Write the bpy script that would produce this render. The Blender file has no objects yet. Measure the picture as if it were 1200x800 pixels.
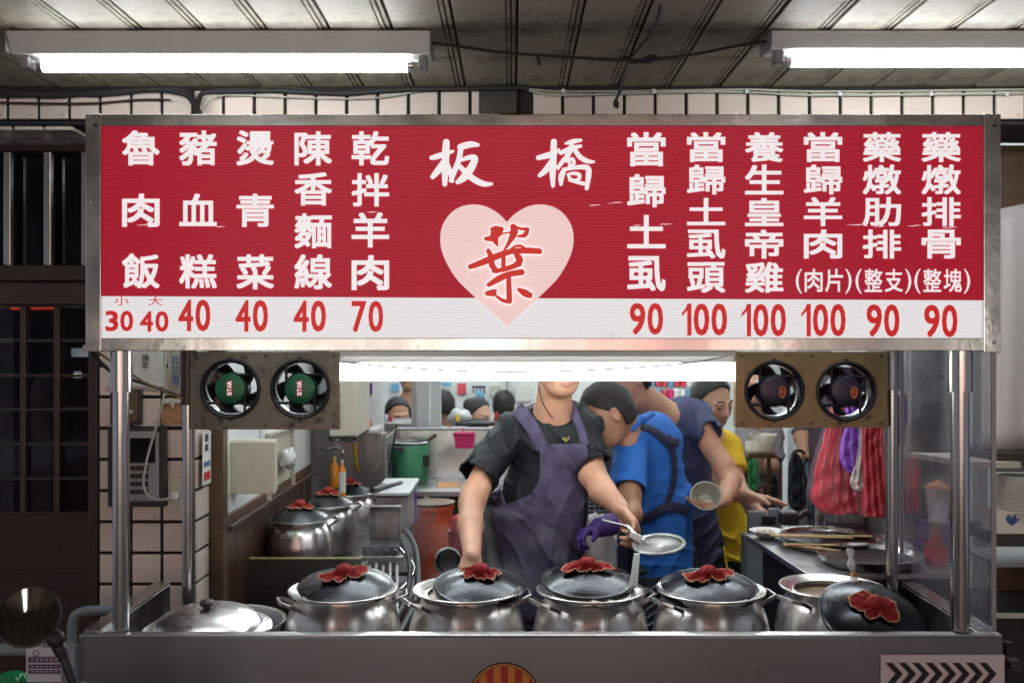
import bpy, bmesh, math, random
import numpy as np
from mathutils import Vector, Matrix, Quaternion

random.seed(7)
S = bpy.context.scene
COL = S.collection
R = math.radians
EYE = 1.6
F = 1150.0          # focal length in photo pixels (1200 px wide)

def W(px, py, Y):
    return Vector(((px - 600) / F * Y, Y, EYE - (py - 400) / F * Y))

# ------------------------------------------------------------------ camera
cam_data = bpy.data.cameras.new('camera')
cam_data.sensor_width = 36
cam_data.lens = 36 * F / 1200
cam_data.clip_start = 0.05
cam_data.clip_end = 200
cam = bpy.data.objects.new('camera', cam_data)
COL.objects.link(cam)
cam.location = (0, 0, EYE)
cam.rotation_euler = (R(90), 0, 0)
cam_data.dof.use_dof = True
cam_data.dof.focus_distance = 2.75
cam_data.dof.aperture_fstop = 5.0
S.camera = cam

# ------------------------------------------------------------------ world: night street, faint sky glow
wd = bpy.data.worlds.new('World')
S.world = wd
wd.use_nodes = True
nt = wd.node_tree
bg = nt.nodes['Background']
bg.inputs['Color'].default_value = (0.8, 0.85, 1.0, 1)
bg.inputs['Strength'].default_value = 0.13
S.view_settings.view_transform = 'Standard'
S.view_settings.look = 'None'
S.view_settings.exposure = 1.5
S.view_settings.gamma = 1.0
S.cycles.max_bounces = 7
S.cycles.diffuse_bounces = 3
S.cycles.glossy_bounces = 4
S.cycles.transmission_bounces = 6
S.cycles.transparent_max_bounces = 8
S.cycles.sample_clamp_indirect = 4
S.cycles.caustics_reflective = False
S.cycles.caustics_refractive = False

TUBE_E = 14.0       # street side ceiling tubes
BATTEN_E = 7.5      # lamp hung under the sign
SHOP_E = 34.0        # tubes in the dining room

# ------------------------------------------------------------------ materials
MATS = {}
def mat(name, col, rough=0.5, metal=0.0, var=0.0, vscale=8.0, bump=0.0, bscale=60.0, spec=0.5,
        dirt=None, dscale=14.0, dpos=0.62, dwid=0.08, objrand=0.0, rvar=0.0, stretch=None, coat=0.0, emit=0.0,
        sss=0.0, aniso=0.0, sheen=0.0):
    m = bpy.data.materials.new(name)
    m.use_nodes = True
    t = m.node_tree
    n = t.nodes; l = t.links
    b = n['Principled BSDF']
    b.inputs['Base Color'].default_value = (*col, 1)
    b.inputs['Roughness'].default_value = rough
    b.inputs['Metallic'].default_value = metal
    b.inputs['Specular IOR Level'].default_value = spec
    if coat: b.inputs['Coat Weight'].default_value = coat; b.inputs['Coat Roughness'].default_value = 0.1
    if emit:
        b.inputs['Emission Color'].default_value = (*col, 1); b.inputs['Emission Strength'].default_value = emit
    if sss:
        b.inputs['Subsurface Weight'].default_value = sss
        b.inputs['Subsurface Radius'].default_value = (0.02, 0.008, 0.004)
        b.inputs['Subsurface Scale'].default_value = 0.5
    if aniso:
        b.inputs['Anisotropic'].default_value = aniso; b.inputs['Anisotropic Rotation'].default_value = 0.25
        tg = n.new('ShaderNodeTangent'); tg.direction_type = 'RADIAL'; tg.axis = 'Z'; l.new(tg.outputs[0], b.inputs['Tangent'])
    if sheen and False: b.inputs['Sheen Weight'].default_value = sheen
    tc = n.new('ShaderNodeTexCoord')
    vec = tc.outputs['Object']
    if stretch:
        mp = n.new('ShaderNodeMapping'); mp.inputs['Scale'].default_value = stretch
        l.new(vec, mp.inputs[0]); svec = mp.outputs[0]
    else: svec = vec
    cur = None
    if var or objrand:
        nz = n.new('ShaderNodeTexNoise'); nz.inputs['Scale'].default_value = vscale; nz.inputs['Detail'].default_value = 6
        nz.inputs['Roughness'].default_value = 0.65
        l.new(svec, nz.inputs['Vector'])
        hsv = n.new('ShaderNodeHueSaturation'); hsv.inputs['Color'].default_value = (*col, 1)
        mr = n.new('ShaderNodeMapRange')
        mr.inputs[1].default_value = 0.25; mr.inputs[2].default_value = 0.75
        mr.inputs[3].default_value = 1 - var; mr.inputs[4].default_value = 1 + var
        l.new(nz.outputs['Fac'], mr.inputs[0])
        v = mr.outputs[0]
        if objrand:
            oi = n.new('ShaderNodeObjectInfo')
            m2 = n.new('ShaderNodeMapRange'); m2.inputs[3].default_value = 1 - objrand; m2.inputs[4].default_value = 1 + objrand
            l.new(oi.outputs['Random'], m2.inputs[0])
            mu = n.new('ShaderNodeMath'); mu.operation = 'MULTIPLY'
            l.new(v, mu.inputs[0]); l.new(m2.outputs[0], mu.inputs[1]); v = mu.outputs[0]
        l.new(v, hsv.inputs['Value'])
        cur = hsv.outputs[0]
    if dirt:
        nd = n.new('ShaderNodeTexNoise'); nd.inputs['Scale'].default_value = dscale; nd.inputs['Detail'].default_value = 8
        nd.inputs['Roughness'].default_value = 0.7
        l.new(vec, nd.inputs['Vector'])
        mr = n.new('ShaderNodeMapRange'); mr.inputs[1].default_value = dpos - dwid; mr.inputs[2].default_value = dpos + dwid
        l.new(nd.outputs['Fac'], mr.inputs[0])
        mx = n.new('ShaderNodeMix'); mx.data_type = 'RGBA'
        l.new(mr.outputs[0], mx.inputs[0])
        if cur: l.new(cur, mx.inputs[6])
        else: mx.inputs[6].default_value = (*col, 1)
        mx.inputs[7].default_value = (*dirt, 1)
        cur = mx.outputs[2]
    if cur: 
        l.new(cur, b.inputs['Base Color'])
        if emit: l.new(cur, b.inputs['Emission Color'])
    if rvar:
        nr = n.new('ShaderNodeTexNoise'); nr.inputs['Scale'].default_value = vscale * 0.7; nr.inputs['Detail'].default_value = 5
        l.new(svec, nr.inputs['Vector'])
        mr = n.new('ShaderNodeMapRange'); mr.inputs[1].default_value = .3; mr.inputs[2].default_value = .7
        mr.inputs[3].default_value = max(0.03, rough - rvar); mr.inputs[4].default_value = rough + rvar
        l.new(nr.outputs['Fac'], mr.inputs[0]); l.new(mr.outputs[0], b.inputs['Roughness'])
    if bump:
        nb = n.new('ShaderNodeTexNoise'); nb.inputs['Scale'].default_value = bscale; nb.inputs['Detail'].default_value = 4
        l.new(svec, nb.inputs['Vector'])
        bp = n.new('ShaderNodeBump'); bp.inputs['Strength'].default_value = bump; bp.inputs['Distance'].default_value = 0.004
        l.new(nb.outputs['Fac'], bp.inputs['Height']); l.new(bp.outputs[0], b.inputs['Normal'])
    MATS[name] = m
    return m

def emis(name, col, strength):
    m = bpy.data.materials.new(name); m.use_nodes = True
    t = m.node_tree; t.nodes.remove(t.nodes['Principled BSDF'])
    e = t.nodes.new('ShaderNodeEmission'); e.inputs[0].default_value = (*col, 1); e.inputs[1].default_value = strength
    t.links.new(e.outputs[0], t.nodes['Material Output'].inputs[0])
    MATS[name] = m
    return m

def clear(name, col, rough, alpha, tint=(1, 1, 1), bump=0.0, bscale=20):
    """thin clear sheet: transparent mixed with a glossy, slightly milky surface"""
    m = bpy.data.materials.new(name); m.use_nodes = True
    t = m.node_tree; n = t.nodes; l = t.links
    b = n['Principled BSDF']
    b.inputs['Base Color'].default_value = (*col, 1); b.inputs['Roughness'].default_value = rough
    tr = n.new('ShaderNodeBsdfTransparent'); tr.inputs[0].default_value = (*tint, 1)
    mx = n.new('ShaderNodeMixShader')
    nz = n.new('ShaderNodeTexNoise'); nz.inputs['Scale'].default_value = 5; nz.inputs['Detail'].default_value = 7
    tc = n.new('ShaderNodeTexCoord'); l.new(tc.outputs['Object'], nz.inputs['Vector'])
    mr = n.new('ShaderNodeMapRange'); mr.inputs[1].default_value = .3; mr.inputs[2].default_value = .75
    mr.inputs[3].default_value = alpha * 0.5; mr.inputs[4].default_value = alpha * 1.6
    l.new(nz.outputs['Fac'], mr.inputs[0])
    l.new(mr.outputs[0], mx.inputs[0]); l.new(tr.outputs[0], mx.inputs[1]); l.new(b.outputs[0], mx.inputs[2])
    if bump:
        nb = n.new('ShaderNodeTexNoise'); nb.inputs['Scale'].default_value = bscale; nb.inputs['Detail'].default_value = 5
        l.new(tc.outputs['Object'], nb.inputs['Vector'])
        bp = n.new('ShaderNodeBump'); bp.inputs['Strength'].default_value = bump; bp.inputs['Distance'].default_value = 0.01
        l.new(nb.outputs['Fac'], bp.inputs['Height']); l.new(bp.outputs[0], b.inputs['Normal'])
    l.new(mx.outputs[0], n['Material Output'].inputs[0])
    MATS[name] = m
    return m

# ------------------------------------------------------------------ mesh builder
class MB:
    def __init__(s): s.v = []; s.f = []
    def add(s, vs, fs):
        o = len(s.v); s.v += [Vector(p) for p in vs]; s.f += [tuple(i + o for i in f) for f in fs]; return s
    def box(s, a, b, rot=None, c=None):
        x0, y0, z0 = a; x1, y1, z1 = b
        vs = [Vector(p) for p in ((x0,y0,z0),(x1,y0,z0),(x1,y1,z0),(x0,y1,z0),(x0,y0,z1),(x1,y0,z1),(x1,y1,z1),(x0,y1,z1))]
        if rot is not None:
            cc = Vector(c) if c is not None else (Vector(a) + Vector(b)) / 2
            vs = [rot @ (p - cc) + cc for p in vs]
        return s.add(vs, [(0,3,2,1),(4,5,6,7),(0,1,5,4),(1,2,6,5),(2,3,7,6),(3,0,4,7)])
    def ring(s, c, ax, r, n, ux=None):
        ax = Vector(ax).normalized()
        u = ux if ux is not None else (ax.orthogonal().normalized())
        v = ax.cross(u)
        return [Vector(c) + r * (math.cos(2*math.pi*i/n) * u + math.sin(2*math.pi*i/n) * v) for i in range(n)]
    def cyl(s, a, b, r0, r1=None, n=20, caps=True):
        a = Vector(a); b = Vector(b); r1 = r0 if r1 is None else r1
        ax = (b - a).normalized(); u = ax.orthogonal().normalized()
        vs = s.ring(a, ax, r0, n, u) + s.ring(b, ax, r1, n, u)
        fs = [(i, (i+1) % n, n + (i+1) % n, n + i) for i in range(n)]
        if caps: fs += [tuple(range(n-1, -1, -1)), tuple(range(n, 2*n))]
        return s.add(vs, fs)
    def lathe(s, prof, n=40, M=None, close=False):
        """prof: (r,z) points, about z"""
        vs = []; fs = []
        for r, z in prof:
            for i in range(n):
                a = 2*math.pi*i/n; vs.append(Vector((r*math.cos(a), r*math.sin(a), z)))
        m = len(prof)
        for j in range(m - 1 + (1 if close else 0)):
            j2 = (j + 1) % m
            for i in range(n):
                k = (i+1) % n
                fs.append((j*n+i, j*n+k, j2*n+k, j2*n+i))
        if not close:
            if prof[0][0] > 1e-5: fs.append(tuple(range(n-1, -1, -1)))
            if prof[-1][0] > 1e-5: fs.append(tuple((m-1)*n + i for i in range(n)))
        if M is not None: vs = [M @ p for p in vs]
        return s.add(vs, fs)
    def tube(s, pts, r, n=8, closed=False, sub=0):
        pts = [Vector(p) for p in pts]
        if sub: pts = smooth_path(pts, sub)
        m = len(pts); u = None; rings = []
        for i, p in enumerate(pts):
            if closed: t = pts[(i+1) % m] - pts[i-1]
            else: t = pts[min(i+1, m-1)] - pts[max(i-1, 0)]
            t.normalize()
            if u is None: u = t.orthogonal().normalized()
            else:
                u = (u - t * u.dot(t))
                u = u.normalized() if u.length > 1e-6 else t.orthogonal().normalized()
            rr = r[i * (len(r)-1) // max(1, m-1)] if isinstance(r, (list, tuple)) else r
            rings.append(s.ring(p, t, rr, n, u))
        vs = [p for rg in rings for p in rg]; fs = []
        for j in range(m if closed else m - 1):
            j2 = (j+1) % m
            for i in range(n):
                k = (i+1) % n; fs.append((j*n+i, j*n+k, j2*n+k, j2*n+i))
        if not closed: fs += [tuple(range(n-1, -1, -1)), tuple((m-1)*n + i for i in range(n))]
        return s.add(vs, fs)
    def ball(s, c, r, n=20, m=12, M=None):
        rr = (r, r, r) if not isinstance(r, (tuple, list)) else r
        vs = []; fs = []
        for j in range(m + 1):
            ph = math.pi * j / m
            for i in range(n):
                a = 2*math.pi*i/n
                p = Vector((rr[0]*math.sin(ph)*math.cos(a), rr[1]*math.sin(ph)*math.sin(a), rr[2]*math.cos(ph)))
                if M is not None: p = M @ p
                vs.append(Vector(c) + p)
        for j in range(m):
            for i in range(n):
                k = (i+1) % n; fs.append((j*n+i, (j+1)*n+i, (j+1)*n+k, j*n+k))
        return s.add(vs, fs)
    def prism(s, pts, d):
        """closed outline pts extruded along d"""
        n = len(pts); pts = [Vector(p) for p in pts]; d = Vector(d)
        return s.add(pts + [p + d for p in pts], [tuple(range(n-1, -1, -1)), tuple(range(n, 2*n))] + [(i, (i+1) % n, n + (i+1) % n, n + i) for i in range(n)])
    def grid(s, P, nu, nv, closed_u=False):
        """P: list rows nv of nu"""
        fs = []
        for j in range(nv - 1):
            for i in range(nu - (0 if closed_u else 1)):
                k = (i+1) % nu; fs.append((j*nu+i, j*nu+k, (j+1)*nu+k, (j+1)*nu+i))
        return s.add(P, fs)

def smooth_path(pts, sub):
    out = []
    n = len(pts)
    for i in range(n - 1):
        p0 = pts[max(i-1, 0)]; p1 = pts[i]; p2 = pts[i+1]; p3 = pts[min(i+2, n-1)]
        for k in range(sub):
            t = k / sub
            out.append(0.5 * ((2*p1) + (-p0 + p2)*t + (2*p0 - 5*p1 + 4*p2 - p3)*t*t + (-p0 + 3*p1 - 3*p2 + p3)*t*t*t))
    out.append(pts[-1])
    return out

def wloc(o):
    p = Vector((0, 0, 0))
    while o is not None:
        p += Vector(o.location); o = o.parent
    return p

def build(name, mb, m, parent=None, smooth=False, bevel=0.0, local=False, solid=0.0, at=None, seg=2, angle=40):
    me = bpy.data.meshes.new(name)
    if isinstance(mb, MB): vs, fs = mb.v, mb.f
    else: vs, fs = mb
    off = Vector((0, 0, 0))
    if at is not None: off = Vector(at)
    pw = wloc(parent) if (parent is not None and not local) else Vector((0, 0, 0))
    tot = off if at is not None else pw
    if local: tot = Vector((0, 0, 0))
    if isinstance(vs, np.ndarray):
        me.from_pydata((vs - np.array(tot)).tolist(), [], fs.tolist())
    else:
        me.from_pydata([tuple(p - tot) for p in vs], [], fs)
    o = bpy.data.objects.new(name, me)
    COL.objects.link(o)
    if parent is not None: o.parent = parent
    if at is not None and not local: o.location = off - pw
    me.materials.append(m if not isinstance(m, str) else MATS[m])
    if smooth:
        me.shade_smooth()
        if smooth != 'all':
            bm = bmesh.new(); bm.from_mesh(me)
            bmesh.ops.remove_doubles(bm, verts=bm.verts, dist=1e-6)
            bmesh.ops.recalc_face_normals(bm, faces=bm.faces)
            for e in bm.edges:
                if len(e.link_faces) == 2 and e.calc_face_angle(0) > R(angle): e.smooth = False
            bm.to_mesh(me); bm.free()
            me.shade_smooth() if False else None
    if bevel:
        md = o.modifiers.new('bevel', 'BEVEL'); md.width = bevel; md.segments = seg; md.limit_method = 'ANGLE'; md.angle_limit = R(35)
    if solid:
        md = o.modifiers.new('solid', 'SOLIDIFY'); md.thickness = solid; md.offset = 0
    return o

def tag(o, label=None, cat=None, group=None, kind=None):
    if label: o['label'] = label
    if cat: o['category'] = cat
    if group: o['group'] = group
    if kind: o['kind'] = kind
    return o

def thing(name, label, cat, loc=(0, 0, 0), group=None, kind=None):
    o = bpy.data.objects.new(name, None)
    COL.objects.link(o); o.location = loc; o.empty_display_size = 0.1
    return tag(o, label, cat, group, kind)

def dup(root, loc, rotz=None, label=None, group=None, mats=None):
    def cp(o, par):
        c = o.copy(); COL.objects.link(c); c.parent = par
        for k in o.children: cp(k, c)
        return c
    r = cp(root, None); r.location = loc
    if rotz is not None: r.rotation_euler = (0, 0, rotz)
    if label: r['label'] = label
    if group: r['group'] = group
    return r

def structure(o, label=None): 
    o['kind'] = 'structure'
    return o

# ------------------------------------------------------------------ glyphs (Blender's bundled font covers CJK)
def glyph(mb, ch, x0, y0, x1, y1, Y, bold=0.03, fit=True, flip=None):
    P0 = W(x0, y1, Y); P1 = W(x1, y0, Y)
    wd_, ht_ = P1.x - P0.x, P1.z - P0.z
    if ch == '1':
        o = [(.0, .70), (.42, .86), (.58, 1.0), (1.0, 1.0), (1.0, 0), (.56, 0), (.56, .78), (.0, .60)]
        mb.add([Vector((P0.x + wd_*u, Y, P0.z + ht_*w)) for u, w in o], [(0, 1, 6, 7), (1, 2, 3, 6), (3, 4, 5, 6)]); return
    cu = bpy.data.curves.new('t', 'FONT'); cu.body = ch; cu.size = 1.0; cu.resolution_u = 3; cu.fill_mode = 'FRONT'
    ob = bpy.data.objects.new('t', cu); COL.objects.link(ob)
    dg = bpy.context.evaluated_depsgraph_get(); dg.update()
    me = bpy.data.meshes.new_from_object(ob.evaluated_get(dg))
    vs = [v.co.copy() for v in me.vertices]; fs = [tuple(p.vertices) for p in me.polygons]
    bpy.data.objects.remove(ob); bpy.data.curves.remove(cu); bpy.data.meshes.remove(me)
    if not vs: return
    ax = min(v.x for v in vs); bx = max(v.x for v in vs); ay = min(v.y for v in vs); by = max(v.y for v in vs)
    d = bold * .62 * min(abs(wd_), abs(ht_)) / max(.3, min(bx - ax, by - ay)) if bold else 0
    k = 0
    for dx, dz in ([(0, 0)] + ([(d*a, d*b) for a in (-1, 0, 1) for b in (-1, 0, 1) if a or b] if bold else [])):
        out = []
        for v in vs:
            u = (v.x - ax) / (bx - ax); w = (v.y - ay) / (by - ay)
            if flip == 'cw': u, w = w, 1 - u
            elif flip == 'ccw': u, w = 1 - w, u
            out.append(Vector((P0.x + d + (wd_ - 2*d) * u + dx, Y - .00001*k, P0.z + d + (ht_ - 2*d) * w + dz)))
        mb.add(out, fs); k += 1

def stroke(mb, pts, org, sc, Y, grow=0.0):
    P = [Vector((x, y, w + grow)) for x, y, w in pts]
    P = smooth_path(P, 6)
    L = []; Rr = []
    n = len(P)
    for i, p in enumerate(P):
        t = P[min(i+1, n-1)] - P[max(i-1, 0)]; t.z = 0; t.normalize()
        nn = Vector((-t.y, t.x, 0)); h = max(p.z, 3) / 2
        L.append(p + nn * h); Rr.append(p - nn * h)
    def cap(p, t, h, s0):
        nn = Vector((-t.y, t.x, 0)); return [p + h * (math.cos(a) * nn * s0 + math.sin(a) * t) for a in (R(36), R(72), R(108), R(144))]
    t0 = P[0] - P[1]; t0.z = 0; t0.normalize(); t1 = P[-1] - P[-2]; t1.z = 0; t1.normalize()
    def conv(p): 
        q = W(org[0] + p.x / sc, org[1] + p.y / sc, Y); return q
    vs = [conv(q) for q in L] + [conv(q) for q in Rr]
    mb.add(vs, [(i, i+1, n+i+1, n+i) for i in range(n-1)])
    for p, t in ((P[0], t0), (P[-1], t1)):
        h = max(p.z, 3) / 2; nn = Vector((-t.y, t.x, 0))
        pts2 = [p + h * (math.cos(a) * nn + math.sin(a) * t * 0.9) for a in [math.pi * k / 8 for k in range(9)]]
        mb.add([conv(q) for q in pts2], [tuple(range(9))])

# ------------------------------------------------------------------ signed distance bodies -> one continuous mesh
class SDF:
    def __init__(s, voxel=0.006): s.p = []; s.h = voxel
    def cone(s, a, b, r0, r1=None, k=0.02, sq=None, flat=0, sub=False):
        s.p.append(('c', np.array(a, float), np.array(b, float), r0, r0 if r1 is None else r1, k, sq, flat, sub)); return s
    def ell(s, c, r, M=None, k=0.02, sub=False):
        r = (r, r, r) if not isinstance(r, (tuple, list)) else r
        Mn = np.array(M.to_3x3(), float) if M is not None else np.eye(3)
        s.p.append(('e', np.array(c, float), np.array(r, float), Mn, k, sub)); return s
    def chain(s, pts, rs, k=0.015, **kw):
        for i in range(len(pts) - 1): s.cone(pts[i], pts[i+1], rs[i], rs[i+1], k, **kw)
        return s
    def field(s, post=None):
        lo = np.full(3, 1e9); hi = np.full(3, -1e9)
        for p in s.p:
            if p[-1]: continue
            if p[0] == 'c':
                r = max(p[3], p[4]) * 1.05
                lo = np.minimum(lo, np.minimum(p[1], p[2]) - r); hi = np.maximum(hi, np.maximum(p[1], p[2]) + r)
            else:
                r = p[2].max(); lo = np.minimum(lo, p[1] - r); hi = np.maximum(hi, p[1] + r)
        h = s.h; lo -= 3*h + .012; hi += 3*h + .012
        n = np.ceil((hi - lo) / h).astype(int) + 1
        D = np.full(n, 0.05, np.float32)
        ax = [lo[i] + h * np.arange(n[i]) for i in range(3)]
        for p in s.p:
            if p[0] == 'c': r = max(p[3], p[4]); mn = np.minimum(p[1], p[2]) - r; mx = np.maximum(p[1], p[2]) + r; k = p[5]
            else: r = p[2].max(); mn = p[1] - r; mx = p[1] + r; k = p[4]
            m = 0.05
            i0 = np.clip(((mn - m - lo) / h).astype(int), 0, n - 1); i1 = np.clip(((mx + m - lo) / h).astype(int) + 2, 1, n)
            X = ax[0][i0[0]:i1[0], None, None]; Y = ax[1][None, i0[1]:i1[1], None]; Z = ax[2][None, None, i0[2]:i1[2]]
            if p[0] == 'c':
                _, a, b, r0, r1, k, sq, flat, sub = p
                d = b - a; L2 = max(float(d @ d), 1e-9); L = math.sqrt(L2)
                qx, qy, qz = X - a[0], Y - a[1], Z - a[2]
                t0 = (qx*d[0] + qy*d[1] + qz*d[2]) / L2
                t = np.clip(t0, 0, 1)
                ex, ey, ez = qx - t*d[0], qy - t*d[1], qz - t*d[2]
                if sq is not None:
                    w, f = sq; c = (ex*w[0] + ey*w[1] + ez*w[2]) * (f - 1)
                    ex, ey, ez = ex + c*w[0], ey + c*w[1], ez + c*w[2]
                dd = np.sqrt(ex*ex + ey*ey + ez*ez) - (r0 + (r1 - r0) * t)
                if sq is not None: dd = dd / (1 + (sq[1]-1) * .4)
                if flat & 2: dd = np.maximum(dd, (t0 - 1) * L)
                if flat & 1: dd = np.maximum(dd, -t0 * L)
            else:
                _, c, rr, Mn, k, sub = p
                qx, qy, qz = X - c[0], Y - c[1], Z - c[2]
                u = (qx*Mn[0,0] + qy*Mn[1,0] + qz*Mn[2,0]) / rr[0]
                v = (qx*Mn[0,1] + qy*Mn[1,1] + qz*Mn[2,1]) / rr[1]
                w = (qx*Mn[0,2] + qy*Mn[1,2] + qz*Mn[2,2]) / rr[2]
                g = np.sqrt(u*u + v*v + w*w)
                g2 = np.sqrt((u/rr[0])**2 + (v/rr[1])**2 + (w/rr[2])**2) + 1e-9
                dd = g * (g - 1) / g2
            cur = D[i0[0]:i1[0], i0[1]:i1[1], i0[2]:i1[2]]
            if sub:
                hh = np.clip(0.5 - 0.5 * (cur + dd) / k, 0, 1)
                D[i0[0]:i1[0], i0[1]:i1[1], i0[2]:i1[2]] = cur * (1-hh) - dd * hh + k * hh * (1-hh)
            else:
                hh = np.clip(0.5 + 0.5 * (cur - dd) / k, 0, 1)
                D[i0[0]:i1[0], i0[1]:i1[1], i0[2]:i1[2]] = cur * (1-hh) + dd * hh - k * hh * (1-hh)
        if post is not None: D = post(D, ax[0][:, None, None], ax[1][None, :, None], ax[2][None, None, :]).astype(np.float32)
        s.D = D; s.lo = lo; s.ax = ax
        return D
    def mesh(s, post=None):
        D = s.field(post); h = s.h; lo = s.lo
        return surface_nets(D, lo, h)
    def front(s, x, z, off=0.006):
        """y of the camera-facing surface at world x, z"""
        D = s.D; h = s.h
        fi = (x - s.lo[0]) / h; fk = (z - s.lo[2]) / h
        i = int(np.clip(fi, 0, D.shape[0]-2)); k = int(np.clip(fk, 0, D.shape[2]-2)); a = fi - i; b = fk - k
        col = (D[i,:,k]*(1-a)*(1-b) + D[i+1,:,k]*a*(1-b) + D[i,:,k+1]*(1-a)*b + D[i+1,:,k+1]*a*b) - off
        idx = np.argmax(col < 0)
        if col[idx] >= 0 or idx == 0: return None
        t = col[idx-1] / (col[idx-1] - col[idx])
        return s.lo[1] + h * (idx - 1 + t)

def surface_nets(D, lo, h):
    ins = D < 0
    nx, ny, nz = D.shape
    c = np.zeros((nx-1, ny-1, nz-1), np.int8)
    for a in (0, 1):
        for b in (0, 1):
            for e in (0, 1): c += ins[a:nx-1+a, b:ny-1+b, e:nz-1+e]
    act = (c > 0) & (c < 8)
    I, J, K = np.nonzero(act)
    idx = np.full(act.shape, -1, np.int64); idx[I, J, K] = np.arange(len(I))
    P = np.zeros((len(I), 3)); cnt = np.zeros(len(I))
    base = np.stack([I, J, K], 1).astype(float)
    cs = [(0,0,0),(1,0,0),(0,1,0),(1,1,0),(0,0,1),(1,0,1),(0,1,1),(1,1,1)]
    V = [D[I+a, J+b, K+e] for a, b, e in cs]
    for p in range(8):
        for ax in range(3):
            if cs[p][ax]: continue
            q = p + (1 << ax)
            m = (V[p] < 0) != (V[q] < 0)
            t = V[p][m] / (V[p][m] - V[q][m])
            pt = np.tile(np.array(cs[p], float), (m.sum(), 1)); pt[:, ax] += t
            P[m] += pt; cnt[m] += 1
    P = (base + P / cnt[:, None]) * h + lo
    F = []
    # edges along x
    for ax in range(3):
        sl0 = [slice(1, -1)] * 3; sl0[ax] = slice(0, -1); sl1 = list(sl0); sl1[ax] = slice(1, None)
        A = ins[tuple(sl0)]; B = ins[tuple(sl1)]
        ch = np.argwhere(A != B)
        if len(ch) == 0: continue
        g = ch.copy(); o = [1, 1, 1]; o[ax] = 0; g = g + np.array(o)
        fl = A[ch[:, 0], ch[:, 1], ch[:, 2]]
        u, v = [(1, 2), (2, 0), (0, 1)][ax]
        def cell(du, dv):
            q = g.copy(); q[:, u] -= du; q[:, v] -= dv; return idx[q[:, 0], q[:, 1], q[:, 2]]
        q = np.stack([cell(1, 1), cell(0, 1), cell(0, 0), cell(1, 0)], 1)
        q[~fl] = q[~fl][:, ::-1]
        F.append(q)
    return P, np.concatenate(F)

def noise3(X, Y, Z, seed, freq):
    rs = np.random.RandomState(seed)
    out = 0
    for i in range(7):
        d = rs.normal(size=3); d /= np.linalg.norm(d); f = freq * (0.6 + 0.9 * rs.rand())
        out = out + np.sin(f * (d[0]*X + d[1]*Y + d[2]*Z) + rs.rand() * 6.28)
    return out / 7

def folds(seed, amp, freq=38, tilt=(0.5, 0.2, 1)):
    """soft sharp-crested creases with a wandering direction"""
    def post(D, X, Y, Z):
        w = noise3(X, Y, Z, seed, 13)
        w2 = noise3(X, Y, Z, seed + 2, 21)
        t = np.array(tilt, float); t /= np.linalg.norm(t)
        f = freq * 1.25
        r = 1 - np.abs(np.sin(f * (t[0]*X + t[1]*Y + t[2]*Z) + 6.5 * w))
        r3 = 1 - np.abs(np.sin(f * .8 * (-t[2]*.6*X + .4*Y + t[0]*Z) + 7.5 * w2 + 1.0))
        m = np.clip(0.45 + 1.6 * noise3(X, Y, Z, seed + 5, 9), 0, 1)
        m3 = np.clip(0.30 + 1.6 * noise3(X, Y, Z, seed + 7, 11), 0, 1)
        r2 = noise3(X, Y, Z, seed + 9, 75)
        return D - amp * 3.5 * (r**3 * m + .9 * r3**3 * m3 - .35) + amp * .35 * r2
    return post

def frame_from(f, up):
    f = Vector(f).normalized(); up = Vector(up)
    x = f.cross(up).normalized(); u = x.cross(f).normalized()
    return Matrix((x, f, u)).transposed()     # columns: right, forward, up
# ------------------------------------------------------------------ material library
mat('tile_pink', (0.72, 0.61, 0.53), 0.28, var=0.06, vscale=10, objrand=0.10, dirt=(0.22, 0.15, 0.11), dscale=22, dpos=0.68, dwid=0.06, bump=0.05, bscale=20)
mat('grout', (0.02, 0.017, 0.016), 0.9, var=0.3)
mat('ceiling_panel', (0.36, 0.315, 0.235), 0.7, var=0.16, vscale=5, dirt=(0.085, 0.06, 0.035), dscale=6, dpos=0.58, dwid=0.10, bump=0.35, bscale=70, objrand=0.16, rvar=0.12)
mat('ceiling_gap', (0.07, 0.055, 0.04), 0.9)
mat('lamp_white', (0.86, 0.86, 0.84), 0.35, var=0.05, dirt=(0.35, 0.3, 0.25), dscale=9, dpos=0.75)
mat('dark_plastic', (0.02, 0.02, 0.022), 0.45)
mat('steel', (0.60, 0.60, 0.59), 0.26, 1.0, var=0.10, vscale=7, rvar=0.10, bump=0.06, bscale=9)
mat('steel_frame', (0.62, 0.60, 0.58), 0.24, 1.0, var=0.10, vscale=6, rvar=0.08, bump=0.35, bscale=13, dirt=(0.16, 0.12, 0.09), dscale=18, dpos=0.72)
mat('steel_post', (0.47, 0.44, 0.42), 0.2, 1.0, var=0.10, vscale=6, rvar=0.06)
mat('steel_apron', (0.34, 0.345, 0.355), 0.30, 1.0, var=0.05, vscale=3, rvar=0.04, bump=0.05, bscale=2.5)
mat('steel_edge', (0.80, 0.80, 0.80), 0.30, 1.0)
mat('steel_pot', (0.72, 0.70, 0.665), 0.30, 1.0, var=0.14, vscale=9, rvar=0.05, stretch=(1, 1, 2.5), bump=0.08, bscale=9, dirt=(0.30, 0.22, 0.14), dscale=17, dpos=0.70, aniso=0.75)
mat('steel_dull', (0.36, 0.36, 0.36), 0.42, 1.0, var=0.2, vscale=5, rvar=0.12)
mat('steel_black', (0.07, 0.062, 0.055), 0.45, 0.7, var=0.3, vscale=7)
mat('lid_metal', (0.05, 0.054, 0.06), 0.26, 0.95, var=0.3, vscale=8, rvar=0.10)
mat('alu', (0.72, 0.72, 0.72), 0.28, 1.0, var=0.08, vscale=10, rvar=0.08)
mat('sign_red', (0.42, 0.010, 0.030), 0.32, emit=0.22)
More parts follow.
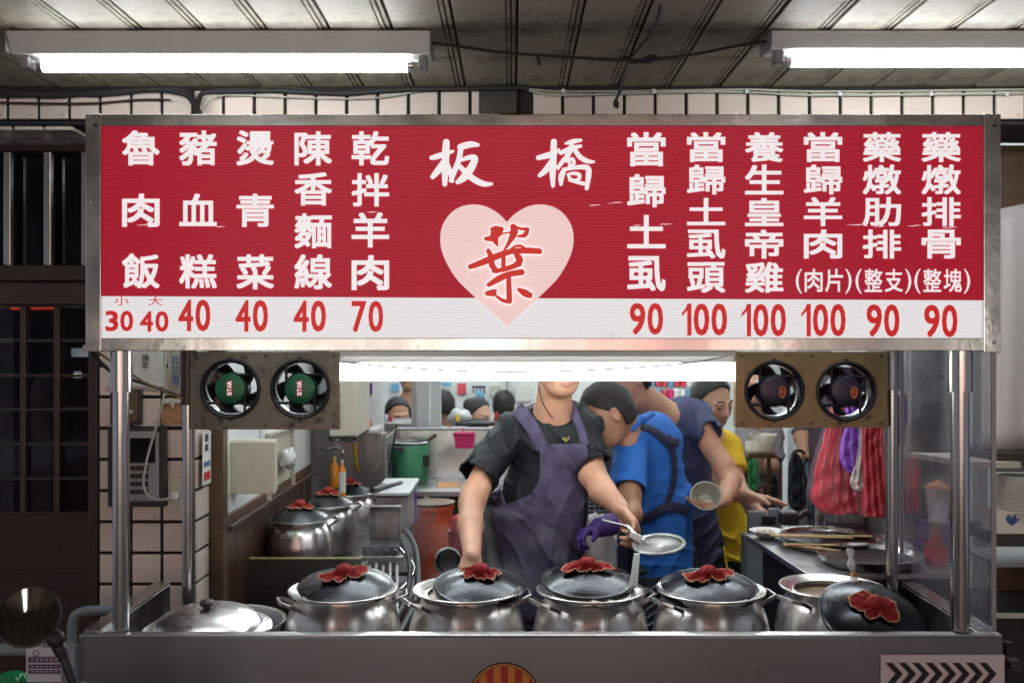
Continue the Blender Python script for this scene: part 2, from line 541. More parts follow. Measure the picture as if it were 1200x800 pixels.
mat('sign_white', (0.74, 0.74, 0.76), 0.35, emit=0.28, dirt=(0.52, 0.52, 0.52), dscale=9, dpos=0.70, dwid=0.1)
mat('letter_white', (0.82, 0.77, 0.79), 0.35, emit=0.30)
mat('letter_red', (0.60, 0.018, 0.02), 0.4, emit=0.22)
mat('kanji_red', (0.66, 0.03, 0.02), 0.4, emit=0.2)
mat('heart_pink', (0.78, 0.56, 0.54), 0.35, emit=0.30)
mat('cloth_red', (0.27, 0.012, 0.012), 0.85, var=0.35, vscale=60, bump=0.5, bscale=160, sheen=0.06)
mat('cloth_trim', (0.50, 0.30, 0.17), 0.9, var=0.3, vscale=60)
mat('broth', (0.30, 0.22, 0.13), 0.12, var=0.3, vscale=30)
mat('noodle', (0.62, 0.56, 0.45), 0.4, var=0.25, vscale=70, bump=0.8, bscale=90)
mat('door_brown', (0.045, 0.024, 0.016), 0.38, var=0.15, vscale=6)
mat('door_frame', (0.060, 0.034, 0.026), 0.35, var=0.15)
mat('dark_glass', (0.004, 0.005, 0.006), 0.06)
mat('bar_silver', (0.55, 0.55, 0.52), 0.3, 1.0, var=0.1)
mat('cable_black', (0.02, 0.018, 0.018), 0.6)
mat('cable_white', (0.45, 0.44, 0.38), 0.5)
mat('cream', (0.55, 0.52, 0.42), 0.5, var=0.08, vscale=5, dirt=(0.32, 0.26, 0.16), dscale=9, dpos=0.66)
mat('cream_box', (0.50, 0.47, 0.37), 0.45, var=0.10, vscale=8, dirt=(0.28, 0.22, 0.14), dscale=14, dpos=0.66)
mat('wall_white', (0.70, 0.73, 0.72), 0.55, var=0.05, vscale=3)
mat('wood_brown', (0.050, 0.020, 0.012), 0.35, var=0.3, vscale=9, stretch=(1, 1, 8))
mat('wood_red', (0.085, 0.035, 0.02), 0.4, var=0.3, vscale=9, stretch=(1, 6, 1))
mat('wood_light', (0.55, 0.36, 0.17), 0.5, var=0.15, vscale=30)
mat('paper', (0.62, 0.63, 0.58), 0.8, var=0.06, vscale=12)
mat('paper_old', (0.45, 0.46, 0.38), 0.8, var=0.15, vscale=12, dirt=(0.28, 0.2, 0.1), dscale=20, dpos=0.6)
mat('ink', (0.03, 0.035, 0.03), 0.7)
mat('ink_blue', (0.05, 0.10, 0.25), 0.7)
mat('cardboard', (0.38, 0.22, 0.10), 0.85, var=0.2, vscale=20)
mat('grey_plastic', (0.30, 0.29, 0.28), 0.45, var=0.05)
mat('socket', (0.55, 0.52, 0.42), 0.4, var=0.05)
mat('white_plastic', (0.75, 0.75, 0.73), 0.4)
mat('fan_panel', (0.16, 0.145, 0.115), 0.42, 0.5, var=0.25, vscale=9, dirt=(0.02, 0.015, 0.012), dscale=20, dpos=0.60, dwid=0.09, rvar=0.12, bump=0.15, bscale=40)
mat('fan_panel_warm', (0.25, 0.185, 0.095), 0.40, 0.5, var=0.28, vscale=8, dirt=(0.03, 0.02, 0.012), dscale=19, dpos=0.63, dwid=0.06, rvar=0.12, bump=0.15, bscale=40)
mat('fan_black', (0.012, 0.012, 0.014), 0.42, 0.2, var=0.2)
mat('fan_ring', (0.10, 0.10, 0.11), 0.28, 0.9, var=0.3)
mat('fan_green', (0.010, 0.14, 0.06), 0.35, var=0.15, vscale=40, dirt=(0.01, 0.03, 0.02), dscale=60, dpos=0.68)
mat('fan_blue', (0.02, 0.016, 0.045), 0.35, var=0.2)
mat('sticker_red', (0.50, 0.03, 0.03), 0.5)
mat('sticker_orange', (0.75, 0.17, 0.05), 0.5)
mat('arrow_board', (0.70, 0.60, 0.60), 0.5, var=0.04)
mat('black', (0.012, 0.01, 0.012), 0.5)
mat('orange', (0.62, 0.22, 0.03), 0.5)
mat('emblem_red', (0.40, 0.02, 0.02), 0.5)
mat('concrete', (0.16, 0.15, 0.14), 0.6, var=0.2, vscale=8)
mat('terrazzo', (0.16, 0.155, 0.15), 0.35, var=0.35, vscale=70)
mat('wok_black', (0.015, 0.015, 0.016), 0.35, 0.3, var=0.2)
mat('orange_plastic', (0.60, 0.085, 0.02), 0.45, var=0.12, vscale=10)
mat('pink_plastic', (0.62, 0.03, 0.16), 0.4)
mat('green_paint', (0.06, 0.26, 0.13), 0.32, var=0.08)
mat('mirror', (0.17, 0.145, 0.13), 0.04, 1.0)
mat('rubber', (0.012, 0.012, 0.013), 0.5)
mat('stool_grey', (0.20, 0.26, 0.28), 0.45, var=0.06)
mat('valve_green', (0.0, 0.22, 0.08), 0.35)
mat('brass', (0.30, 0.25, 0.10), 0.4, 0.8)
mat('purple_ink', (0.10, 0.02, 0.09), 0.6)
mat('jug_white', (0.60, 0.60, 0.62), 0.4)
mat('skin', (0.53, 0.30, 0.19), 0.48, var=0.16, vscale=22, bump=0.3, bscale=120, sss=0.12, dirt=(0.46, 0.20, 0.13), dscale=11, dpos=0.62, dwid=0.14)
mat('skin_pale', (0.60, 0.37, 0.25), 0.48, var=0.12, vscale=22, bump=0.25, bscale=120, sss=0.12, dirt=(0.55, 0.26, 0.18), dscale=11, dpos=0.62, dwid=0.14)
mat('skin_dark', (0.40, 0.215, 0.13), 0.48, var=0.16, vscale=22, bump=0.3, bscale=120, sss=0.12, dirt=(0.32, 0.13, 0.08), dscale=11, dpos=0.62, dwid=0.14)
mat('lips', (0.42, 0.20, 0.155), 0.4)
mat('hair', (0.012, 0.010, 0.010), 0.45, var=0.3, vscale=80, stretch=(3, 3, 0.6), bump=0.6, bscale=120)
mat('hair_short', (0.016, 0.013, 0.012), 0.6, var=0.35, vscale=160, bump=0.7, bscale=260)
mat('shirt_black', (0.006, 0.009, 0.011), 0.6, spec=0.3, var=0.1, vscale=40, bump=0.15, bscale=300, sheen=0.06)
mat('apron_purple', (0.10, 0.09, 0.155), 0.85, spec=0.2, var=0.22, vscale=6, bump=0.25, bscale=320, dirt=(0.03, 0.026, 0.045), dscale=6, dpos=0.55, dwid=0.13, sheen=0.06)
mat('shirt_blue', (0.015, 0.135, 0.50), 0.75, var=0.30, vscale=30, stretch=(1, 1, 9), bump=0.2, bscale=200, sheen=0.06)
mat('navy_strap', (0.012, 0.016, 0.045), 0.8, var=0.2, vscale=60)
mat('shirt_navy', (0.040, 0.050, 0.115), 0.8, var=0.12, vscale=10, bump=0.2, bscale=260, sheen=0.06)
mat('shirt_yellow', (0.75, 0.50, 0.012), 0.75, var=0.08, vscale=12, sheen=0.2)
mat('shirt_grey', (0.20, 0.17, 0.19), 0.8, var=0.12, vscale=9)
mat('shirt_light_blue', (0.28, 0.34, 0.46), 0.8, var=0.1, vscale=9)
mat('shirt_white', (0.70, 0.70, 0.70), 0.8, var=0.05)
mat('pants_dark', (0.014, 0.016, 0.032), 0.8, var=0.2)
mat('glove_purple', (0.045, 0.015, 0.15), 0.6, var=0.2, vscale=60, bump=0.4, bscale=200)
mat('bowl_cream', (0.74, 0.72, 0.62), 0.3, var=0.05)
mat('bowl_grey', (0.26, 0.27, 0.22), 0.35, var=0.15, vscale=30)
mat('food', (0.30, 0.22, 0.13), 0.5, var=0.4, vscale=60)
mat('bag_red', (0.66, 0.03, 0.06), 0.22, var=0.35, vscale=16, bump=1.0, bscale=48)
mat('bag_pink', (0.55, 0.07, 0.09), 0.35, var=0.5, vscale=10, stretch=(6, 6, 0.6), bump=0.8, bscale=12)
mat('bag_purple', (0.36, 0.16, 0.72), 0.35, var=0.25, vscale=12, stretch=(3, 3, 0.8), bump=0.4, bscale=12)
mat('bag_white', (0.78, 0.76, 0.72), 0.4, var=0.1, vscale=12, stretch=(3, 3, 0.8))
clear('clear_film', (0.9, 0.85, 0.88), 0.06, 0.09, bump=1.0, bscale=38)
clear('acrylic', (0.30, 0.30, 0.33), 0.08, 0.20, tint=(0.86, 0.86, 0.88))
clear('jug_clear', (0.5, 0.5, 0.5), 0.1, 0.35)
clear('soft_plastic', (0.85, 0.87, 0.88), 0.2, 0.75, bump=1.0, bscale=40)
mat('oil_orange', (0.75, 0.26, 0.01), 0.15, var=0.1)
mat('yellow_plastic', (0.80, 0.50, 0.02), 0.4)
mat('sauce_red', (0.35, 0.02, 0.02), 0.25)
mat('bag_black', (0.015, 0.018, 0.025), 0.35, var=0.3)
mat('pale_paint', (0.52, 0.56, 0.55), 0.45, var=0.05)
mat('green_bag', (0.04, 0.25, 0.08), 0.5, var=0.3, vscale=30)
mat('purple_dark', (0.11, 0.01, 0.22), 0.5, var=0.4, vscale=20)
mat('tray_orange', (0.62, 0.30, 0.10), 0.6, var=0.5, vscale=20)
mat('sky_blue_plastic', (0.15, 0.38, 0.55), 0.4)
mat('striped_base', (0.02, 0.025, 0.035), 0.8)
mat('stripe_light', (0.25, 0.28, 0.30), 0.8)
mat('tin_brown', (0.12, 0.075, 0.045), 0.5, 0.4, var=0.4, vscale=7)
emis('tube_glow', (0.93, 0.97, 1.0), TUBE_E)
emis('arcade_glow', (0.95, 0.97, 1.0), 8.0)
emis('batten_glow', (0.95, 0.98, 1.0), BATTEN_E)
emis('shop_glow', (0.92, 0.98, 1.0), SHOP_E)
emis('window_glow', (1.0, 0.93, 0.82), 1.5)
emis('reflection_red', (1.0, 0.07, 0.03), 1.2)  # glow of the added strip that imitates a red reflection in the door
clear('door_glass', (0.01, 0.01, 0.012), 0.05, 0.45, tint=(0.45, 0.45, 0.5))
emis('window_glow_red', (1.0, 0.10, 0.06), 1.6)
emis('blue_glow', (0.25, 0.5, 1.0), 1.0)

def add_ribs(name, pitch, strength):
    """fluted plastic sheet: fine horizontal flutes as relief and a faint tone"""
    t = MATS[name].node_tree; n = t.nodes; l = t.links; b = n['Principled BSDF']
    tc = n.new('ShaderNodeTexCoord')
    wv = n.new('ShaderNodeTexWave'); wv.bands_direction = 'Z'; wv.inputs['Scale'].default_value = 0.314 / pitch
    wv.inputs['Distortion'].default_value = 0.0
    l.new(tc.outputs['Object'], wv.inputs['Vector'])
    bp = n.new('ShaderNodeBump'); bp.inputs['Strength'].default_value = strength; bp.inputs['Distance'].default_value = 0.002
    l.new(wv.outputs['Fac'], bp.inputs['Height']); l.new(bp.outputs[0], b.inputs['Normal'])
    mr = n.new('ShaderNodeMapRange'); mr.inputs[3].default_value = 0.93; mr.inputs[4].default_value = 1.03
    l.new(wv.outputs['Fac'], mr.inputs[0])
    hs = n.new('ShaderNodeHueSaturation')
    src = b.inputs['Base Color']
    if src.is_linked: l.new(src.links[0].from_socket, hs.inputs['Color'])
    else: hs.inputs['Color'].default_value = src.default_value
    l.new(mr.outputs[0], hs.inputs['Value'])
    l.new(hs.outputs[0], b.inputs['Base Color']); l.new(hs.outputs[0], b.inputs['Emission Color'])
for nm in ('sign_red', 'sign_white', 'letter_white', 'heart_pink'): add_ribs(nm, 0.0070, 0.3)

emis('reflection_pale', (0.85, 1.0, 0.9), 0.6)  # glow of the added patches that imitate pale reflections in the door
PX_ = lambda px, Y: (px - 600)/F*Y
ZX_ = lambda py, Y: EYE - (py - 400)/F*Y
# ================================================================== THE SETTING
CEIL = EYE + 0.83          # arcade ceiling
WY = 3.20                  # facade plane
FL = 0.0; SF = 0.20        # street floor, raised shop floor

structure(build('arcade_floor', MB().box((-6, -9, -0.1), (6, WY, FL)), 'concrete'))
structure(build('shop_floor', MB().box((-4, WY - 0.02, -0.1), (4, 9.2, SF)), 'terrazzo'))

# ceiling with separate boards
ceil = structure(build('arcade_ceiling', MB().box((-3.2, -3.0, CEIL + 0.012), (3.2, WY, CEIL + 0.08)), 'ceiling_gap'))
pitch = 0.166
def plank_mesh():
    m = MB(); w = pitch - 0.0028; y0, y1 = -3.05, WY - .001
    m.box((-w/2, y0, 0), (w/2 - .0315, y1, 0.010))
    m.box((w/2 - .029, y0, 0.001), (w/2 - .019, y1, 0.010))
    m.box((w/2 - .015, y0, 0.0015), (w/2 - .005, y1, 0.010))
    return m
pl = build('ceiling_panel', plank_mesh(), 'ceiling_panel', ceil, bevel=0.0015, seg=1)
nP = 0
x = W(607, 38, 2.64).x - pitch/2
ks = range(-18, 19)
for k in ks:
    o = pl if nP == 0 else pl.copy()
    if nP: COL.objects.link(o); o.parent = ceil
    o.location = (x + k * pitch, 0, CEIL + random.uniform(-0.0015, 0.0015)); nP += 1

# facade wall: band over the openings and the pillar left of the kitchen
TX = 0.1005; TZ = 0.1015; G = 0.0108
LZ = EYE + (400 - 141) / F * WY           # lintel bottom
facade = structure(build('facade_wall', MB()
    .box((-3.0, WY + 0.006, LZ + 0.002), (3.2, WY + 0.28, CEIL + 0.079))
    .box((-1.345, WY + 0.006, 0), (-1.036, WY + 0.14, LZ + 0.002))
    .box((2.05, WY + 0.006, 0), (3.2, WY + 0.28, LZ + 0.002)), 'grout'))
tile0 = build('tile', MB().box((0, 0, 0), (TX - G, 0.012, TZ - G)), 'tile_pink', None, bevel=0.002, seg=1)
tile0.parent = facade
first = [True]
def put_tile(x, y, z, sx=1, sz=1, rz=0):
    if first[0]: o = tile0; first[0] = False
    else: o = tile0.copy(); COL.objects.link(o)
    o.parent = facade; o.location = (x, y + random.uniform(-0.0008, 0.0008), z); o.scale = (sx, 1, sz); o.rotation_euler = (0, 0, rz)
X0 = W(153.7, 0, WY).x
zt = LZ + 0.004
for i in range(-12, 34):
    x = X0 + i * TX + G/2
    if x > 2.9 or x < -2.4: continue
    if 555 < 600 + x / WY * F < 600: continue
    put_tile(x, WY - 0.004, zt)                                     # band row
    if CEIL - (zt + TZ) > 0.012: put_tile(x, WY - 0.004, zt + TZ, 1, (CEIL - zt - TZ - 0.004) / (TZ - G))
    put_tile(x, WY + 0.14, zt - 0.0155, 1, 0.12) if False else None
ZL = W(0, 465, WY).z
XL = [-1.345, X0 + G/2, X0 + TX + G/2, X0 + 2*TX + G/2, -1.036]
cols = [(-1.343, X0 - G/2), (X0 + G/2, X0 + TX - G/2), (X0 + TX + G/2, -1.038)]
cols = [(-1.343, X0 - G/2 - 0.0), (X0 + G/2, X0 + TX - G/2), (X0 + TX + G/2, X0 + 2*TX - G/2 + 0.01)]
for j in range(-12, 12):
    z = ZL + j * TZ + G/2
    if z < 0 or z + TZ - G > LZ: continue
    for a, b in cols: put_tile(a, WY - 0.004, z, (b - a) / (TX - G))
    put_tile(-1.036 + 0.006, WY + 0.008, z, 0.130 / (TX - G), 1, R(90)) # reveal facing the kitchen
# black block between the tiles
tag(build('wall_block', MB().box(tuple(W(561, 133, WY - .012)), (W(606, 0, WY).x, WY + 0.004, CEIL - 0.01)), 'steel_black', bevel=0.003),
    'soot-black square block on the tile band above the middle of the sign', 'wall block')

# soffit behind band, left recess (door) --------------------------------
DY = 3.50
soff = structure(build('lintel_soffit', MB().box((-3.0, WY + 0.02, LZ - 0.010), (3.0, DY + 0.02, LZ + 0.001)), 'grout'))
for i in range(-7, 1):
    x = X0 + (i - 3) * TX + G/2
    for k in range(3):
        if x + TX > -1.3: continue
        o = tile0.copy(); COL.objects.link(o); o.parent = soff
        o.location = (x, WY + 0.03 + k * TX, LZ - 0.013); o.rotation_euler = (R(-90), 0, 0)
door = thing('entrance_door', 'dark brown door with small square glass panes left of the tiled pillar', 'door', (-1.75, DY, 0))
def DP(px, py): return W(px, py, DY)
xs = [-85, -47, -10, 28.5, 68, 105]
ys = [359, 399, 440, 479.5, 520, 560, 601]
m = MB()
xl = DP(-120, 0).x; xr = DP(117, 0).x
zb = DP(0, 601).z; zt_ = DP(0, 359).z
m.box((xl, DY, 0), (xr, DY + .045, zb - 0.006))
build('lower_panel', m, 'door_brown', door, bevel=.002)
m = MB(); m.box((xl, DY - 0.012, DP(0, 673).z), (DP(104, 0).x, DY - 0.001, DP(0, 671.5).z)); 
build('moulding', m, 'door_frame', door)
m = MB(); m.box((DP(105.5, 0).x, DY - .018, 0), (xr, DY - 0.002, zt_)); build('stile', m, 'door_frame', door, bevel=.003)
for i, xx in enumerate(xs[:-1]):
    m = MB(); c = DP(xx, 0).x; m.box((c - .010, DY - .014, zb), (c + .010, DY + .03, zt_)); build('mullion', m, 'door_frame', door, bevel=.003)
for yy in ys:
    m = MB(); c = DP(0, yy).z; m.box((xl, DY - .010, c - .005), (DP(105, 0).x, DY + .028, c + .005)); build('glazing_bar', m, 'door_frame', door, bevel=.002)
for i in range(len(xs) - 1):
    for j in range(len(ys) - 1):
        m = MB(); m.box((DP(xs[i], 0).x + .011, DY + .012, DP(0, ys[j+1]).z + .006), (DP(xs[i+1], 0).x - .011, DY + .016, DP(0, ys[j]).z - .006))
        build('pane', m, 'door_glass', door)
m = MB(); m.box((xl, DY - .03, DP(0, 357).z), (xr + .02, DY + .05, DP(0, 331).z)); build('transom_rail', m, 'door_frame', door, bevel=.003)
m = MB(); m.box((xl, DY - .05, DP(0, 330).z), (xr + .02, DY + .05, DP(0, 312).z)); build('transom_sill', m, 'door_brown', door, bevel=.003)
win = thing('barred_window', 'black window with upright silver bars above the brown door', 'window', (-1.75, DY, DP(0, 312).z))
m = MB(); m.box((xl, DY - .02, DP(0, 178).z), (xr + .1, DY + .05, LZ - .012)); build('frame', m, 'door_frame', win, bevel=.003)
m = MB(); m.box((xl, DY + .045, DP(0, 311).z), (xr + .1, DY + .055, DP(0, 178).z)); build('pane', m, 'dark_glass', win)
for px in (-70, -30, 10, 57, 101):
    m = MB(); a = DP(px - 4.2, 0).x; b = DP(px + 4.2, 0).x; m.box((a, DY - .012, DP(0, 311.5).z), (b, DY + .012, DP(0, 178.5).z)); build('bar', m, 'bar_silver', win, bevel=.003)

# ------------------------------------------------------------------ ceiling tube fixtures
def tube_fixture(name, px0, px1, py0, py1, Y, label, tub0, tub1, extra=0):
    zt0 = CEIL - 0.001; zb0 = W(0, py1, Y).z
    x0 = W(px0, 0, Y).x; x1 = W(px1, 0, Y).x
    t = thing(name, label, 'ceiling lamp', ((x0+x1)/2, Y, zt0), 'fluorescent tube lamps under the arcade ceiling')
    m = MB(); d0 = .055; d1 = .028
    prof = [(Y - .045, zt0), (Y - .045, zt0 - .008), (Y - .020, zb0), (Y + .060, zb0), (Y + .085, zt0)]
    m.prism([(x0, a, b) for a, b in prof], (x1 - x0, 0, 0)); build('housing', m, 'lamp_white', t, bevel=.003)
    for sx, xx in ((-1, x0), (1, x1)):
        m = MB(); m.box((xx - .003 if sx < 0 else xx + .0005, Y - .044, zb0 + .001), (xx - .0005 if sx < 0 else xx + .003, Y + .08, zt0 - .001)); build('end_plate', m, 'grey_plastic', t)
        xt = x0 + .030 if sx < 0 else x1 - .022
        m = MB(); m.box((xt - .012, Y - .008, zb0 - .034), (xt + .012, Y + .036, zb0 - .0005)); build('lamp_holder', m, 'grey_plastic', t, bevel=.004)
    zc = zb0 - .024
    a = W(tub0, 0, Y).x; b = W(tub1, 0, Y).x
    m = MB(); m.cyl((a + .012, Y + .012, zc), (b - .012, Y + .012, zc), .0165, n=24); build('tube', m, 'tube_glow', t, smooth=True)
    m = MB(); m.cyl((a - .004, Y + .012, zc), (a + .011, Y + .012, zc), .017, n=24); build('tube_cap', m, 'alu', t, smooth=True)
    m = MB(); m.cyl((b - .011, Y + .012, zc), (b + .004, Y + .012, zc), .017, n=24); build('tube_cap', m, 'alu', t, smooth=True)
    return t
tube_fixture('tube_lamp', 17, 505, 40, 66, 2.66, 'lit fluorescent tube lamp on the ceiling above the left half of the sign', 44, 482)
tube_fixture('tube_lamp', 900, 1394, 35, 60, 2.66, 'lit fluorescent tube lamp on the ceiling above the right end of the sign', 923, 1374)

# ------------------------------------------------------------------ cables on the facade
def cable(name, pts, r, m, label, cat='cable', sub=6, n=8):
    mb = MB(); mb.tube([W(*p) for p in pts], r, n, sub=sub)
    return tag(build(name, mb, m, smooth='all'), label, cat)
bun = thing('cable_bundle', 'bundle of black cables along the top of the tile wall at upper left', 'cable', W(100, 108, 3.17))
rnd = random.Random(3)
for k in range(6):
    j = lambda s: rnd.uniform(-s, s)
    mb = MB(); pts = [(-60, 106 + j(4), 3.17), (10, 109 + j(3), 3.16), (60, 110 + j(3), 3.17), (120, 108 + j(3), 3.165), (180, 104 + j(2), 3.17), (215, 108 + j(3), 3.165), (228, 122 + j(2), 3.14), (233 + k*2, 150, 3.05)]
    mb.tube([W(*p) for p in pts], rnd.uniform(.006, .009), 8, sub=6); build('wire', mb, 'cable_black', bun, smooth='all')
for k in range(4):
    mb = MB(); pts = [(228 + k*2, 150, 3.05), (232, 122, 3.14), (240, 108 + j(2), 3.17), (270, 106 + j(2), 3.17), (330, 105 + j(3), 3.17), (400, 107 + j(3), 3.17), (470, 104 + j(2), 3.17), (620, 103, 3.175)]
    mb.tube([W(*p) for p in pts], rnd.uniform(.005, .008), 8, sub=6); build('wire', mb, 'cable_black', bun, smooth='all')
cable('cable', [(-40, 119, 3.17), (40, 121, 3.17), (110, 121, 3.17), (160, 117, 3.17), (200, 117, 3.17)], .003, 'door_brown', 'thin brown cable under the black bundle at upper left')
cable('cable', [(236, 134, 3.1), (240, 122, 3.16), (262, 112, 3.175), (330, 114, 3.18), (400, 116, 3.18), (450, 114, 3.18), (500, 106, 3.18), (560, 106, 3.18)], .0032, 'cable_white', 'white cable arching over the tiles above the left half of the sign')
for off, r, lab in ((0, .0035, 'upper'), (4.5, .004, 'lower')):
    wc = thing('cable', '%s white cable clipped along the tiles above the right half of the sign' % lab, 'cable', W(900, 107 + off, 3.18))
    pts = [(612, 103, 3.18), (650, 107 + off, 3.18), (740, 107 + off*.6, 3.18), (800, 106 + off * .5, 3.18), (874, 105 + off*.7, 3.18), (940, 107 + off, 3.18), (1040, 107 + off, 3.18), (1200, 105 + off, 3.18), (1300, 106, 3.18)]
    mb = MB(); mb.tube([W(*p) for p in pts], r, 8, sub=6); build('wire', mb, 'cable_white', wc, smooth='all')
    for px in ((660, 766, 875) if off == 0 else (984, 1091, 1180)):
        mb = MB(); mb.ball(W(px, 107 + off*.7, 3.172), .008, 12, 8); build('clip', mb, 'white_plastic', wc, smooth=True)
rope = thing('rope', 'black knotted cord strung under the ceiling between the two tube lamps', 'cord', W(736, 70, 2.75))
for pts in ([(500, 50, 2.64), (540, 55, 2.66), (590, 62, 2.7), (650, 66, 2.72), (736, 71, 2.75), (800, 66, 2.72), (860, 55, 2.7), (902, 48, 2.66)],
            [(730, 66, 2.75), (742, 74, 2.75), (762, 66, 2.74), (770, 68, 2.74), (756, 73, 2.75), (738, 70, 2.75)],
            [(736, 70, 2.75), (744, 62, 2.72), (762, 40, 2.6), (772, 18, 2.46), (776, -20, 2.36)],
            [(736, 71, 2.75), (732, 85, 2.85), (728, 105, 3.0), (722, 118, 3.08), (724, 127, 3.1)],
            [(736, 71, 2.75), (730, 90, 2.86), (725, 110, 3.0), (720, 120, 3.07)],
            [(628, 64, 2.71), (632, 72, 2.71), (631, 77, 2.71)]):
    mb = MB(); mb.tube([W(*p) for p in pts], .0042, 7, sub=5); build('strand', mb, 'cable_black', rope, smooth='all')
for kp, kr in ((W(736, 70, 2.75), (.014, .010, .010)), (W(722, 122, 3.08), (.010, .008, .013))):
    mb = MB(); mb.ball(kp, kr, 12, 8); build('knot', mb, 'cable_black', rope, smooth=True)
mb = MB(); mb.tube([W(108, 408, 2.52), W(150, 436, 2.75), W(186, 456, 2.9), W(222, 470, 3.0)], .0035, 8, sub=5)
tag(build('cord', mb, 'cardboard', smooth='all'), 'tan cord running from the lower left sign corner to the rear post', 'cord')
mb = MB(); mb.tube([W(106, 410, 2.5), W(118, 424, 2.56), W(124, 430, 2.6), W(140, 440, 2.75), W(190, 456, 2.95), W(224, 471, 3.02)], .005, 8, sub=5)
tag(build('cord', mb, 'cable_black', smooth='all'), 'black cord sagging below the tan one at the lower left sign corner', 'cord')

# ------------------------------------------------------------------ things on the tiled pillar
PYP = WY - 0.012
def flat(name, px0, py0, px1, py1, Y, th, m, label, cat, rot=0):
    a = W(px0, py1, Y); b = W(px1, py0, Y)
    mb = MB(); mb.box((a.x, Y, a.z), (b.x, Y + th, b.z), Matrix.Rotation(rot, 3, 'Y') if rot else None)
    return tag(build(name, mb, m), label, cat)
ps = thing('notice', 'white paper with two handwritten characters at the top of the tiled pillar', 'notice', W(160, 430, PYP))
mb = MB(); mb.grid([W(125 + 68*i/6, 400 + 53*j/5, PYP - .002 - .002*math.sin(i*1.7 + j)) for j in range(6) for i in range(7)], 7, 6); build('sheet', mb, 'paper', ps, solid=.001)
mb = MB(); glyph(mb, '機', 166, 415, 175, 423, PYP - .007, .01); glyph(mb, '車', 166, 424, 174, 432, PYP - .007, .01); build('lettering', mb, 'ink', ps)
po = thing('notice', 'faded greenish paper with blurred brush characters beside the rear left post', 'notice', W(207, 430, PYP))
mb = MB(); mb.grid([W(197 + 17*i/4, 400 + 54*j/5, PYP - .004 - .003*math.sin(i*1.1 + j*.8)) for j in range(6) for i in range(5)], 5, 6); build('sheet', mb, 'paper_old', po, solid=.001)
mb = MB()
for q, c in enumerate('起初電'): glyph(mb, c, 201, 416 + q*12, 211, 427 + q*12, PYP - .010, .01)
build('lettering', mb, 'ink_blue', po)
pb = thing('paper_scrap', 'torn brown paper scrap stuck on the tiled pillar', 'paper', W(202, 483, PYP))
mb = MB(); mb.grid([W(189 + 26*i/6, 469 + 28*j/5 + (3*math.sin(i*2.3) if j == 0 else 0), PYP - .002 - .002*math.sin(i*1.3 + j*2)) for j in range(6) for i in range(7)], 7, 6); build('sheet', mb, 'cardboard', pb, solid=.001)
mb = MB(); mb.prism([W(*p, PYP - .0075) for p in ((190,467),(200,466),(214,468),(210,473),(205,471),(203,478),(198,472),(192,473))], (0, .001, 0)); build('torn_edge', mb, 'paper', pb)
ip = thing('wall_intercom', 'grey wall panel with four dark slots and a black screen on the tiled pillar', 'wall panel', W(170, 545, PYP))
a = W(130, 592, PYP); b = W(197, 499, PYP)
mb = MB(); mb.box((a.x, PYP - .030, a.z), (b.x, PYP - .001, b.z)); build('case', mb, 'dark_plastic', ip, bevel=.005)
a = W(148, 587, PYP - .03); b = W(187, 505, PYP - .03)
mb = MB(); mb.box((a.x, PYP - .038, a.z), (b.x, PYP - .0305, b.z)); build('faceplate', mb, 'grey_plastic', ip, bevel=.004)
a = W(150, 542, PYP - .038); b = W(182, 513, PYP - .038)
mb = MB(); mb.box((a.x, PYP - .041, a.z), (b.x, PYP - .0385, b.z)); build('screen', mb, 'dark_glass', ip, bevel=.002)
for q in range(4):
    a = W(152, 551 + q*9.2, PYP - .038); b = W(174, 545.5 + q*9.2, PYP - .038)
    mb = MB(); mb.box((a.x, PYP - .0405, a.z), (b.x, PYP - .0385, b.z)); s_ = build('slot', mb, 'dark_plastic', ip, bevel=.004, seg=3)
    for e in range(2):
        c = W(157.5 + e*10, 548.2 + q*9.2, PYP - .042); mb = MB(); mb.cyl((c.x, c.y + .002, c.z), (c.x, c.y - .002, c.z), .0042, n=12)
        build('button', mb, 'door_frame', s_, smooth=True)
for q in range(3):
    c = W(158.5 + q*3.2, 584.5, PYP - .0395); mb = MB(); mb.cyl((c.x, c.y + .002, c.z), (c.x, c.y, c.z), .002, n=8); build('hole', mb, 'dark_plastic', ip)
mf = thing('meter_box', 'small dark framed box on the tiled pillar above the grey panel', 'wall box', W(160, 475, PYP))
a = W(134, 497, PYP); b = W(168, 456, PYP)
mb = MB(); mb.box((a.x, PYP - .035, a.z), (b.x, PYP - .001, b.z)); build('case', mb, 'dark_plastic', mf, bevel=.003)
a = W(138, 494, PYP - .035); b = W(162, 458, PYP - .035)
mb = MB(); mb.box((a.x, PYP - .039, a.z), (b.x, PYP - .0355, b.z)); build('faceplate', mb, 'tin_brown', mf, bevel=.002)
c = W(154, 482, PYP - .04); mb = MB(); mb.cyl((c.x, PYP - .045, c.z), (c.x, PYP - .0395, c.z), .006, n=14); build('knob', mb, 'alu', mf, smooth=True)
sk = thing('wall_socket', 'cream wall socket with a white plug in it on the tiled pillar', 'socket', W(206, 575, PYP))
a = W(198, 601, PYP); b = W(214, 560, PYP)
mb = MB(); mb.box((a.x, PYP - .012, a.z), (b.x, PYP - .001, b.z)); build('faceplate', mb, 'socket', sk, bevel=.003)
for q in (-1, 1):
    c = W(209 , 580 + q*2.5, PYP - .012); mb = MB(); mb.box((c.x - .006, c.y - .0015, c.z - .0012), (c.x + .006, c.y - .0003, c.z + .0012)); build('socket_slot', mb, 'dark_plastic', sk)
pg = thing('plug', 'white plug and pale cord looping down over the grey wall panel', 'plug', W(204, 581, PYP))
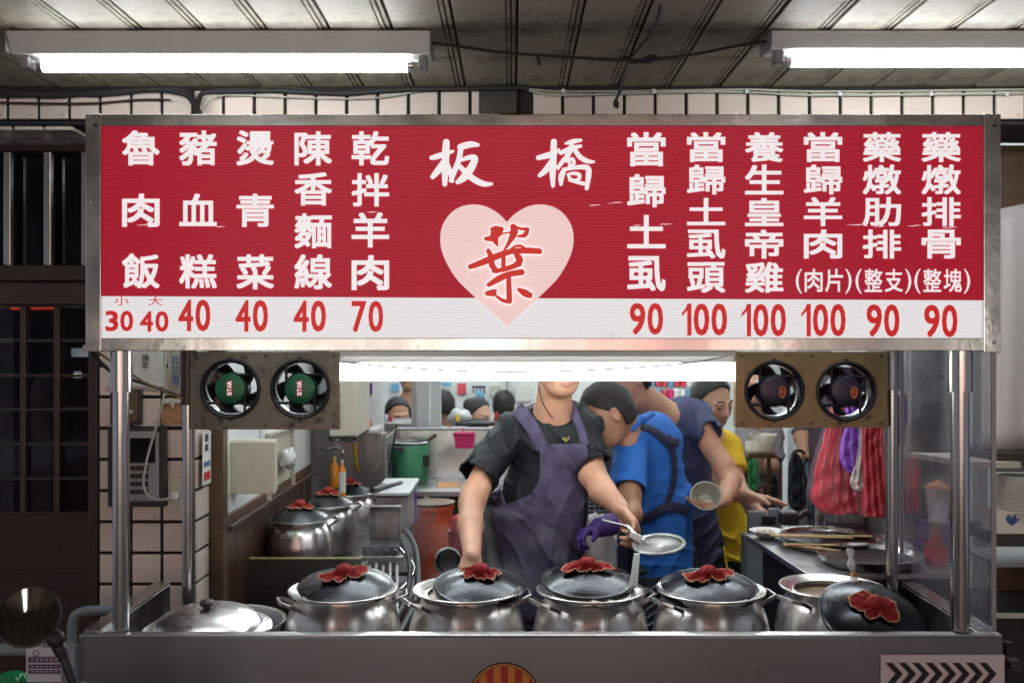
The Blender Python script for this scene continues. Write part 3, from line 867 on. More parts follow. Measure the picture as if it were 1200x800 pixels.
c = W(204.5, 581, PYP - .03); mb = MB(); mb.box((c.x - .010, c.y - .014, c.z - .010), (c.x + .010, c.y + .014, c.z + .010)); build('plug_body', mb, 'white_plastic', pg, bevel=.004)
mb = MB(); mb.tube([W(x, y, 3.14) for x, y in ((192, 400), (194, 440), (192, 463), (186, 490), (177, 520), (171, 545), (168, 565), (173, 580), (185, 585), (199, 584))], .0042, 8, sub=5); build('cord', mb, 'cable_white', pg, smooth='all')
nr = thing('notice', 'narrow paper strip with small marks on the inner side of the tiled pillar', 'notice', W(237, 520, 3.26))
mb = MB(); zz = [W(0, y, 3.27).z for y in (505, 567)]; mb.box((-1.0165, 3.22, zz[1]), (-1.0155, 3.31, zz[0])); build('sheet', mb, 'paper', nr)
mb = MB()
for (a_, b_) in ((508, 517), (520, 528)):
    z0 = W(0, b_, 3.27).z; z1 = W(0, a_, 3.27).z; mb.box((-1.0152, 3.245, z0), (-1.0147, 3.28, z1))
build('mark', mb, 'ink', nr)
mb = MB(); z0 = W(0, 546, 3.27).z; z1 = W(0, 540, 3.27).z; mb.box((-1.0152, 3.235, z0), (-1.0147, 3.30, z1)); build('mark', mb, 'ink_blue', nr)
mb = MB(); z0 = W(0, 562, 3.27).z; z1 = W(0, 552, 3.27).z; mb.box((-1.0152, 3.235, z0), (-1.0147, 3.30, z1)); build('mark', mb, 'sticker_red', nr)

# dark room behind the door panes; added glowing patches imitate reflections in the glass
structure(build('back_room', MB().box((-3.0, 5.6, 0), (-1.15, 5.62, 2.6)).box((-3.0, DY + .1, 2.2), (-1.15, 5.6, 2.22)).box((-1.16, DY + .3, 0), (-1.15, 5.6, 2.2)), 'door_brown'))
tag(build('reflection_strip', MB().box((PX_(12, 4.2), 4.2, ZX_(363.5, 4.2)), (PX_(66, 4.2), 4.22, ZX_(359, 4.2))), 'reflection_red', bevel=.003), 'added red glowing strip behind the top door panes, imitating a reflection', 'reflection strip')
tag(build('reflection_patch', MB().box((PX_(83, 4.6), 4.6, ZX_(418, 4.6)), (PX_(103, 4.6), 4.62, ZX_(408, 4.6))), 'reflection_pale', bevel=.004), 'added pale glowing patch behind the upper right door pane, imitating a reflection', 'lamp')
tag(build('reflection_patch', MB().box((PX_(86, 4.9), 4.9, ZX_(443, 4.9)), (PX_(94, 4.9), 4.92, ZX_(435, 4.9))), 'reflection_pale', bevel=.004), 'tiny added pale glowing patch behind the door panes below the wider one, imitating a reflection', 'lamp')
tag(build('armchair', MB().ball((PX_(58, 4.6), 4.6, ZX_(490, 4.6)), (.11, .1, .22), 16, 10).box((PX_(40, 4.6), 4.5, 0), (PX_(72, 4.6), 4.7, ZX_(500, 4.6))), 'cream', smooth=True), 'pale shape of an armchair dimly seen behind the door panes', 'armchair')
# ================================================================== THE SIGN
SY = 2.500
sign = thing('menu_sign', 'big red and white lit menu sign with white Chinese dish names and a pink heart', 'sign', W(636, 411, SY + .06))
L_, R_, T_, B_ = 100, 1173, 133.5, 411.5
def quad_strip(px0, py0, px1, py1, Y, dy=.012):
    a = W(px0, py1, Y); b = W(px1, py0, Y); m = MB(); m.box((a.x, Y, a.z), (b.x, Y + dy, b.z)); return m
# box behind the face
a = W(103, 409, SY); b = W(1170, 136, SY)
m = MB(); m.box((a.x, SY + .0135, a.z), (b.x, SY + .12, b.z)); build('box', m, 'steel_dull', sign, bevel=.002)
build('frame_strip', quad_strip(118.5, 134, 1152.5, 148, SY - .002), 'steel_frame', sign, bevel=.002)
build('frame_strip', quad_strip(118.5, 396, 1160, 411, SY - .002), 'steel_frame', sign, bevel=.002)
for p0, p1 in ((100, 118), (1153, 1173)):
    fs = build('frame_strip', quad_strip(p0, 133.5, p1, 412 if p0 < 200 else 413, SY - .004, .014), 'steel_frame', sign, bevel=.002)
    for yy, dx in ((137, 3), (147, 3), (401, 2), (236, -4), (136.5, -5)):
        c = W((p0 + p1)/2 + dx, yy, SY - .006); mb = MB(); mb.lathe([(.0045, 0), (.004, .0022), (.0, .0032)], 12, Matrix.Translation(c + Vector((0, .002, 0))) @ Matrix.Rotation(R(90), 4, 'X')); build('rivet', mb, 'steel_dull' if yy != 147 else 'black', fs, smooth=True)
mb = MB()   # hanging corner cap, lower left
a = W(97, 412, SY - .006); b = W(111, 404, SY); mb.box((a.x, a.y, a.z), (b.x, SY - .0045, b.z)); build('corner_bracket', mb, 'steel_dull', sign, bevel=.002)
FYs = SY + .004
def poly(pts, Y, m, name, th=.001):
    mb = MB(); mb.prism([W(x, y, Y) for x, y in pts], (0, th, 0)); return build(name, mb, m, sign)
poly([(117, 347), (1154, 352), (1154, 397), (117, 397)], FYs, 'sign_white', 'price_band', .009)
poly([(117, 147), (1154, 147), (1154, 351.6), (117, 346.6)], FYs, 'sign_red', 'face_panel', .009)
# fine scratches where the sheet is damaged
rs = random.Random(17)
for (x, y, l) in ((690, 241, 14), (712, 238, 18), (742, 264, 9), (772, 263, 16), (822, 262, 9), (905, 262, 12), (992, 264, 22), (1024, 266, 14), (1064, 265, 16), (533, 250, 18), (430, 249, 12), (160, 264, 14), (252, 266, 12), (1104, 267, 18)):
    mb = MB(); n = 7; up = []; dn = []
    for k in range(n):
        w = .75*math.sin(math.pi*(k + .3)/(n - .4))*rs.uniform(.4, 1); yy = y - l*.05*k/n + rs.uniform(-.5, .5)
        up.append(W(x + l*k/(n-1), yy - w, FYs - .0012)); dn.append(W(x + l*k/(n-1), yy + w*.5, FYs - .0012))
    mb.prism(up + dn[::-1], (0, .0008, 0)); build('scratch', mb, 'letter_white', sign)
# heart
hp = []
for i in range(72):
    t = 2*math.pi*i/72
    hx = 16*math.sin(t)**3; hy = 13*math.cos(t) - 5*math.cos(2*t) - 2*math.cos(3*t) - math.cos(4*t)
    hp.append((594 + hx * 78/16, 0, hy))
def heart_outline():
    """two round lobes drawn to a straight-sided point"""
    pts = [(594,260),(603,251),(615,243.5),(628,239.8),(642,240.5),(655,246),(665,256),(671,269),(672,284),(669,298),(662,313),(652,328),(638,342),(622,357),(606,371),(594,382.5)]
    P = smooth_path([Vector((x, y, 0)) for x, y in pts], 5)
    r = [(p.x, p.y) for p in P]; l = [(1188 - x, y) for x, y in r[::-1]]
    return r + l[1:-1]
ho = heart_outline()
mb = MB(); mb.prism([W(x, y, FYs - .0015) for x, y in ho], (0, .001, 0))
build('heart', mb, 'heart_pink', sign)
ST_BAN = [[(60,172,30),(100,162,38),(150,145,34),(205,128,20)], [(160,65,44),(157,130,50),(152,240,48),(150,350,32)], [(150,190,40),(110,250,46),(68,300,32)],
          [(168,215,30),(190,280,34),(200,328,26)],
          [(252,100,40),(320,82,44),(375,86,22)], [(258,100,38),(245,180,36),(215,260,36),(190,325,28)],
          [(262,186,24),(320,168,34),(352,178,42),(325,240,52),(280,300,52),(235,335,30)], [(232,205,22),(275,255,36),(340,312,42),(410,346,38),(465,346,20)]]
ST_QIAO = [[(775,172,32),(840,155,40),(890,135,30),(915,118,20)], [(880,62,40),(878,140,44),(872,250,46),(874,360,26)], [(865,195,34),(825,255,40),(785,290,28)], [(885,215,22),(905,235,18)],
           [(958,76,16),(1010,62,32),(1062,54,20)], [(925,140,26),(990,112,36),(1062,92,20)], [(1000,95,40),(970,160,34),(935,200,30),(908,244,20)], [(1020,120,30),(1060,170,34),(1110,195,30),(1150,198,16)],
           [(965,195,20),(1002,178,22),(1014,205,26),(992,235,24)], [(985,180,18),(985,240,20)],
           [(950,250,30),(930,300,40),(928,350,22)], [(945,250,24),(1030,236,28),(1105,238,36),(1112,290,38),(1100,378,26)],
           [(975,285,20),(1010,275,22),(1050,285,26),(1045,315,24),(1010,322,20),(980,300,18)], [(985,318,24),(1030,332,24),(1080,345,26)]]
ST_YE = [[(338,186,26),(392,186,34)], [(362,188,52),(352,232,50),(370,284,10)], [(300,242,22),(340,238,36),(392,208,22)],
         [(395,212,10),(430,206,10),(452,204,16)], [(462,168,34),(468,205,46),(438,265,24),(402,322,10)], [(462,166,22),(505,182,16),(548,186,24)], [(548,188,24),(532,220,28),(490,228,10)],
         [(208,408,30),(290,378,38),(370,344,38),(450,318,32),(540,312,36),(620,316,34)], [(430,320,10),(466,292,14),(505,284,16),(535,302,14)],
         [(315,312,26),(332,350,34),(338,400,36),(366,434,30)], [(405,340,26),(405,428,26)], [(480,330,30),(500,372,44),(470,400,24)], [(345,436,20),(420,420,30),(500,392,30)],
         [(318,515,26),(380,478,38),(440,452,34),(515,440,36)], [(436,465,28),(438,540,32),(440,612,34)], [(445,618,18),(398,606,22),(362,580,14)], [(308,566,28),(345,562,44)], [(362,545,10),(340,556,14)], [(495,542,20),(530,562,42),(562,578,34)]]
def strokes(sts, org, sc, Y, mname, name, grow=0.0):
    mb = MB()
    for i, st in enumerate(sts): stroke(mb, st, org, sc, Y - i * .00006, grow)
    return build(name, mb, mname, sign)
strokes(ST_BAN, (495, 155), 5.714, FYs - .0022, 'letter_white', 'brush_lettering')
strokes(ST_QIAO, (495, 155), 5.714, FYs - .0022, 'letter_white', 'brush_lettering')
strokes(ST_YE, (510, 232), 5.065, FYs - .0030, 'letter_white', 'lettering_outline', 17)
strokes(ST_YE, (510, 232), 5.065, FYs - .0046, 'kanji_red', 'brush_lettering')
LYs = FYs - .0016
COLS = [('魯肉飯', 143, 187, [(153,194),(227,266),(297,338)]), ('豬血糕', 210, 254, [(153,194),(227,265),(298,338)]), ('燙青菜', 277, 321, [(153,194),(227,266),(298,339)]),
        ('陳香麵線', 345, 389, [(154,194),(202,241),(250,291),(298,339)]), ('乾拌羊肉', 412, 456, [(154,194),(203,242),(249,290),(299,340)]),
        ('當歸土虱', 735, 780, [(155,195),(204,243),(252,291),(300,341)]),
        ('當歸土虱頭', 805, 850, [(155,190),(193,228),(232,264),(269,303),(307,343)]), ('養生皇帝雞', 873, 918, [(155,190),(193,228),(232,265),(269,303),(307,343)]),
        ('當歸羊肉', 942, 987, [(155,190),(193,228),(231,265),(269,303)]), ('藥燉肋排', 1011, 1056, [(155,190),(193,228),(231,265),(269,303)]), ('藥燉排骨', 1080, 1126, [(155,190),(193,228),(231,265),(269,303)])]
for s_, x0, x1, rows in COLS:
    for ch, (y0, y1) in zip(s_, rows):
        mb = MB(); glyph(mb, ch, x0, y0, x1, y1, LYs, .034); build('dish_character', mb, 'letter_white', sign)
for s_, x0 in (('肉片', 932), ('整支', 1002), ('整塊', 1071)):
    mb = MB()
    glyph(mb, '(', x0 + .5, 315, x0 + 8, 344, LYs, .0); glyph(mb, ')', x0 + 58.5, 315, x0 + 66, 344, LYs, .0)
    glyph(mb, s_[0], x0 + 11, 315, x0 + 32, 342, LYs, .022); glyph(mb, s_[1], x0 + 35, 315, x0 + 56, 342, LYs, .022)
    build('dish_note', mb, 'letter_white', sign)
def number(s_, x0, y0, x1, y1):
    mb = MB(); n = len(s_); gap = 2.5; ws = [0.62 if c == '1' else 1.0 for c in s_]
    u = (x1 - x0 - gap * (n-1)) / sum(ws); x = x0
    for c, w in zip(s_, ws): glyph(mb, c, x, y0, x + u*w, y1, LYs, .032); x += u*w + gap
    build('price', mb, 'letter_red', sign)
for a_ in (('30',123.5,364,156,388), ('40',164,364.5,197.5,388.5), ('40',209,351,246.5,388), ('40',276,351.5,314,388.5), ('40',344,352,382,388.5), ('70',412,352.5,449,389),
          ('90',738,355,777,392), ('100',799,355.5,852,393), ('100',869,356,921,394), ('100',939,356,991,394), ('90',1015.5,356.5,1054,394.5), ('90',1083,357,1122,395)): number(*a_)
mb = MB(); glyph(mb, '小', 134, 346.9, 151, 358, LYs, .0); glyph(mb, '大', 174, 347.2, 190, 358, LYs, .0); build('size_note', mb, 'letter_red', sign)

# ================================================================== STALL
def PX(px, Y): return (px - 600) / F * Y
SX0, SX1 = W(92, 0, SY).x, W(1175, 0, SY).x
TZt = W(0, 746, SY).z         # top of apron
BY = 3.02
stall = thing('food_stall', 'stainless steel food stall counter with posts and clear side sheet', 'food stall', ((SX0+SX1)/2, 2.76, 0))
m = MB(); m.box((SX0, SY, .10), (SX1, SY + .012, TZt)); build('front_panel', m, 'steel_apron', stall, bevel=.002)
m = MB(); m.box((SX0 + .001, SY - .0015, TZt + .0005), (SX1 - .001, SY + .030, TZt + .006)); build('front_rim', m, 'steel_edge', stall, bevel=.002)
PB = .56
m = MB(); m.box((SX0 + .002, SY + .0125, .10), (SX0 + .012, BY, TZt + .0)); build('side_panel', m, 'steel_dull', stall)
m = MB(); m.box((SX1 - .012, SY + .0125, .10), (SX1 - .002, BY, TZt + .0)); build('side_panel', m, 'steel_dull', stall)
m = MB(); m.box((SX0 + .0, SY + .031, TZt + .0005), (SX0 + .045, BY + .02, TZt + .010)); m.box((SX0 + .040, SY + .0125, TZt - .16), (SX0 + .046, BY + .02, TZt + .002)); build('side_rail', m, 'steel', stall, bevel=.002)
m = MB(); m.box((SX1 - .045, SY + .031, TZt + .0005), (SX1, BY + .30, TZt + .010)); m.box((SX1 - .049, SY + .0125, TZt - .16), (SX1 - .044, BY + .02, TZt + .002)); build('side_rail', m, 'steel', stall, bevel=.002)
m = MB(); m.box((SX0 + .013, SY + .0125, PB - .02), (SX1 - .013, BY, PB)); build('deck', m, 'steel_black', stall)
m = MB(); m.box((SX0 + .05, BY - .012, PB), (SX1 - .05, BY, PB + .07)); build('back_rail', m, 'steel_dull', stall)
m = MB()
for x in (SX0 + .06, SX1 - .06):
    for y in (SY + .06, BY - .06): m.cyl((x, y, 0), (x, y, .10), .03)
build('caster', m, 'rubber', stall, smooth=True)
SHT = W(0, 414, SY).z
posts = [(142, SY + .035, 9.5), (1125, SY + .035, 10.5), (221, 3.00, 7.2), (1045, 2.98, 7.2)]
for i, (px, Y, hw) in enumerate(posts):
    x = PX(px, Y); r = hw / F * Y
    pz = TZt + .010 if Y < 2.8 else PB
    m = MB(); m.cyl((x, Y, pz), (x, Y, SHT + .09 if Y < 2.7 else 1.66), r, n=28, caps=True); build('post', m, 'steel_post', stall, smooth=True)
    if Y < 2.7:
        zs = W(0, 459, Y).z
        m = MB(); m.cyl((x, Y, zs), (x, Y, SHT + .08), r * 1.30, n=28); build('post_sleeve', m, 'steel_post', stall, smooth=True)
    else:
        zs = W(0, 457 if px > 600 else 474, Y).z
        m = MB(); m.cyl((x, Y, zs), (x, Y, 1.66), r * 1.25, n=28); build('post_sleeve', m, 'wood_brown' if px < 600 else 'steel_dull', stall, smooth=True)
# beam carrying the sign and canopy rails behind it
m = MB(); m.box((PX(222, 3.0), 2.98, 1.62), (PX(1050, 3.0), 3.01, 1.66)); build('beam', m, 'steel_dull', stall, bevel=.002)
for px in (142, 1125): 
    x = PX(px, SY + .035); m = MB(); m.box((x - .012, SY + .125, 1.62), (x + .012, 2.979, 1.65)); build('beam', m, 'steel_dull', stall, bevel=.002)
m = MB(); m.box((SX1 - .020, SY + .012, TZt + .011), (SX1 - .016, 3.10, SHT + .05)); build('side_sheet', m, 'acrylic', stall)
for y in (SY + .008, 3.10): 
    m = MB(); m.box((SX1 - .024, y, TZt + .011), (SX1 - .012, y + .005, SHT + .05)); build('sheet_edge', m, 'steel_dull', stall)
# emblem on the apron
em = Vector((PX(591, SY), SY, W(0, 800, SY).z - .038)); er = .072 + .012
M90 = Matrix.Translation(em + Vector((0, -.001, 0))) @ Matrix.Rotation(R(90), 4, 'X')
eb = build('emblem', MB().lathe([(er*1.09, -.0008), (er*1.09, .0012), (0, .0014)], 56, M90), 'black', stall)
build('emblem_ring', MB().lathe([(er*1.05, .0016), (er*1.05, .0024), (er*.995, .0024), (er*.995, .0016)], 56, M90, close=True), 'orange', eb)
for i in range(9):
    a0 = -er*.97 + i * er*1.94/9; a1 = a0 + er*1.94/9
    pts = []
    for k in range(7):
        x = a0 + (a1-a0)*k/6; x = max(-er*.969, min(er*.969, x)); pts.append((x, math.sqrt(max(0, (er*.97)**2 - x*x))))
    out = [(em.x + x, em.y - .0030, em.z + z) for x, z in pts] + [(em.x + x, em.y - .0030, em.z - z) for x, z in pts[::-1]]
    mb = MB(); mb.prism(out, (0, .0006, 0)); build('stripe', mb, 'orange' if i % 2 else 'emblem_red', eb)
# arrow board
ab = thing('arrow_sign', 'pale board with eight black arrowheads pointing right on the lower right of the stall front', 'sign', (PX(1103, SY), SY, .74))
a = W(1031, 766, SY); b = W(1176, 840, SY)
mb = MB(); mb.box((a.x, SY - .006, b.z), (b.x, SY - .0005, a.z)); build('board', mb, 'arrow_board', ab, bevel=.001)
for k in range(8):
    x = 1037.5 + k * 15.7; Yk = SY - .0072
    pts = [(x, 776), (x + 8.5, 776), (x + 20.5, 789), (x + 8, 803.5), (x - .5, 803.5), (x + 12, 789)]
    mb = MB(); mb.prism([W(px, py, Yk) for px, py in pts], (0, .0010, 0)); build('arrowhead', mb, 'black', ab)

# ------------------------------------------------------------------ fan panels
def plate_ring(mb, x0, x1, z0, z1, cx, cz, r, y, th, n=48):
    inn = []; out = []
    for i in range(n):
        a = 2*math.pi*(i + .5)/n; dx, dz = math.cos(a), math.sin(a)
        inn.append((cx + r*dx, cz + r*dz))
        tx = ((x1 - cx) / dx if dx > 0 else (x0 - cx) / dx) if abs(dx) > 1e-9 else 1e9
        tz = ((z1 - cz) / dz if dz > 0 else (z0 - cz) / dz) if abs(dz) > 1e-9 else 1e9
        t = min(tx, tz); out.append([cx + t*dx, cz + t*dz])
    for X_, Z_ in ((x0,z0),(x0,z1),(x1,z0),(x1,z1)):
        i = min(range(n), key=lambda q: (out[q][0]-X_)**2 + (out[q][1]-Z_)**2); out[i] = [X_, Z_]
    vs = [(x, y, z) for x, z in inn] + [(x, y, z) for x, z in out] + [(x, y + th, z) for x, z in inn] + [(x, y + th, z) for x, z in out]
    fs = []
    for i in range(n):
        k = (i+1) % n
        fs += [(i, k, n+k, n+i), (2*n+i, 3*n+i, 3*n+k, 2*n+k), (i, 2*n+i, 2*n+k, k)]
        fs.append((n+i, n+k, 3*n+k, 3*n+i))
    mb.add(vs, fs)
def fan_panel(px0, px1, py0, py1, Y, centers, pm, capm, word, stick, label, ang):
    a = W(px0, py1, Y); b = W(px1, py0, Y)
    t = thing('fan_panel', label, 'fan panel', ((a.x+b.x)/2, Y, a.z))
    mid = (PX(centers[0][0], Y) + PX(centers[1][0], Y)) / 2
    rr = 33.5 / F * Y
    mb = MB()
    plate_ring(mb, a.x, mid, a.z, b.z, PX(centers[0][0], Y), W(0, centers[0][1], Y).z, rr, Y, .003)
    plate_ring(mb, mid, b.x, a.z, b.z, PX(centers[1][0], Y), W(0, centers[1][1], Y).z, rr, Y, .003)
    mb.box((a.x, Y + .0035, a.z), (b.x, Y + .03, a.z + .003)); mb.box((a.x, Y + .0035, a.z + .004), (a.x + .003, Y + .03, b.z)); mb.box((b.x - .003, Y + .0035, a.z + .004), (b.x, Y + .03, b.z))
    build('plate', mb, pm, t)
    for (cx, cy) in centers:
        c = W(cx, cy, Y)
        T = Matrix.Translation(c) @ Matrix.Rotation(R(90), 4, 'X')     # local z -> -Y (towards the street)
        fn = build('fan', MB().lathe([(rr*1.06, -.0005), (rr*1.06, .005), (rr*1.0, .007), (rr*.94, .004), (rr*.93, -.055), (rr*1.0, -.055)], 48, T, close=True), 'fan_black', t, smooth=True)
        build('ring', MB().lathe([(rr*.925, -.004), (rr*.925, -.050), (rr*.915, -.050), (rr*.905, -.006)], 48, T, close=True), 'fan_ring', fn, smooth=True)
        hr = rr * .535
        hub = build('hub', MB().lathe([(hr*1.02, -.045), (hr*1.02, -.006), (hr, -.002), (hr*.97, .0035), (hr*.85, .006), (hr*.5, .0075), (0, .008)], 36, T), capm, fn, smooth=True)
        build('hub_shell', MB().lathe([(hr*1.05, -.048), (hr*1.12, -.044), (hr*1.10, -.008), (hr*1.03, -.006)], 36, T, close=True), 'fan_black', fn, smooth=True)
        for k in range(4):
            th = ang + k * math.pi/2
            d = Vector((math.cos(th), 0, math.sin(th))); q = Vector((-math.sin(th), 0, math.cos(th)))
            p0 = c + q * hr * .93 - d * hr * .1 + Vector((0, .004, 0)); p1 = c + q * hr * .93 + d * rr * .86 + Vector((0, .002, 0))
            mb = MB(); mb.cyl(p0, p1, .0042, n=8); build('strut', mb, 'fan_black', fn, smooth=True)
        for k in range(5):
            th = ang + .5 + k * 2*math.pi/5
            P = []
            for i in range(7):
                r_ = hr*1.05 + (rr*.88 - hr*1.05) * i/6
                for j in range(5):
                    tt = th + (j/4 - .5) * .74 + i * .06; yy = .028 + (j/4 - .5) * .030
                    P.append(c + Vector((r_*math.cos(tt), yy, r_*math.sin(tt))))
            mb = MB(); mb.grid(P, 5, 7); build('blade', mb, 'fan_black', fn, smooth='all', solid=.0015)
        # sticker with the maker's word
        mb = MB()
        if stick == 'r':
            mb.prism([W(cx - 3.4 - 1, cy - 10, Y - .0105), W(cx + 3.2 - 1, cy - 10, Y - .0105), W(cx + 3.2 - 1, cy + 8.5, Y - .0105), W(cx - 3.4 - 1, cy + 8.5, Y - .0105)], (0, .001, 0))
            build('sticker', mb, 'sticker_red', fn)
            mb = MB()
            for q, ch in enumerate('STAR'): glyph(mb, ch, cx - 3.6, cy + 3.7 - q*4.3, cx + 1.4, cy + 7.6 - q*4.3, Y - .0114, .02, flip='ccw')
            build('lettering', mb, 'letter_white', fn)
        else:
            mb.prism([W(cx + 9.5 + 4.2*math.cos(k*math.pi/12), cy + 1.5 + 7.6*math.sin(k*math.pi/12), Y - .0105) for k in range(24)], (0, .001, 0))
            build('sticker', mb, 'sticker_orange', fn)
            mb = MB()
            for q, ch in enumerate('SUN'): glyph(mb, ch, cx + 7.2, cy + 2.9 - q*3.9, cx + 11.8, cy + 6.3 - q*3.9, Y - .0114, .02, flip='ccw')
            build('lettering', mb, 'black', fn)
    for sx in (px0 + 7, (px0+px1)/2, px1 - 7):
        for sy in (py0 + 5, py1 - 5):
            c = W(sx, sy, Y); mb = MB(); mb.lathe([(.0045, .0003), (.004, .0025), (0, .0032)], 10, Matrix.Translation(c) @ Matrix.Rotation(R(90), 4, 'X')); build('screw', mb, 'steel_black', t, smooth=True)
    for cx, cy in centers:
        for dy in (-35.5, 35.5):
            c = W(cx, cy + dy, Y); mb = MB(); mb.cyl((c.x, c.y - .006, c.z), (c.x, c.y - .0005, c.z), .0065, n=6); build('bolt', mb, 'black', t)
    return t
fan_panel(223, 398, 412, 503, 2.955, [(270, 455.5), (352, 455.5)], 'fan_panel', 'fan_green', 'STAR', 'r', 'grimy grey panel with two green-hubbed fans under the left half of the sign', 0.0)
fan_panel(862, 1040, 412, 501, 2.94, [(907.5, 457.5), (991.5, 458)], 'fan_panel_warm', 'fan_blue', 'SUN', 'o', 'rusty golden panel with two blue-hubbed fans under the right half of the sign', math.pi/2*0)

# ------------------------------------------------------------------ lamp under the sign
LY = 2.96
lt = thing('batten_lamp', 'long bright white batten lamp hanging under the middle of the sign', 'lamp', W(630, 413, LY))
a = W(398, 425, LY); b = W(862, 419.5, LY)
m = MB(); m.box((a.x, LY - .005, a.z), (b.x, LY + .06, W(0, 402, LY).z)); build('housing', m, 'lamp_white', lt, bevel=.003)
a = W(399, 446, LY); 
m = MB(); z0, z1 = W(0, 446, LY).z, W(0, 425.5, LY).z
prof = []
for k in range(13):
    t_ = math.pi * k / 12; prof.append((LY + .026 - .024*math.cos(t_), z1 - (z1 - z0) * (math.sin(t_) ** .6)))
m.prism([(PX(399, LY), y, z) for y, z in prof], (PX(861, LY) - PX(399, LY), 0, 0)); build('diffuser', m, 'batten_glow', lt, smooth=True)
mb = MB(); mb.box((PX(398, LY - .03), LY - .03, W(0, 418, LY - .03).z), (PX(862, LY - .03), LY - .020, W(0, 405, LY - .03).z)); build('reflector', mb, 'white_plastic', lt, bevel=.001)
mb = MB(); mb.tube([W(400, 424, 2.90), W(450, 429, 2.89), W(540, 434.5, 2.88), W(620, 435.5, 2.88), W(700, 433, 2.88), W(800, 426, 2.89), W(860, 416, 2.90)], .0028, 8, sub=6)
tag(build('cord', mb, 'cable_white', smooth='all'), 'thin cord sagging in front of the batten lamp', 'cord')

# ================================================================== POTS
def pot_prof(H=.26, rb=.163, rn=.119, rr=.152, rfoot=.11):
    o = [(rfoot, 0), (rfoot + .025, .006), (rb*.93, H*.22), (rb, H*.45), (rb*.985, H*.60), (rb*.90, H*.80), (rn*1.0, H*.925), (rn*1.0, H*.95), (rr*.97, H*.985), (rr, H*.995), (rr, H*1.01), (rr*.955, H*1.008), (rn*.96, H*.955), (rn*.96, H*.93), (rb*.96, H*.5), (rfoot, .006)]
    P = [Vector((r, 0, z)) for r, z in o]
    P = smooth_path(P, 4)
    return [(p.x, p.z) for p in P]
def handle_mb(side, H, rr, yaw=0.0):
    """angular strap handle bent like a trapezium, welded under the rim"""
    mb = MB(); z = H * .90
    s = side
    pts = [(s*rr*.82, -.050, z - .012), (s*(rr*1.02), -.046, z + .004), (s*(rr*1.17), -.032, z + .010), (s*(rr*1.17), .032, z + .010), (s*(rr*1.02), .046, z + .004), (s*rr*.82, .050, z - .012)]
    Mr = Matrix.Rotation(yaw, 3, 'Z')
    P = [Mr @ Vector(p) for p in pts]
    # flat strap: box segments
    w = .011; th = .0022
    n = len(P); L = []; 
    for i, p in enumerate(P):
        t = (P[min(i+1, n-1)] - P[max(i-1, 0)]).normalized(); up = Vector((0, 0, 1)); up = (up - t*up.dot(t)).normalized(); sd = t.cross(up)
        L.append([p + up*w/2 + sd*th, p - up*w/2 + sd*th, p - up*w/2 - sd*th, p + up*w/2 - sd*th])
    vs = [q for r_ in L for q in r_]; fs = []
    for i in range(n-1):
        for k in range(4): fs.append((4*i+k, 4*i+(k+1)%4, 4*i+4+(k+1)%4, 4*i+4+k))
    fs += [(3,2,1,0), (4*n-4, 4*n-3, 4*n-2, 4*n-1)]
    mb.add(vs, fs); return mb
def make_pot(label, loc, sc=1.0, yaw=(0, 0), fill='noodle', level=.88, H=.26):
    t = thing('soup_pot', label, 'pot', loc, 'steel soup pots')
    build('body', MB().lathe([(r*sc, z*sc) for r, z in pot_prof(H)], 64, None, close=True), 'steel_pot', t, smooth=True, local=True, angle=60)
    for s_, yw in zip((-1, 1), yaw): build('handle', handle_mb(s_, H*sc, .152*sc, yw), 'steel', t, bevel=.001, local=True)
    # contents: an uneven disc
    rs = random.Random(sum(map(ord, label)) % 999); P = []; nu = 36; nv = 9
    for j in range(nv):
        for i in range(nu):
            r_ = .124 * sc * j/(nv-1); a_ = 2*math.pi*i/nu
            z = H*sc*level + (.006 if fill == 'noodle' else .0008) * (math.sin(9*a_ + j*1.3) * math.sin(j*1.1) + rs.uniform(-.5, .5))
            P.append(Vector((r_*math.cos(a_), r_*math.sin(a_), z)))
    mb = MB(); mb.grid(P, nu, nv, closed_u=True); build('soup', mb, fill, t, smooth='all', local=True)
    return t
def ruffle(mb_c, mb_t, seed, size=.050, lobes=2):
    """cloth tied over the knob: a wrapped ball in the middle and crumpled wings around it"""
    rs = random.Random(seed); nu = 120; nv = 18; P = []; ph = rs.uniform(0, 6); p2 = rs.uniform(0, 6); off = rs.uniform(-.3, .3)
    for j in range(nv):
        s = j/(nv-1)
        for i in range(nu):
            a = 2*math.pi*i/nu
            lob = .62 + .46 * abs(math.cos(a - off)) ** 1.3 + .15*math.sin(2*a + ph) + .10*math.sin(5*a + p2)
            rr = .010 + (size*1.15*lob - .010) * s
            c1 = 1 - abs(math.sin(3.5*a + ph + .8*s)); c2 = 1 - abs(math.sin(6*a + p2 - .9*s)); c3 = math.sin(17*a + 5*s + ph)
            z = .017*(1 - min(1, s*2.4))**1.2 + .0045 + min(1, s*2.2) * (.014*c1**2 + .008*c2**2 + .0013*c3) * (1.15 - .55*s)
            rr *= 1 - .10*c1 * s
            P.append(Vector((rr*math.cos(a), rr*math.sin(a)*.90, max(z, .002))))
    mb_c.grid(P, nu, nv, closed_u=True)
    Q = []
    for j in range(15):
        for i in range(30):
            th = 2*math.pi*i/30; f = math.pi*j/14
            r_ = .0205*(1 + .06*math.sin(5*th + ph) * math.sin(f) + .05*math.sin(9*th + 4*f + p2))
            Q.append(Vector((r_*1.12*math.sin(f)*math.cos(th), r_*math.sin(f)*math.sin(th), .022 + r_*.72*math.cos(f))))
    mb_c.grid(Q, 30, 15, closed_u=True)
    mb_t.tube([p + Vector((0, 0, .0005)) for p in P[-nu:]], .0017, 6, closed=True)
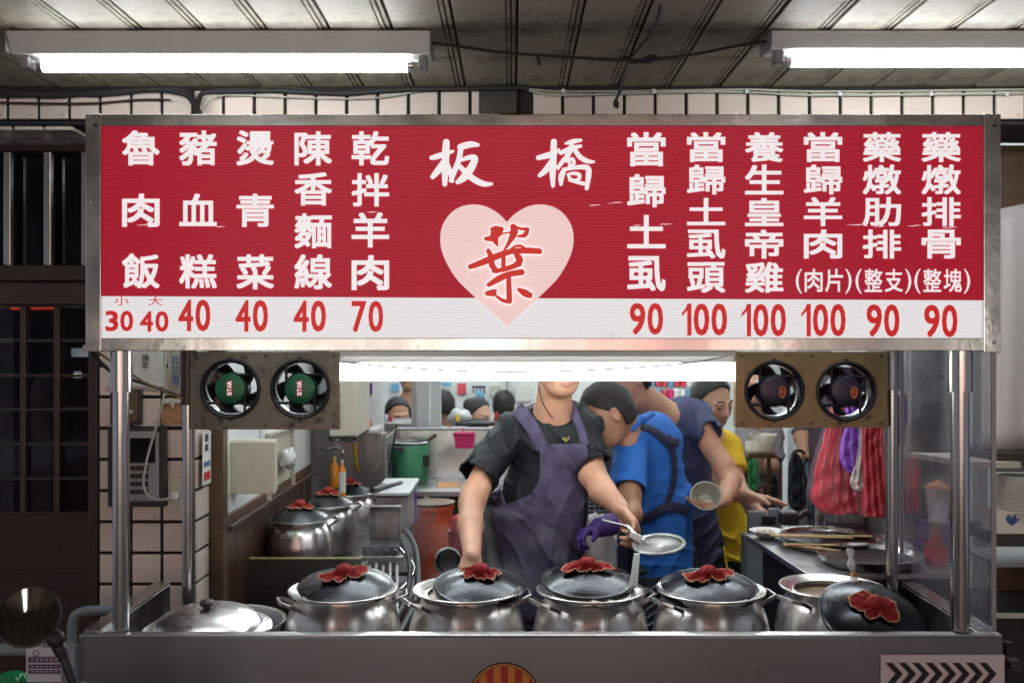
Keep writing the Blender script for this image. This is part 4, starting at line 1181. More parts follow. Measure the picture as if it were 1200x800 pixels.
def make_lid(label, M, rad=.130, seed=1, mats_='lid_metal', cloth=True, csize=.050, coff=(0, 0), cz=0):
    """M: world matrix of the lid, z up through the knob"""
    t = thing('pot_lid', label, 'lid', M.translation, 'dark pot lids with red cloths')
    q = M.to_quaternion(); t.rotation_mode = 'XYZ'; t.rotation_euler = q.to_euler()
    prof = []
    nn = 44
    for i in range(nn + 1):
        s = 1 - i/nn; r_ = rad * s
        z = .035 * (1 - s**2.0) + (.0004 if i % 3 == 0 else 0)*(1 if .2 < s < .93 else 0)
        prof.append((r_, z))
    prof = [(rad*1.0, -.004), (rad*1.03, -.003), (rad*1.03, .0), (rad*1.015, .002)] + prof[1:]
    prof2 = [(rad*.98, -.003)] 
    build('lid_shell', MB().lathe(prof, 72), mats_, t, smooth=True, local=True, angle=50)
    if cloth:
        a_, b_ = MB(), MB(); ruffle(a_, b_, seed, csize)
        dz = Vector((coff[0], coff[1], .032)); Mz = Matrix.Rotation(cz, 3, 'Z')
        for mbx in (a_, b_): mbx.v = [Mz @ p + dz for p in mbx.v]
        c = build('cloth', a_, 'cloth_red', t, smooth='all', local=True); build('trim', b_, 'cloth_trim', c, smooth='all', local=True)
    else:
        build('knob', MB().lathe([(.010, .028), (.010, .036), (.018, .038), (.019, .046), (.014, .050), (0, .051)], 24), 'black', t, smooth=True, local=True)
    return t
hzz = lambda py, Y: EYE - (py - 400)/F*Y
PY = 2.76; PZ = W(0, 690, PY).z - .26
def lidm(px, py, Y, tx, ty, rz=0):
    return Matrix.Translation(W(px, py, Y)) @ Matrix.Rotation(R(ty), 4, 'Y') @ Matrix.Rotation(R(tx), 4, 'X') @ Matrix.Rotation(rz, 4, 'Z')
pots = [(402, 'leftmost steel soup pot of the front row, beside the aluminium dome lid', (R(24), R(8)), 'broth'),
        (547, 'steel soup pot with its lid pushed aside, below the hand of the aproned cook', (R(26), R(6)), 'noodle'),
        (692, 'steel soup pot half open with pale noodles showing, below the strainer', (R(26), R(10)), 'noodle'),
        (833, 'steel soup pot with a dark lid, between the noodle pot and the open one', (R(24), R(8)), 'broth'),
        (980, 'open steel soup pot with brown broth, rightmost in the front row', (R(26), R(0)), 'broth')]
for px, lab, yw, fl in pots:
    if px == 980: make_pot(lab, (PX(975, 2.89), 2.89, hzz(687, 2.89) - .26), 1.0, yw, fl, .90)
    else: make_pot(lab, (PX(px, PY), PY, PZ), 1.0, yw, fl, .93 if fl == 'noodle' else .90)
make_lid('dark lid with red cloth on the leftmost pot of the front row', lidm(404, 687, 2.79, 11, 0), .134, 1, csize=.053, cz=.3)
make_lid('dark lid with red cloth, pushed to the right under the hand of the aproned cook', lidm(562, 686, 2.79, 11, 3), .128, 2, csize=.050, cz=-.2)
make_lid('dark lid with red cloth on the pot with pale noodles below the strainer', lidm(688, 679, 2.83, 9, 0), .132, 3, csize=.053, cz=.1)
make_lid('dark lid with red cloth on the pot right of the strainer', lidm(830, 689, 2.78, 10, -2), .138, 4, csize=.053, cz=.2)
make_lid('dark lid with red cloth leaning upright against the open pot at the right end', lidm(1021, 722, 2.625, 30, 3), .134, 5, csize=.058, cz=-.25)
# large shallow pan and aluminium dome lid at left
DYp = 2.74; dx = PX(258, DYp)
pan = thing('shallow_pan', 'wide shallow steel pan half covered by the aluminium dome lid', 'pan', (dx, DYp + .01, W(0, 729, DYp).z - .07))
build('body', MB().lathe([(.13, 0), (.155, .02), (.170, .062), (.178, .068), (.178, .072), (.168, .070), (.150, .022), (.12, .006)], 64, None, close=True), 'steel', pan, smooth=True, local=True)
build('sauce', MB().lathe([(.158, .035), (.0, .036)], 48), 'tin_brown', pan, smooth=True, local=True)
dl = thing('dome_lid', 'large bright aluminium dome lid with a black knob, left end of the stall', 'lid', W(243, 737, 2.71))
prof = [(.172, 0), (.176, .002), (.172, .005), (.160, .009), (.150, .012), (.143, .022), (.130, .034), (.108, .046), (.080, .054), (.05, .058), (.02, .060), (0, .060)]
P = smooth_path([Vector((r_, 0, z)) for r_, z in prof], 4)
build('shell', MB().lathe([(max(0, p.x), p.z) for p in P], 72), 'alu', dl, smooth=True, local=True)
build('knob', MB().lathe([(.010, .060), (.010, .066), (.019, .069), (.020, .078), (.015, .082), (0, .083)], 28), 'black', dl, smooth=True, local=True)
dl.rotation_euler = (R(3), 0, 0)
# ================================================================== KITCHEN AND DINING ROOM
def bx(name, px0, py0, px1, py1, Y, depth, m, parent=None, bevel=0.0, label=None, cat=None, kind=None, z0=None):
    a = W(px0, py1, Y); b = W(px1, py0, Y); mb = MB(); mb.box((a.x, Y, a.z if z0 is None else z0), (b.x, Y + depth, b.z))
    o = build(name, mb, m, parent, bevel=bevel)
    if label or cat or kind: tag(o, label, cat, None, kind)
    return o
LX = -1.0
lw = structure(build('kitchen_wall_left', MB().box((LX - .12, 3.401, SF), (LX - .002, 5.45, 2.75)), 'wall_white'))
# wooden jamb and wainscot boards on it
tag(build('door_jamb', MB().box((-1.034, 3.342, 0), (-.984, 3.40, LZ - .012)), 'tin_brown', bevel=.003), 'dark worn wooden jamb at the left edge of the kitchen opening', 'door jamb')
wz = EYE - .66
for k in range(12):
    y0 = 3.402 + k * .12
    if y0 > 4.80: break
    build('wainscot_board', MB().box((LX - .001, y0, SF), (LX + .012, y0 + .117, wz)), 'wood_brown', lw, bevel=.002)
build('wainscot_cap', MB().box((LX - .001, 3.402, wz + .001), (LX + .030, 4.84, wz + .022)), 'wood_brown', lw, bevel=.004)
build('wall_trim', MB().box((LX - .0015, 3.402, wz + .023), (LX + .012, 4.84, wz + .055)), 'wood_red', lw, bevel=.003)
build('steel_sheet', MB().box((LX - .0015, 4.845, SF), (LX + .004, 5.448, EYE + .2)), 'steel_dull', lw)
build('wall_panel', MB().box((LX - .0015, 3.90, wz + .056), (LX + .006, 4.84, EYE + .3)), 'white_plastic', lw, bevel=.002)
# cupboard box and hatch
cb = thing('wall_cupboard', 'worn cream cupboard box on the kitchen wall below the left fan panel', 'cupboard', W(291, 577, 3.46))
bx('carcass', 261.5, 516, 320, 577, 3.50, .07, 'cream_box', cb, .004)
bx('door_panel', 262.5, 517.5, 322.5, 578.5, 3.484, .015, 'cream_box', cb, .003)
bx('support', 262, 579, 277, 636, 3.60, .03, 'cream', cb, .002)
ht = thing('wall_hatch', 'cream framed recess in the kitchen wall with a crumpled clear bag in it', 'hatch', (LX + .01, 4.2, EYE - .55))
def hz(py, Y): return EYE - (py - 400)/F*Y
Ya, Yb = 3.95, 4.40
for (y0, y1, z0, z1) in ((Ya, Yb, -.385, -.37), (Ya, Yb, -.70 + .04, -.685 + .04), (Ya, Ya + .015, -.645, -.386), (Yb - .015, Yb, -.645, -.386)):
    build('frame', MB().box((LX + .0065, y0, EYE + z0), (LX + .028, y1, EYE + z1)), 'cream', ht, bevel=.002)
build('back_panel', MB().box((LX + .0065, Ya + .016, EYE - .644), (LX + .010, Yb - .016, EYE - .386)), 'cream_box', ht)
rs = random.Random(4); P = []
for j in range(9):
    for i in range(14):
        a_ = 2*math.pi*i/14; ph = math.pi*j/8
        r_ = .042*(1 + .25*rs.uniform(-1, 1))
        P.append(Vector((LX + .045 + r_*.7*math.sin(ph)*math.cos(a_), 4.2 + 2.0*r_*math.sin(ph)*math.sin(a_), EYE - .50 + r_*math.cos(ph))))
mb = MB(); mb.grid(P, 14, 9, closed_u=True)
tag(build('plastic_bag', mb, 'soft_plastic', smooth='all'), 'crumpled clear plastic bag stuffed in the wall recess', 'bag')

# kitchen back wall pieces
bw = structure(build('kitchen_wall_back', MB().box((LX, 5.45, SF), (PX(452, 5.45), 5.50, hz(508, 5.45))), 'steel_dull'))
bx('cream_upper', 388, 300, 447, 507, 5.46, .04, 'wall_white', bw)
hood = thing('hood_box', 'cream box hood with a scorched bottom edge between the left fan panel and the faucet', 'hood', W(405, 512, 4.7))
bx('casing', 386, 380, 419, 511, 4.70, .40, 'cream', hood, .004)
bx('scorched_edge', 384, 511.5, 418, 514.5, 4.69, .40, 'black', hood, .002)
for q in range(7):
    c = W(388 + q*4.5, 515 + (q % 3), 4.70); mb = MB(); mb.ball(c, (.010, .01, .006), 8, 6); build('grease_drip', mb, 'black', hood, smooth=True)
sh = thing('wall_shelf', 'thin white wall shelf left of the rice cooker', 'shelf', W(425, 505, 5.2))
bx('board', 415, 503, 440, 507, 5.15, .28, 'white_plastic', sh, .003)
bx('bracket', 436, 507.5, 439, 520, 5.30, .02, 'steel_dull', sh)
bx('box', 417, 494, 432, 502.6, 5.2, .12, 'bag_pink', None, .003, 'small pink box standing on the white wall shelf', 'box')
mb = MB(); mb.tube([W(418 + 24*math.cos(t*.35) - 4, 507 - 18*math.sin(t*.35), 5.42) for t in range(0, 10)], .010, 8, sub=3)
tag(build('hose', mb, 'rubber', smooth='all'), 'thick black hose arching on the steel kitchen wall over the pink box', 'hose')
bx('poster', 424, 449, 436, 462, 5.44, .006, 'purple_dark', None, 0, 'small purple picture on the cream wall above the shelf', 'picture')
MATS['purple_dark']
fc = thing('faucet', 'wall faucet with a curved spout above the orange bottles', 'faucet', W(392, 523, 5.0))
mb = MB(); mb.tube([W(378, 526, 5.1), W(388, 526, 5.0), W(396, 524, 4.95), W(401, 528, 4.9), W(401, 534, 4.9)], .009, 10, sub=5); build('spout', mb, 'steel', fc, smooth='all')
mb = MB(); mb.cyl(W(395, 526, 4.96), W(395, 516, 4.96), .009, n=12); mb.cyl(W(388, 515, 4.96), W(402, 515, 4.96), .006, n=10); build('tap_handle', mb, 'steel', fc, smooth=True)
for q, (px, w_, y0, y1) in enumerate(((392, 9, 541, 572), (401, 8, 545, 573))):
    t = thing('bottle', ('taller' if q == 0 else 'shorter') + ' orange oil bottle behind the rear left pot', 'bottle', W(px, y1, 4.85 - q*.1), 'orange oil bottles')
    Yb_ = 4.85 - q*.1; r_ = w_/2/F*Yb_; z0 = hz(y1 + 12, Yb_); z1 = hz(y0, Yb_)
    build('body', MB().lathe([(r_, z0), (r_*1.05, z0 + .01), (r_*1.05, z1 - .02), (r_*.4, z1), (r_*.35, z1 + .012)], 24, Matrix.Translation((PX(px, Yb_), Yb_, 0))), 'oil_orange', t, smooth=True)
    build('cap', MB().lathe([(r_*.42, z1 + .0125), (r_*.42, z1 + .026), (0, z1 + .027)], 16, Matrix.Translation((PX(px, Yb_), Yb_, 0))), 'yellow_plastic' if q == 0 else 'white_plastic', t, smooth=True)
    if q: build('paper_label', MB().lathe([(r_*1.08, z0 + .035), (r_*1.08, z1 - .03)], 24, Matrix.Translation((PX(px, Yb_), Yb_, 0))), 'paper', t, smooth=True)
br = thing('brush', 'yellow handled brush hanging on the steel kitchen wall right of the faucet', 'brush', W(418, 535, 5.3))
mb = MB(); mb.cyl(W(416, 519, 5.3), W(417, 538, 5.3), .009, n=12); mb.cyl(W(417.3, 539, 5.3), W(420, 553, 5.3), .011, .008, n=12); build('handle', mb, 'yellow_plastic', br, smooth=True)
mb = MB(); mb.tube([W(415, 508, 5.34), W(416, 519, 5.3)], .002, 6); build('hook', mb, 'steel', br)
mb = MB(); mb.tube([W(423, 507, 5.4), W(426, 540, 5.38), W(436, 553, 5.38), W(446, 540, 5.4), W(448, 508, 5.42)], .004, 8, sub=6)
tag(build('cable', mb, 'cable_white', smooth='all'), 'pale cable hanging in a loop on the steel kitchen wall', 'cable')

# left cooking bench
lb = thing('cooking_bench', 'low black steel cooking bench carrying the three rear pots at left', 'bench', (-.8, 4.3, SF))
xr_ = PX(422, 3.6)
build('front_plate', MB().box((LX + .035, 3.60, SF), (xr_, 3.62, EYE - .80)), 'steel_black', lb, bevel=.002)
build('top_rim', MB().box((LX + .034, 3.597, EYE - .7995), (xr_ + .002, 3.625, EYE - .795)), 'brass', lb)
build('hob', MB().box((LX + .035, 3.621, SF), (xr_ - .06, 5.2, .655)), 'steel_black', lb)
for px, py, Y, sc, lab, sd in ((352, 607, 3.97, .83, 'steel soup pot with lid, nearest of the three on the cooking bench', 11), (384, 590, 4.42, .83, 'steel soup pot with lid, middle of the three on the cooking bench', 12), (409, 577, 4.88, .83, 'steel soup pot with lid, farthest of the three on the cooking bench', 13)):
    z = hz(py, Y); make_pot(lab, (PX(px, Y), Y, z - .26*sc), sc, (R(-60), R(25)), 'broth')
    make_lid(lab.replace('steel soup pot with lid', 'dark lid with red cloth').replace('three', 'three pots'), Matrix.Translation((PX(px, Y), Y, z + .008)) @ Matrix.Rotation(R(3), 4, 'X'), .128*.86*1.05, sd, csize=.044)
# burner stand beside the bench with hoses
st = thing('burner_stand', 'black and steel gas burner stand with rails between the bench and the barrel', 'burner', W(445, 745, 3.7))
for q in range(6):
    mb = MB(); a_ = W(425 + q*8, 660 + (q % 2)*3, 3.75); b_ = W(421 + q*9, 745, 3.35); mb.cyl(a_, b_, .006, n=8); build('rail', mb, 'steel_dull', st, smooth=True)
bx('cross_bar', 420, 652, 472, 658, 3.8, .03, 'steel_dull', st, .002)
bx('burner_box', 424, 640, 466, 651, 3.85, .18, 'black', st, .004)
for q in range(4):
    c = W(430 + q*11, 646, 3.84); mb = MB(); mb.cyl(c, c + Vector((0, -.025, 0)), .013, n=14); build('knob', mb, 'dark_plastic', st, smooth=True)
bx('base', 420, 700, 470, 760, 3.9, .25, 'steel_black', st)
for q, pts in enumerate(([(474, 620, 4.0), (486, 640, 3.9), (490, 680, 3.7), (482, 715, 3.5), (466, 745, 3.3)], [(470, 630, 3.95), (480, 660, 3.8), (476, 700, 3.6), (460, 730, 3.4)], [(466, 640, 3.9), (486, 665, 3.8), (470, 690, 3.7), (458, 690, 3.7)])):
    mb = MB(); mb.tube([W(*p) for p in pts], (.012, .009, .007)[q], 10, sub=6)
    tag(build('gas_hose', mb, 'rubber' if q != 2 else 'steel', smooth='all'), ('thick black gas hose curving down beside the burner stand', 'second thinner black gas hose at the burner stand', 'silver braided hose looping at the burner stand')[q], 'hose')
ov = thing('steel_oven', 'small steel box oven behind the black baking plate', 'oven', W(460, 625, 4.3))
bx('casing', 440, 582, 478, 625, 4.25, .40, 'steel_dull', ov, .004)
bx('top_plate', 436, 577, 480, 581, 4.22, .45, 'pale_paint', ov, .003)
mb = MB(); mb.cyl(W(436, 574, 4.2), W(470, 566, 4.5), .012, n=12); build('pan_handle', mb, 'black', ov, smooth=True)
bp_ = thing('baking_plate', 'square blackened steel plate with brown stain standing at the oven', 'plate', W(450, 636, 3.98))
bx('sheet', 433, 594, 469, 636, 3.98, .012, 'wok_black', bp_, .002); bx('stain', 441, 600, 467, 630, 3.977, .0025, 'tin_brown', bp_)
bx('edge', 432, 592.5, 470, 594, 3.975, .02, 'steel', bp_)
bt = thing('bottle', 'blue and purple bottle standing right of the steel oven', 'bottle', W(483, 615, 4.6))
build('body', MB().lathe([(.020, 0), (.022, .01), (.022, .13), (.012, .15), (.012, .16)], 20, Matrix.Translation(W(483, 612, 4.55))), 'purple_dark', bt, smooth=True)
build('cap', MB().lathe([(.018, .145), (.018, .185), (0, .186)], 16, Matrix.Translation(W(483, 612, 4.55))), 'sky_blue_plastic', bt, smooth=True)

# steel work table with backsplash
wt = thing('work_table', 'steel work table with a high backsplash behind the cook', 'table', W(530, 570, 5.0))
TY = 5.0; tz = hz(575, TY)
x0_, x1_ = PX(453, TY), PX(700, TY)
build('table_top', MB().box((x0_, TY, tz - .03), (x1_, TY + .55, tz)), 'steel_dull', wt, bevel=.004)
build('backsplash', MB().box((x0_, TY + .551, tz - .03), (x1_ + .2, TY + .57, hz(504, TY + .55))), 'steel', wt, bevel=.003)
build('backsplash_rim', MB().box((x0_, TY + .545, hz(503.5, TY + .55)), (x1_ + .2, TY + .58, hz(501, TY + .55))), 'steel_dull', wt, bevel=.003)
build('side_plate', MB().box((x0_ - .008, TY + .02, tz), (x0_ - .001, TY + .57, hz(506, TY + .3))), 'steel_dull', wt)
for px in (456, 560, 690):
    mb = MB(); mb.cyl((PX(px, TY + .05), TY + .05, SF), (PX(px, TY + .05), TY + .05, tz - .031), .014, n=12); build('leg', mb, 'steel_dull', wt, smooth=True)
mb = MB(); mb.cyl(W(459, 600, 5.05), W(475, 580, 5.05), .010, n=10); build('brace', mb, 'steel_dull', wt, smooth=True)
build('lower_shelf', MB().box((x0_, TY + .03, SF + .20), (x1_, TY + .5, SF + .22)), 'steel_black', wt)
bx('storage_box', 545, 590, 660, 690, 5.1, .35, 'dark_plastic', None, .01, 'black storage box under the steel work table behind the cook', 'box')
bx('storage_box', 515, 583, 543, 606, 5.2, .3, 'tin_brown', None, .01, 'brown box under the steel work table above the orange barrel', 'box')
rc = thing('rice_cooker', 'green rice cooker with a wooden spoon in it on the steel table', 'rice cooker', W(481, 570, 5.3))
Yc = 5.32; cz_ = tz + .001; rr_ = 21.5/F*Yc; T_ = Matrix.Translation((PX(481, Yc), Yc, cz_))
zt1 = hz(519, Yc) - cz_
build('body', MB().lathe([(rr_*.92, 0), (rr_, .012), (rr_*1.02, zt1 - .01), (rr_*1.0, zt1), (rr_*.96, zt1), (rr_*.94, zt1 - .03), (0, zt1 - .03)], 48, T_), 'green_paint', rc, smooth=True)
build('inner_rim', MB().lathe([(rr_*1.06, zt1 + .0005), (rr_*1.08, zt1 + .008), (rr_*.9, zt1 + .012), (rr_*.88, zt1 + .001)], 48, T_, close=True), 'steel_dull', rc, smooth=True)
bx('handle', 461, 524, 473, 528, Yc - rr_ - .03, .03, 'black', rc, .003)
bx('switch_plate', 496, 533, 503, 546, Yc - rr_*.75, .03, 'black', rc, .004)
mb = MB(); mb.cyl(W(497, 519, Yc), W(511, 509, Yc), .008, .011, n=12); tag(build('wooden_spoon', mb, 'wood_red', smooth=True), 'wooden spoon handle sticking out of the green rice cooker', 'spoon')
mb = MB(); mb.tube([W(465, 497, 5.0), W(462, 515, 5.0), W(458, 540, 5.05), W(456, 555, 5.1)], .005, 8, sub=5)
tag(build('cable', mb, 'cable_black', smooth='all'), 'black cable hanging in front of the green rice cooker', 'cable')
P = []; rs = random.Random(5)
for j in range(7):
    for i in range(16):
        P.append(W(512 + 26*i/15, 547 - 2*j/6, 5.12 + j*.022) + Vector((0, 0, -.03 + .022*math.sin(math.pi*j/6)*(1 + .6*rs.uniform(-1, 1)) + (tz - hz(552, 5.12)))))
mb = MB(); mb.grid(P, 16, 7); tag(build('rag', mb, 'tray_orange', smooth='all', solid=.004), 'crumpled orange and cream rag on the steel table', 'rag')
pk = thing('basket', 'pink plastic basket hooked on the steel backsplash', 'basket', W(544, 525, 5.5))
a = W(532, 525, 5.5); b = W(556, 508, 5.5)
mb = MB(); mb.add([(a.x + .010, 5.50, a.z), (b.x - .010, 5.50, a.z), (b.x - .010, 5.545, a.z), (a.x + .010, 5.545, a.z), (a.x, 5.48, b.z), (b.x, 5.48, b.z), (b.x, 5.548, b.z), (a.x, 5.548, b.z)], [(0,3,2,1),(0,1,5,4),(1,2,6,5),(2,3,7,6),(3,0,4,7)])
build('body', mb, 'pink_plastic', pk, solid=.003, bevel=.003)
mb = MB(); mb.tube([(a.x - .002, 5.478, b.z), (b.x + .002, 5.478, b.z), (b.x + .002, 5.549, b.z), (a.x - .002, 5.549, b.z)], .005, 8, closed=True); build('rim', mb, 'pink_plastic', pk, smooth='all')
mb = MB(); mb.tube([W(543, 508, 5.5), W(543, 500, 5.53)], .003, 6); build('hook', mb, 'pink_plastic', pk)

ob = thing('barrel', 'large orange plastic barrel on the kitchen floor', 'barrel', W(506, 672, 5.0))
Yo = 4.85; ro = 24/F*Yo; zo = hz(592, Yo); T_ = Matrix.Translation((PX(507, Yo), Yo, 0)); zbo = SF + .012
build('body', MB().lathe([(ro*.78, SF), (ro*.80, SF + .01), (ro*.98, zo - .03), (ro*1.0, zo), (ro*.94, zo - .002), (ro*.75, SF + .03), (0, SF + .03)], 40, T_), 'orange_plastic', ob, smooth=True)
build('rim', MB().lathe([(ro*1.005, zo - .012), (ro*1.06, zo - .010), (ro*1.06, zo + .006), (ro*.96, zo + .008), (ro*.95, zo + .001), (ro*1.0, zo + .0005)], 40, T_, close=True), 'orange_plastic', ob, smooth=True)
mb = MB(); mb.tube([W(491, 595, Yo - ro), W(492, 608, Yo - ro - .02), W(500, 612, Yo - ro - .03), W(508, 608, Yo - ro - .02), W(509, 596, Yo - ro)], .003, 6, sub=4); build('handle', mb, 'steel_black', ob, smooth='all')
mb = MB(); mb.lathe([(ro*.9, zo - .02), (ro*1.1, zo + .014), (ro*1.1, zo + .020), (0, zo + .024)], 30, T_); tag(build('tray', mb, 'tin_brown', smooth=True), 'dark brown tray lying on the orange barrel', 'tray')
rb = thing('bucket', 'red bucket with a pink bag in it behind the forearm of the cook', 'bucket', W(545, 665, 4.6))
T_ = Matrix.Translation((PX(546, 4.6), 4.6, 0)); zr = hz(622, 4.6); zq = SF + .14
build('body', MB().lathe([(.06, zq), (.085, zr), (.088, zr), (.088, zr + .004), (.080, zr), (.058, zq + .01), (0, zq + .01)], 36, T_), 'sauce_red', rb, smooth=True)
rs = random.Random(8); P = []
for j in range(9):
    for i in range(20):
        a_ = 2*math.pi*i/20; ph = math.pi*j/8; r_ = .08*(1 + .22*rs.uniform(-1, 1)); P.append(Vector((PX(547, 4.6) + r_*math.sin(ph)*math.cos(a_), 4.6 + r_*math.sin(ph)*math.sin(a_), zr + .02 + r_*.8*math.cos(ph))))
mb = MB(); mb.grid(P, 20, 9, closed_u=True); tag(build('plastic_bag', mb, 'bag_pink', smooth='all'), 'crumpled pink plastic bag in the red bucket', 'bag')
bpn = thing('pot', 'small black round pot seen from its side near the hip of the cook', 'pot', W(525, 672, 4.2))
c = W(525, 657, 4.2); Tm = Matrix.Translation(c) @ Matrix.Rotation(R(75), 4, 'X')
build('body', MB().lathe([(.045, -.05), (.055, -.01), (.057, .0), (.050, .0), (.040, -.03), (0, -.035)], 36, Tm), 'wok_black', bpn, smooth=True)
build('rim', MB().lathe([(.0575, -.003), (.060, .001), (.052, .004), (.0505, .001)], 36, Tm, close=True), 'steel_dull', bpn, smooth=True)
mb = MB(); mb.cyl(c + Vector((0, .04, -.03)), Vector((c.x, c.y + .04, SF)), .02); build('stand', mb, 'steel_dull', bpn, smooth=True)

# ------------------------------------------------------------------ dining room
DYB = 8.8
structure(build('dining_wall_back', MB().box((-4, DYB, SF), (4, DYB + .1, 2.9)), 'wall_white'))
structure(build('dining_wall_left', MB().box((-2.9, 5.51, SF), (-2.8, DYB, 2.9)), 'wall_white'))
structure(build('dining_wall_right', MB().box((2.6, 3.5, SF), (2.7, DYB, 2.9)), 'wall_white'))
structure(build('shop_ceiling', MB().box((-3.9, 3.49, 2.76), (3.9, DYB, 2.82)), 'wall_white'))
for i, (x, y) in enumerate(((-1.2, 6.6), (0.6, 6.6), (-.3, 8.0), (1.7, 7.6), (-.35, 4.2), (1.3, 4.4))):
    t = thing('shop_lamp', 'fluorescent lamp on the %s shop ceiling, hidden above the sign' % ('left front dining room,right front dining room,rear left,rear right,kitchen left,kitchen right'.split(',')[i]), 'ceiling lamp', (x, y, 2.76), 'lamps on the shop ceiling')
    build('housing', MB().box((x - .6, y - .05, 2.72), (x + .6, y + .05, 2.759)), 'lamp_white', t, bevel=.003)
    mb = MB(); mb.cyl((x - .57, y, 2.695), (x + .57, y, 2.695), .018, n=16); build('tube', mb, 'shop_glow', t, smooth=True)
# partition pillars between kitchen and dining room
tag(bx('white_pillar', 488, 380, 503, 505, 6.2, .15, 'wall_white', None, .004), 'wide white post behind the steel backsplash right of the man with dark glasses', 'post')
tag(bx('white_pillar', 505, 380, 516, 504, 6.1, .10, 'pale_paint', None, .004), 'narrower white post beside the wide one behind the steel backsplash', 'post')
tag(bx('window_frame', 482, 380, 487, 504, 6.0, .05, 'grey_plastic', None, .003), 'thin grey upright frame left of the two white posts', 'frame')
tag(bx('table_edge', 450, 496, 482, 505, 6.6, .5, 'steel_dull', None, .003), 'grey ledge in front of the man with dark glasses in the dining room', 'ledge')
tag(bx('dining_table', 533, 495, 600, 499, 6.9, .5, 'black', None, .004), 'black dining table top in front of the woman with the hair bun', 'table')
tag(bx('picture', 517, 448, 529, 452, 8.75, .02, 'sky_blue_plastic', None, .002), 'small blue picture on the dining room back wall', 'picture')
tag(bx('door_frame', 593, 430, 596, 505, 8.7, .05, 'grey_plastic', None, .002), 'thin dark door edge on the dining room back wall left of the cook', 'door frame')
hk = thing('hook_rail', 'dark hook rail with a light blue cloth on the dining room wall', 'hook rail', W(562, 455, 8.7))
bx('rail', 553, 452, 569, 454.5, 8.72, .03, 'fan_blue', hk, .002)
for px in (554.5, 559, 563, 567.5):
    mb = MB(); mb.tube([W(px, 454, 8.7), W(px, 459, 8.68), W(px + 1.2, 460, 8.66)], .006, 6); build('hook', mb, 'fan_blue', hk)
P = [W(558 + 9*i/6 + (j - 2)*(i - 3)*.12, 458 + 16*j/5, 8.66 - .02*math.sin(i*1.9)) for j in range(6) for i in range(7)]
mb = MB(); mb.grid(P, 7, 6); tag(build('cloth', mb, 'sky_blue_plastic', smooth='all', solid=.006), 'light blue cloth hanging from the dark hook rail', 'cloth')
P = []; rs = random.Random(12)
for j in range(8):
    for i in range(18):
        a_ = 2*math.pi*i/18; ph = math.pi*j/7; r_ = 1 + .25*rs.uniform(-1, 1); P.append(W(539 + 13*r_*math.sin(ph)*math.cos(a_), 488 - 9*r_*math.cos(ph), 7.1 + .1*math.sin(ph)*math.sin(a_)))
mb = MB(); mb.grid(P, 18, 8, closed_u=True); tag(build('plastic_bag', mb, 'soft_plastic', smooth='all'), 'white and pink crumpled bag on the dining table', 'bag')
# shelf with colourful packets behind the men
sv = thing('packet_shelf', 'wall shelf full of pink and white packets behind the two bending men', 'shelf', W(778, 468, 8.2))
bx('board', 745, 468, 812, 471, 8.2, .3, 'white_plastic', sv, .004)
bx('back', 745, 430, 812, 467.8, 8.48, .02, 'pale_paint', sv)
rs = random.Random(3)
for row in range(2):
    for q in range(9):
        px = 747 + q*7.2; y1 = 467.5 - row*14
        mname = rs.choice(['bag_pink', 'white_plastic', 'bag_red', 'pink_plastic', 'sky_blue_plastic', 'white_plastic'])
        _o = 'first second third fourth fifth sixth seventh eighth ninth'.split()[q]
        tag(bx('packet', px, y1 - 12 + rs.uniform(0, 2), px + 6.2, y1, 8.22 + row*.1, .10, mname, None, .01), '%s packet from the left in the %s row of the shelf behind the bending men' % (_o, ('lower', 'upper')[row]), 'packet', 'packets on the wall shelf')
# right part of the dining room
rw = structure(build('partition_wall', MB().box((PX(904, 6.3), 6.3, SF), (PX(922, 6.3), 6.36, 2.75)), 'wall_white'))
for q in range(3):
    a_ = 904 + q*6; bx('wood_panel', a_ + .3, 518, a_ + 5.8, 690, 6.28, .018, 'wood_red', rw, .003, z0=SF)
tag(bx('white_post', 923, 380, 932, 700, 6.0, .12, 'wall_white', None, .004, z0=SF), 'white post right of the brown wood panelling', 'post')
tag(bx('blue_door', 933, 380, 975, 700, 7.0, .04, 'pale_paint', None, .004, z0=SF), 'pale blue grey door behind the man with the black bag', 'door')
cbk = thing('metal_cabinet', 'dark grey metal cabinet behind the hanging bags and the clear side sheet', 'cabinet', W(1060, 640, 5.0))
bx('carcass', 975, 430, 1062, 690, 4.9, .4, 'fan_blue', cbk, .006, z0=SF)
bx('door_panel', 977, 520, 1017, 640, 4.885, .014, 'steel_black', cbk, .004); bx('door_panel', 1019, 520, 1060, 640, 4.885, .014, 'steel_black', cbk, .004)
fr = thing('refrigerator', 'tall grey steel refrigerator seen through the clear side sheet', 'refrigerator', W(1100, 640, 4.4))
bx('carcass', 1063, 380, 1136, 690, 4.35, .5, 'steel_dull', fr, .008, z0=SF)
bx('door_panel', 1066, 395, 1133, 528, 4.335, .014, 'steel', fr, .006); bx('door_panel', 1066, 531, 1133, 655, 4.335, .014, 'steel_dull', fr, .006)
bx('handle', 1127, 470, 1130, 510, 4.31, .024, 'black', fr, .003)
tag(bx('white_post', 1139, 380, 1158, 600, 4.2, .08, 'wall_white', None, .004, z0=SF), 'white post right of the refrigerator behind the clear sheet', 'post')

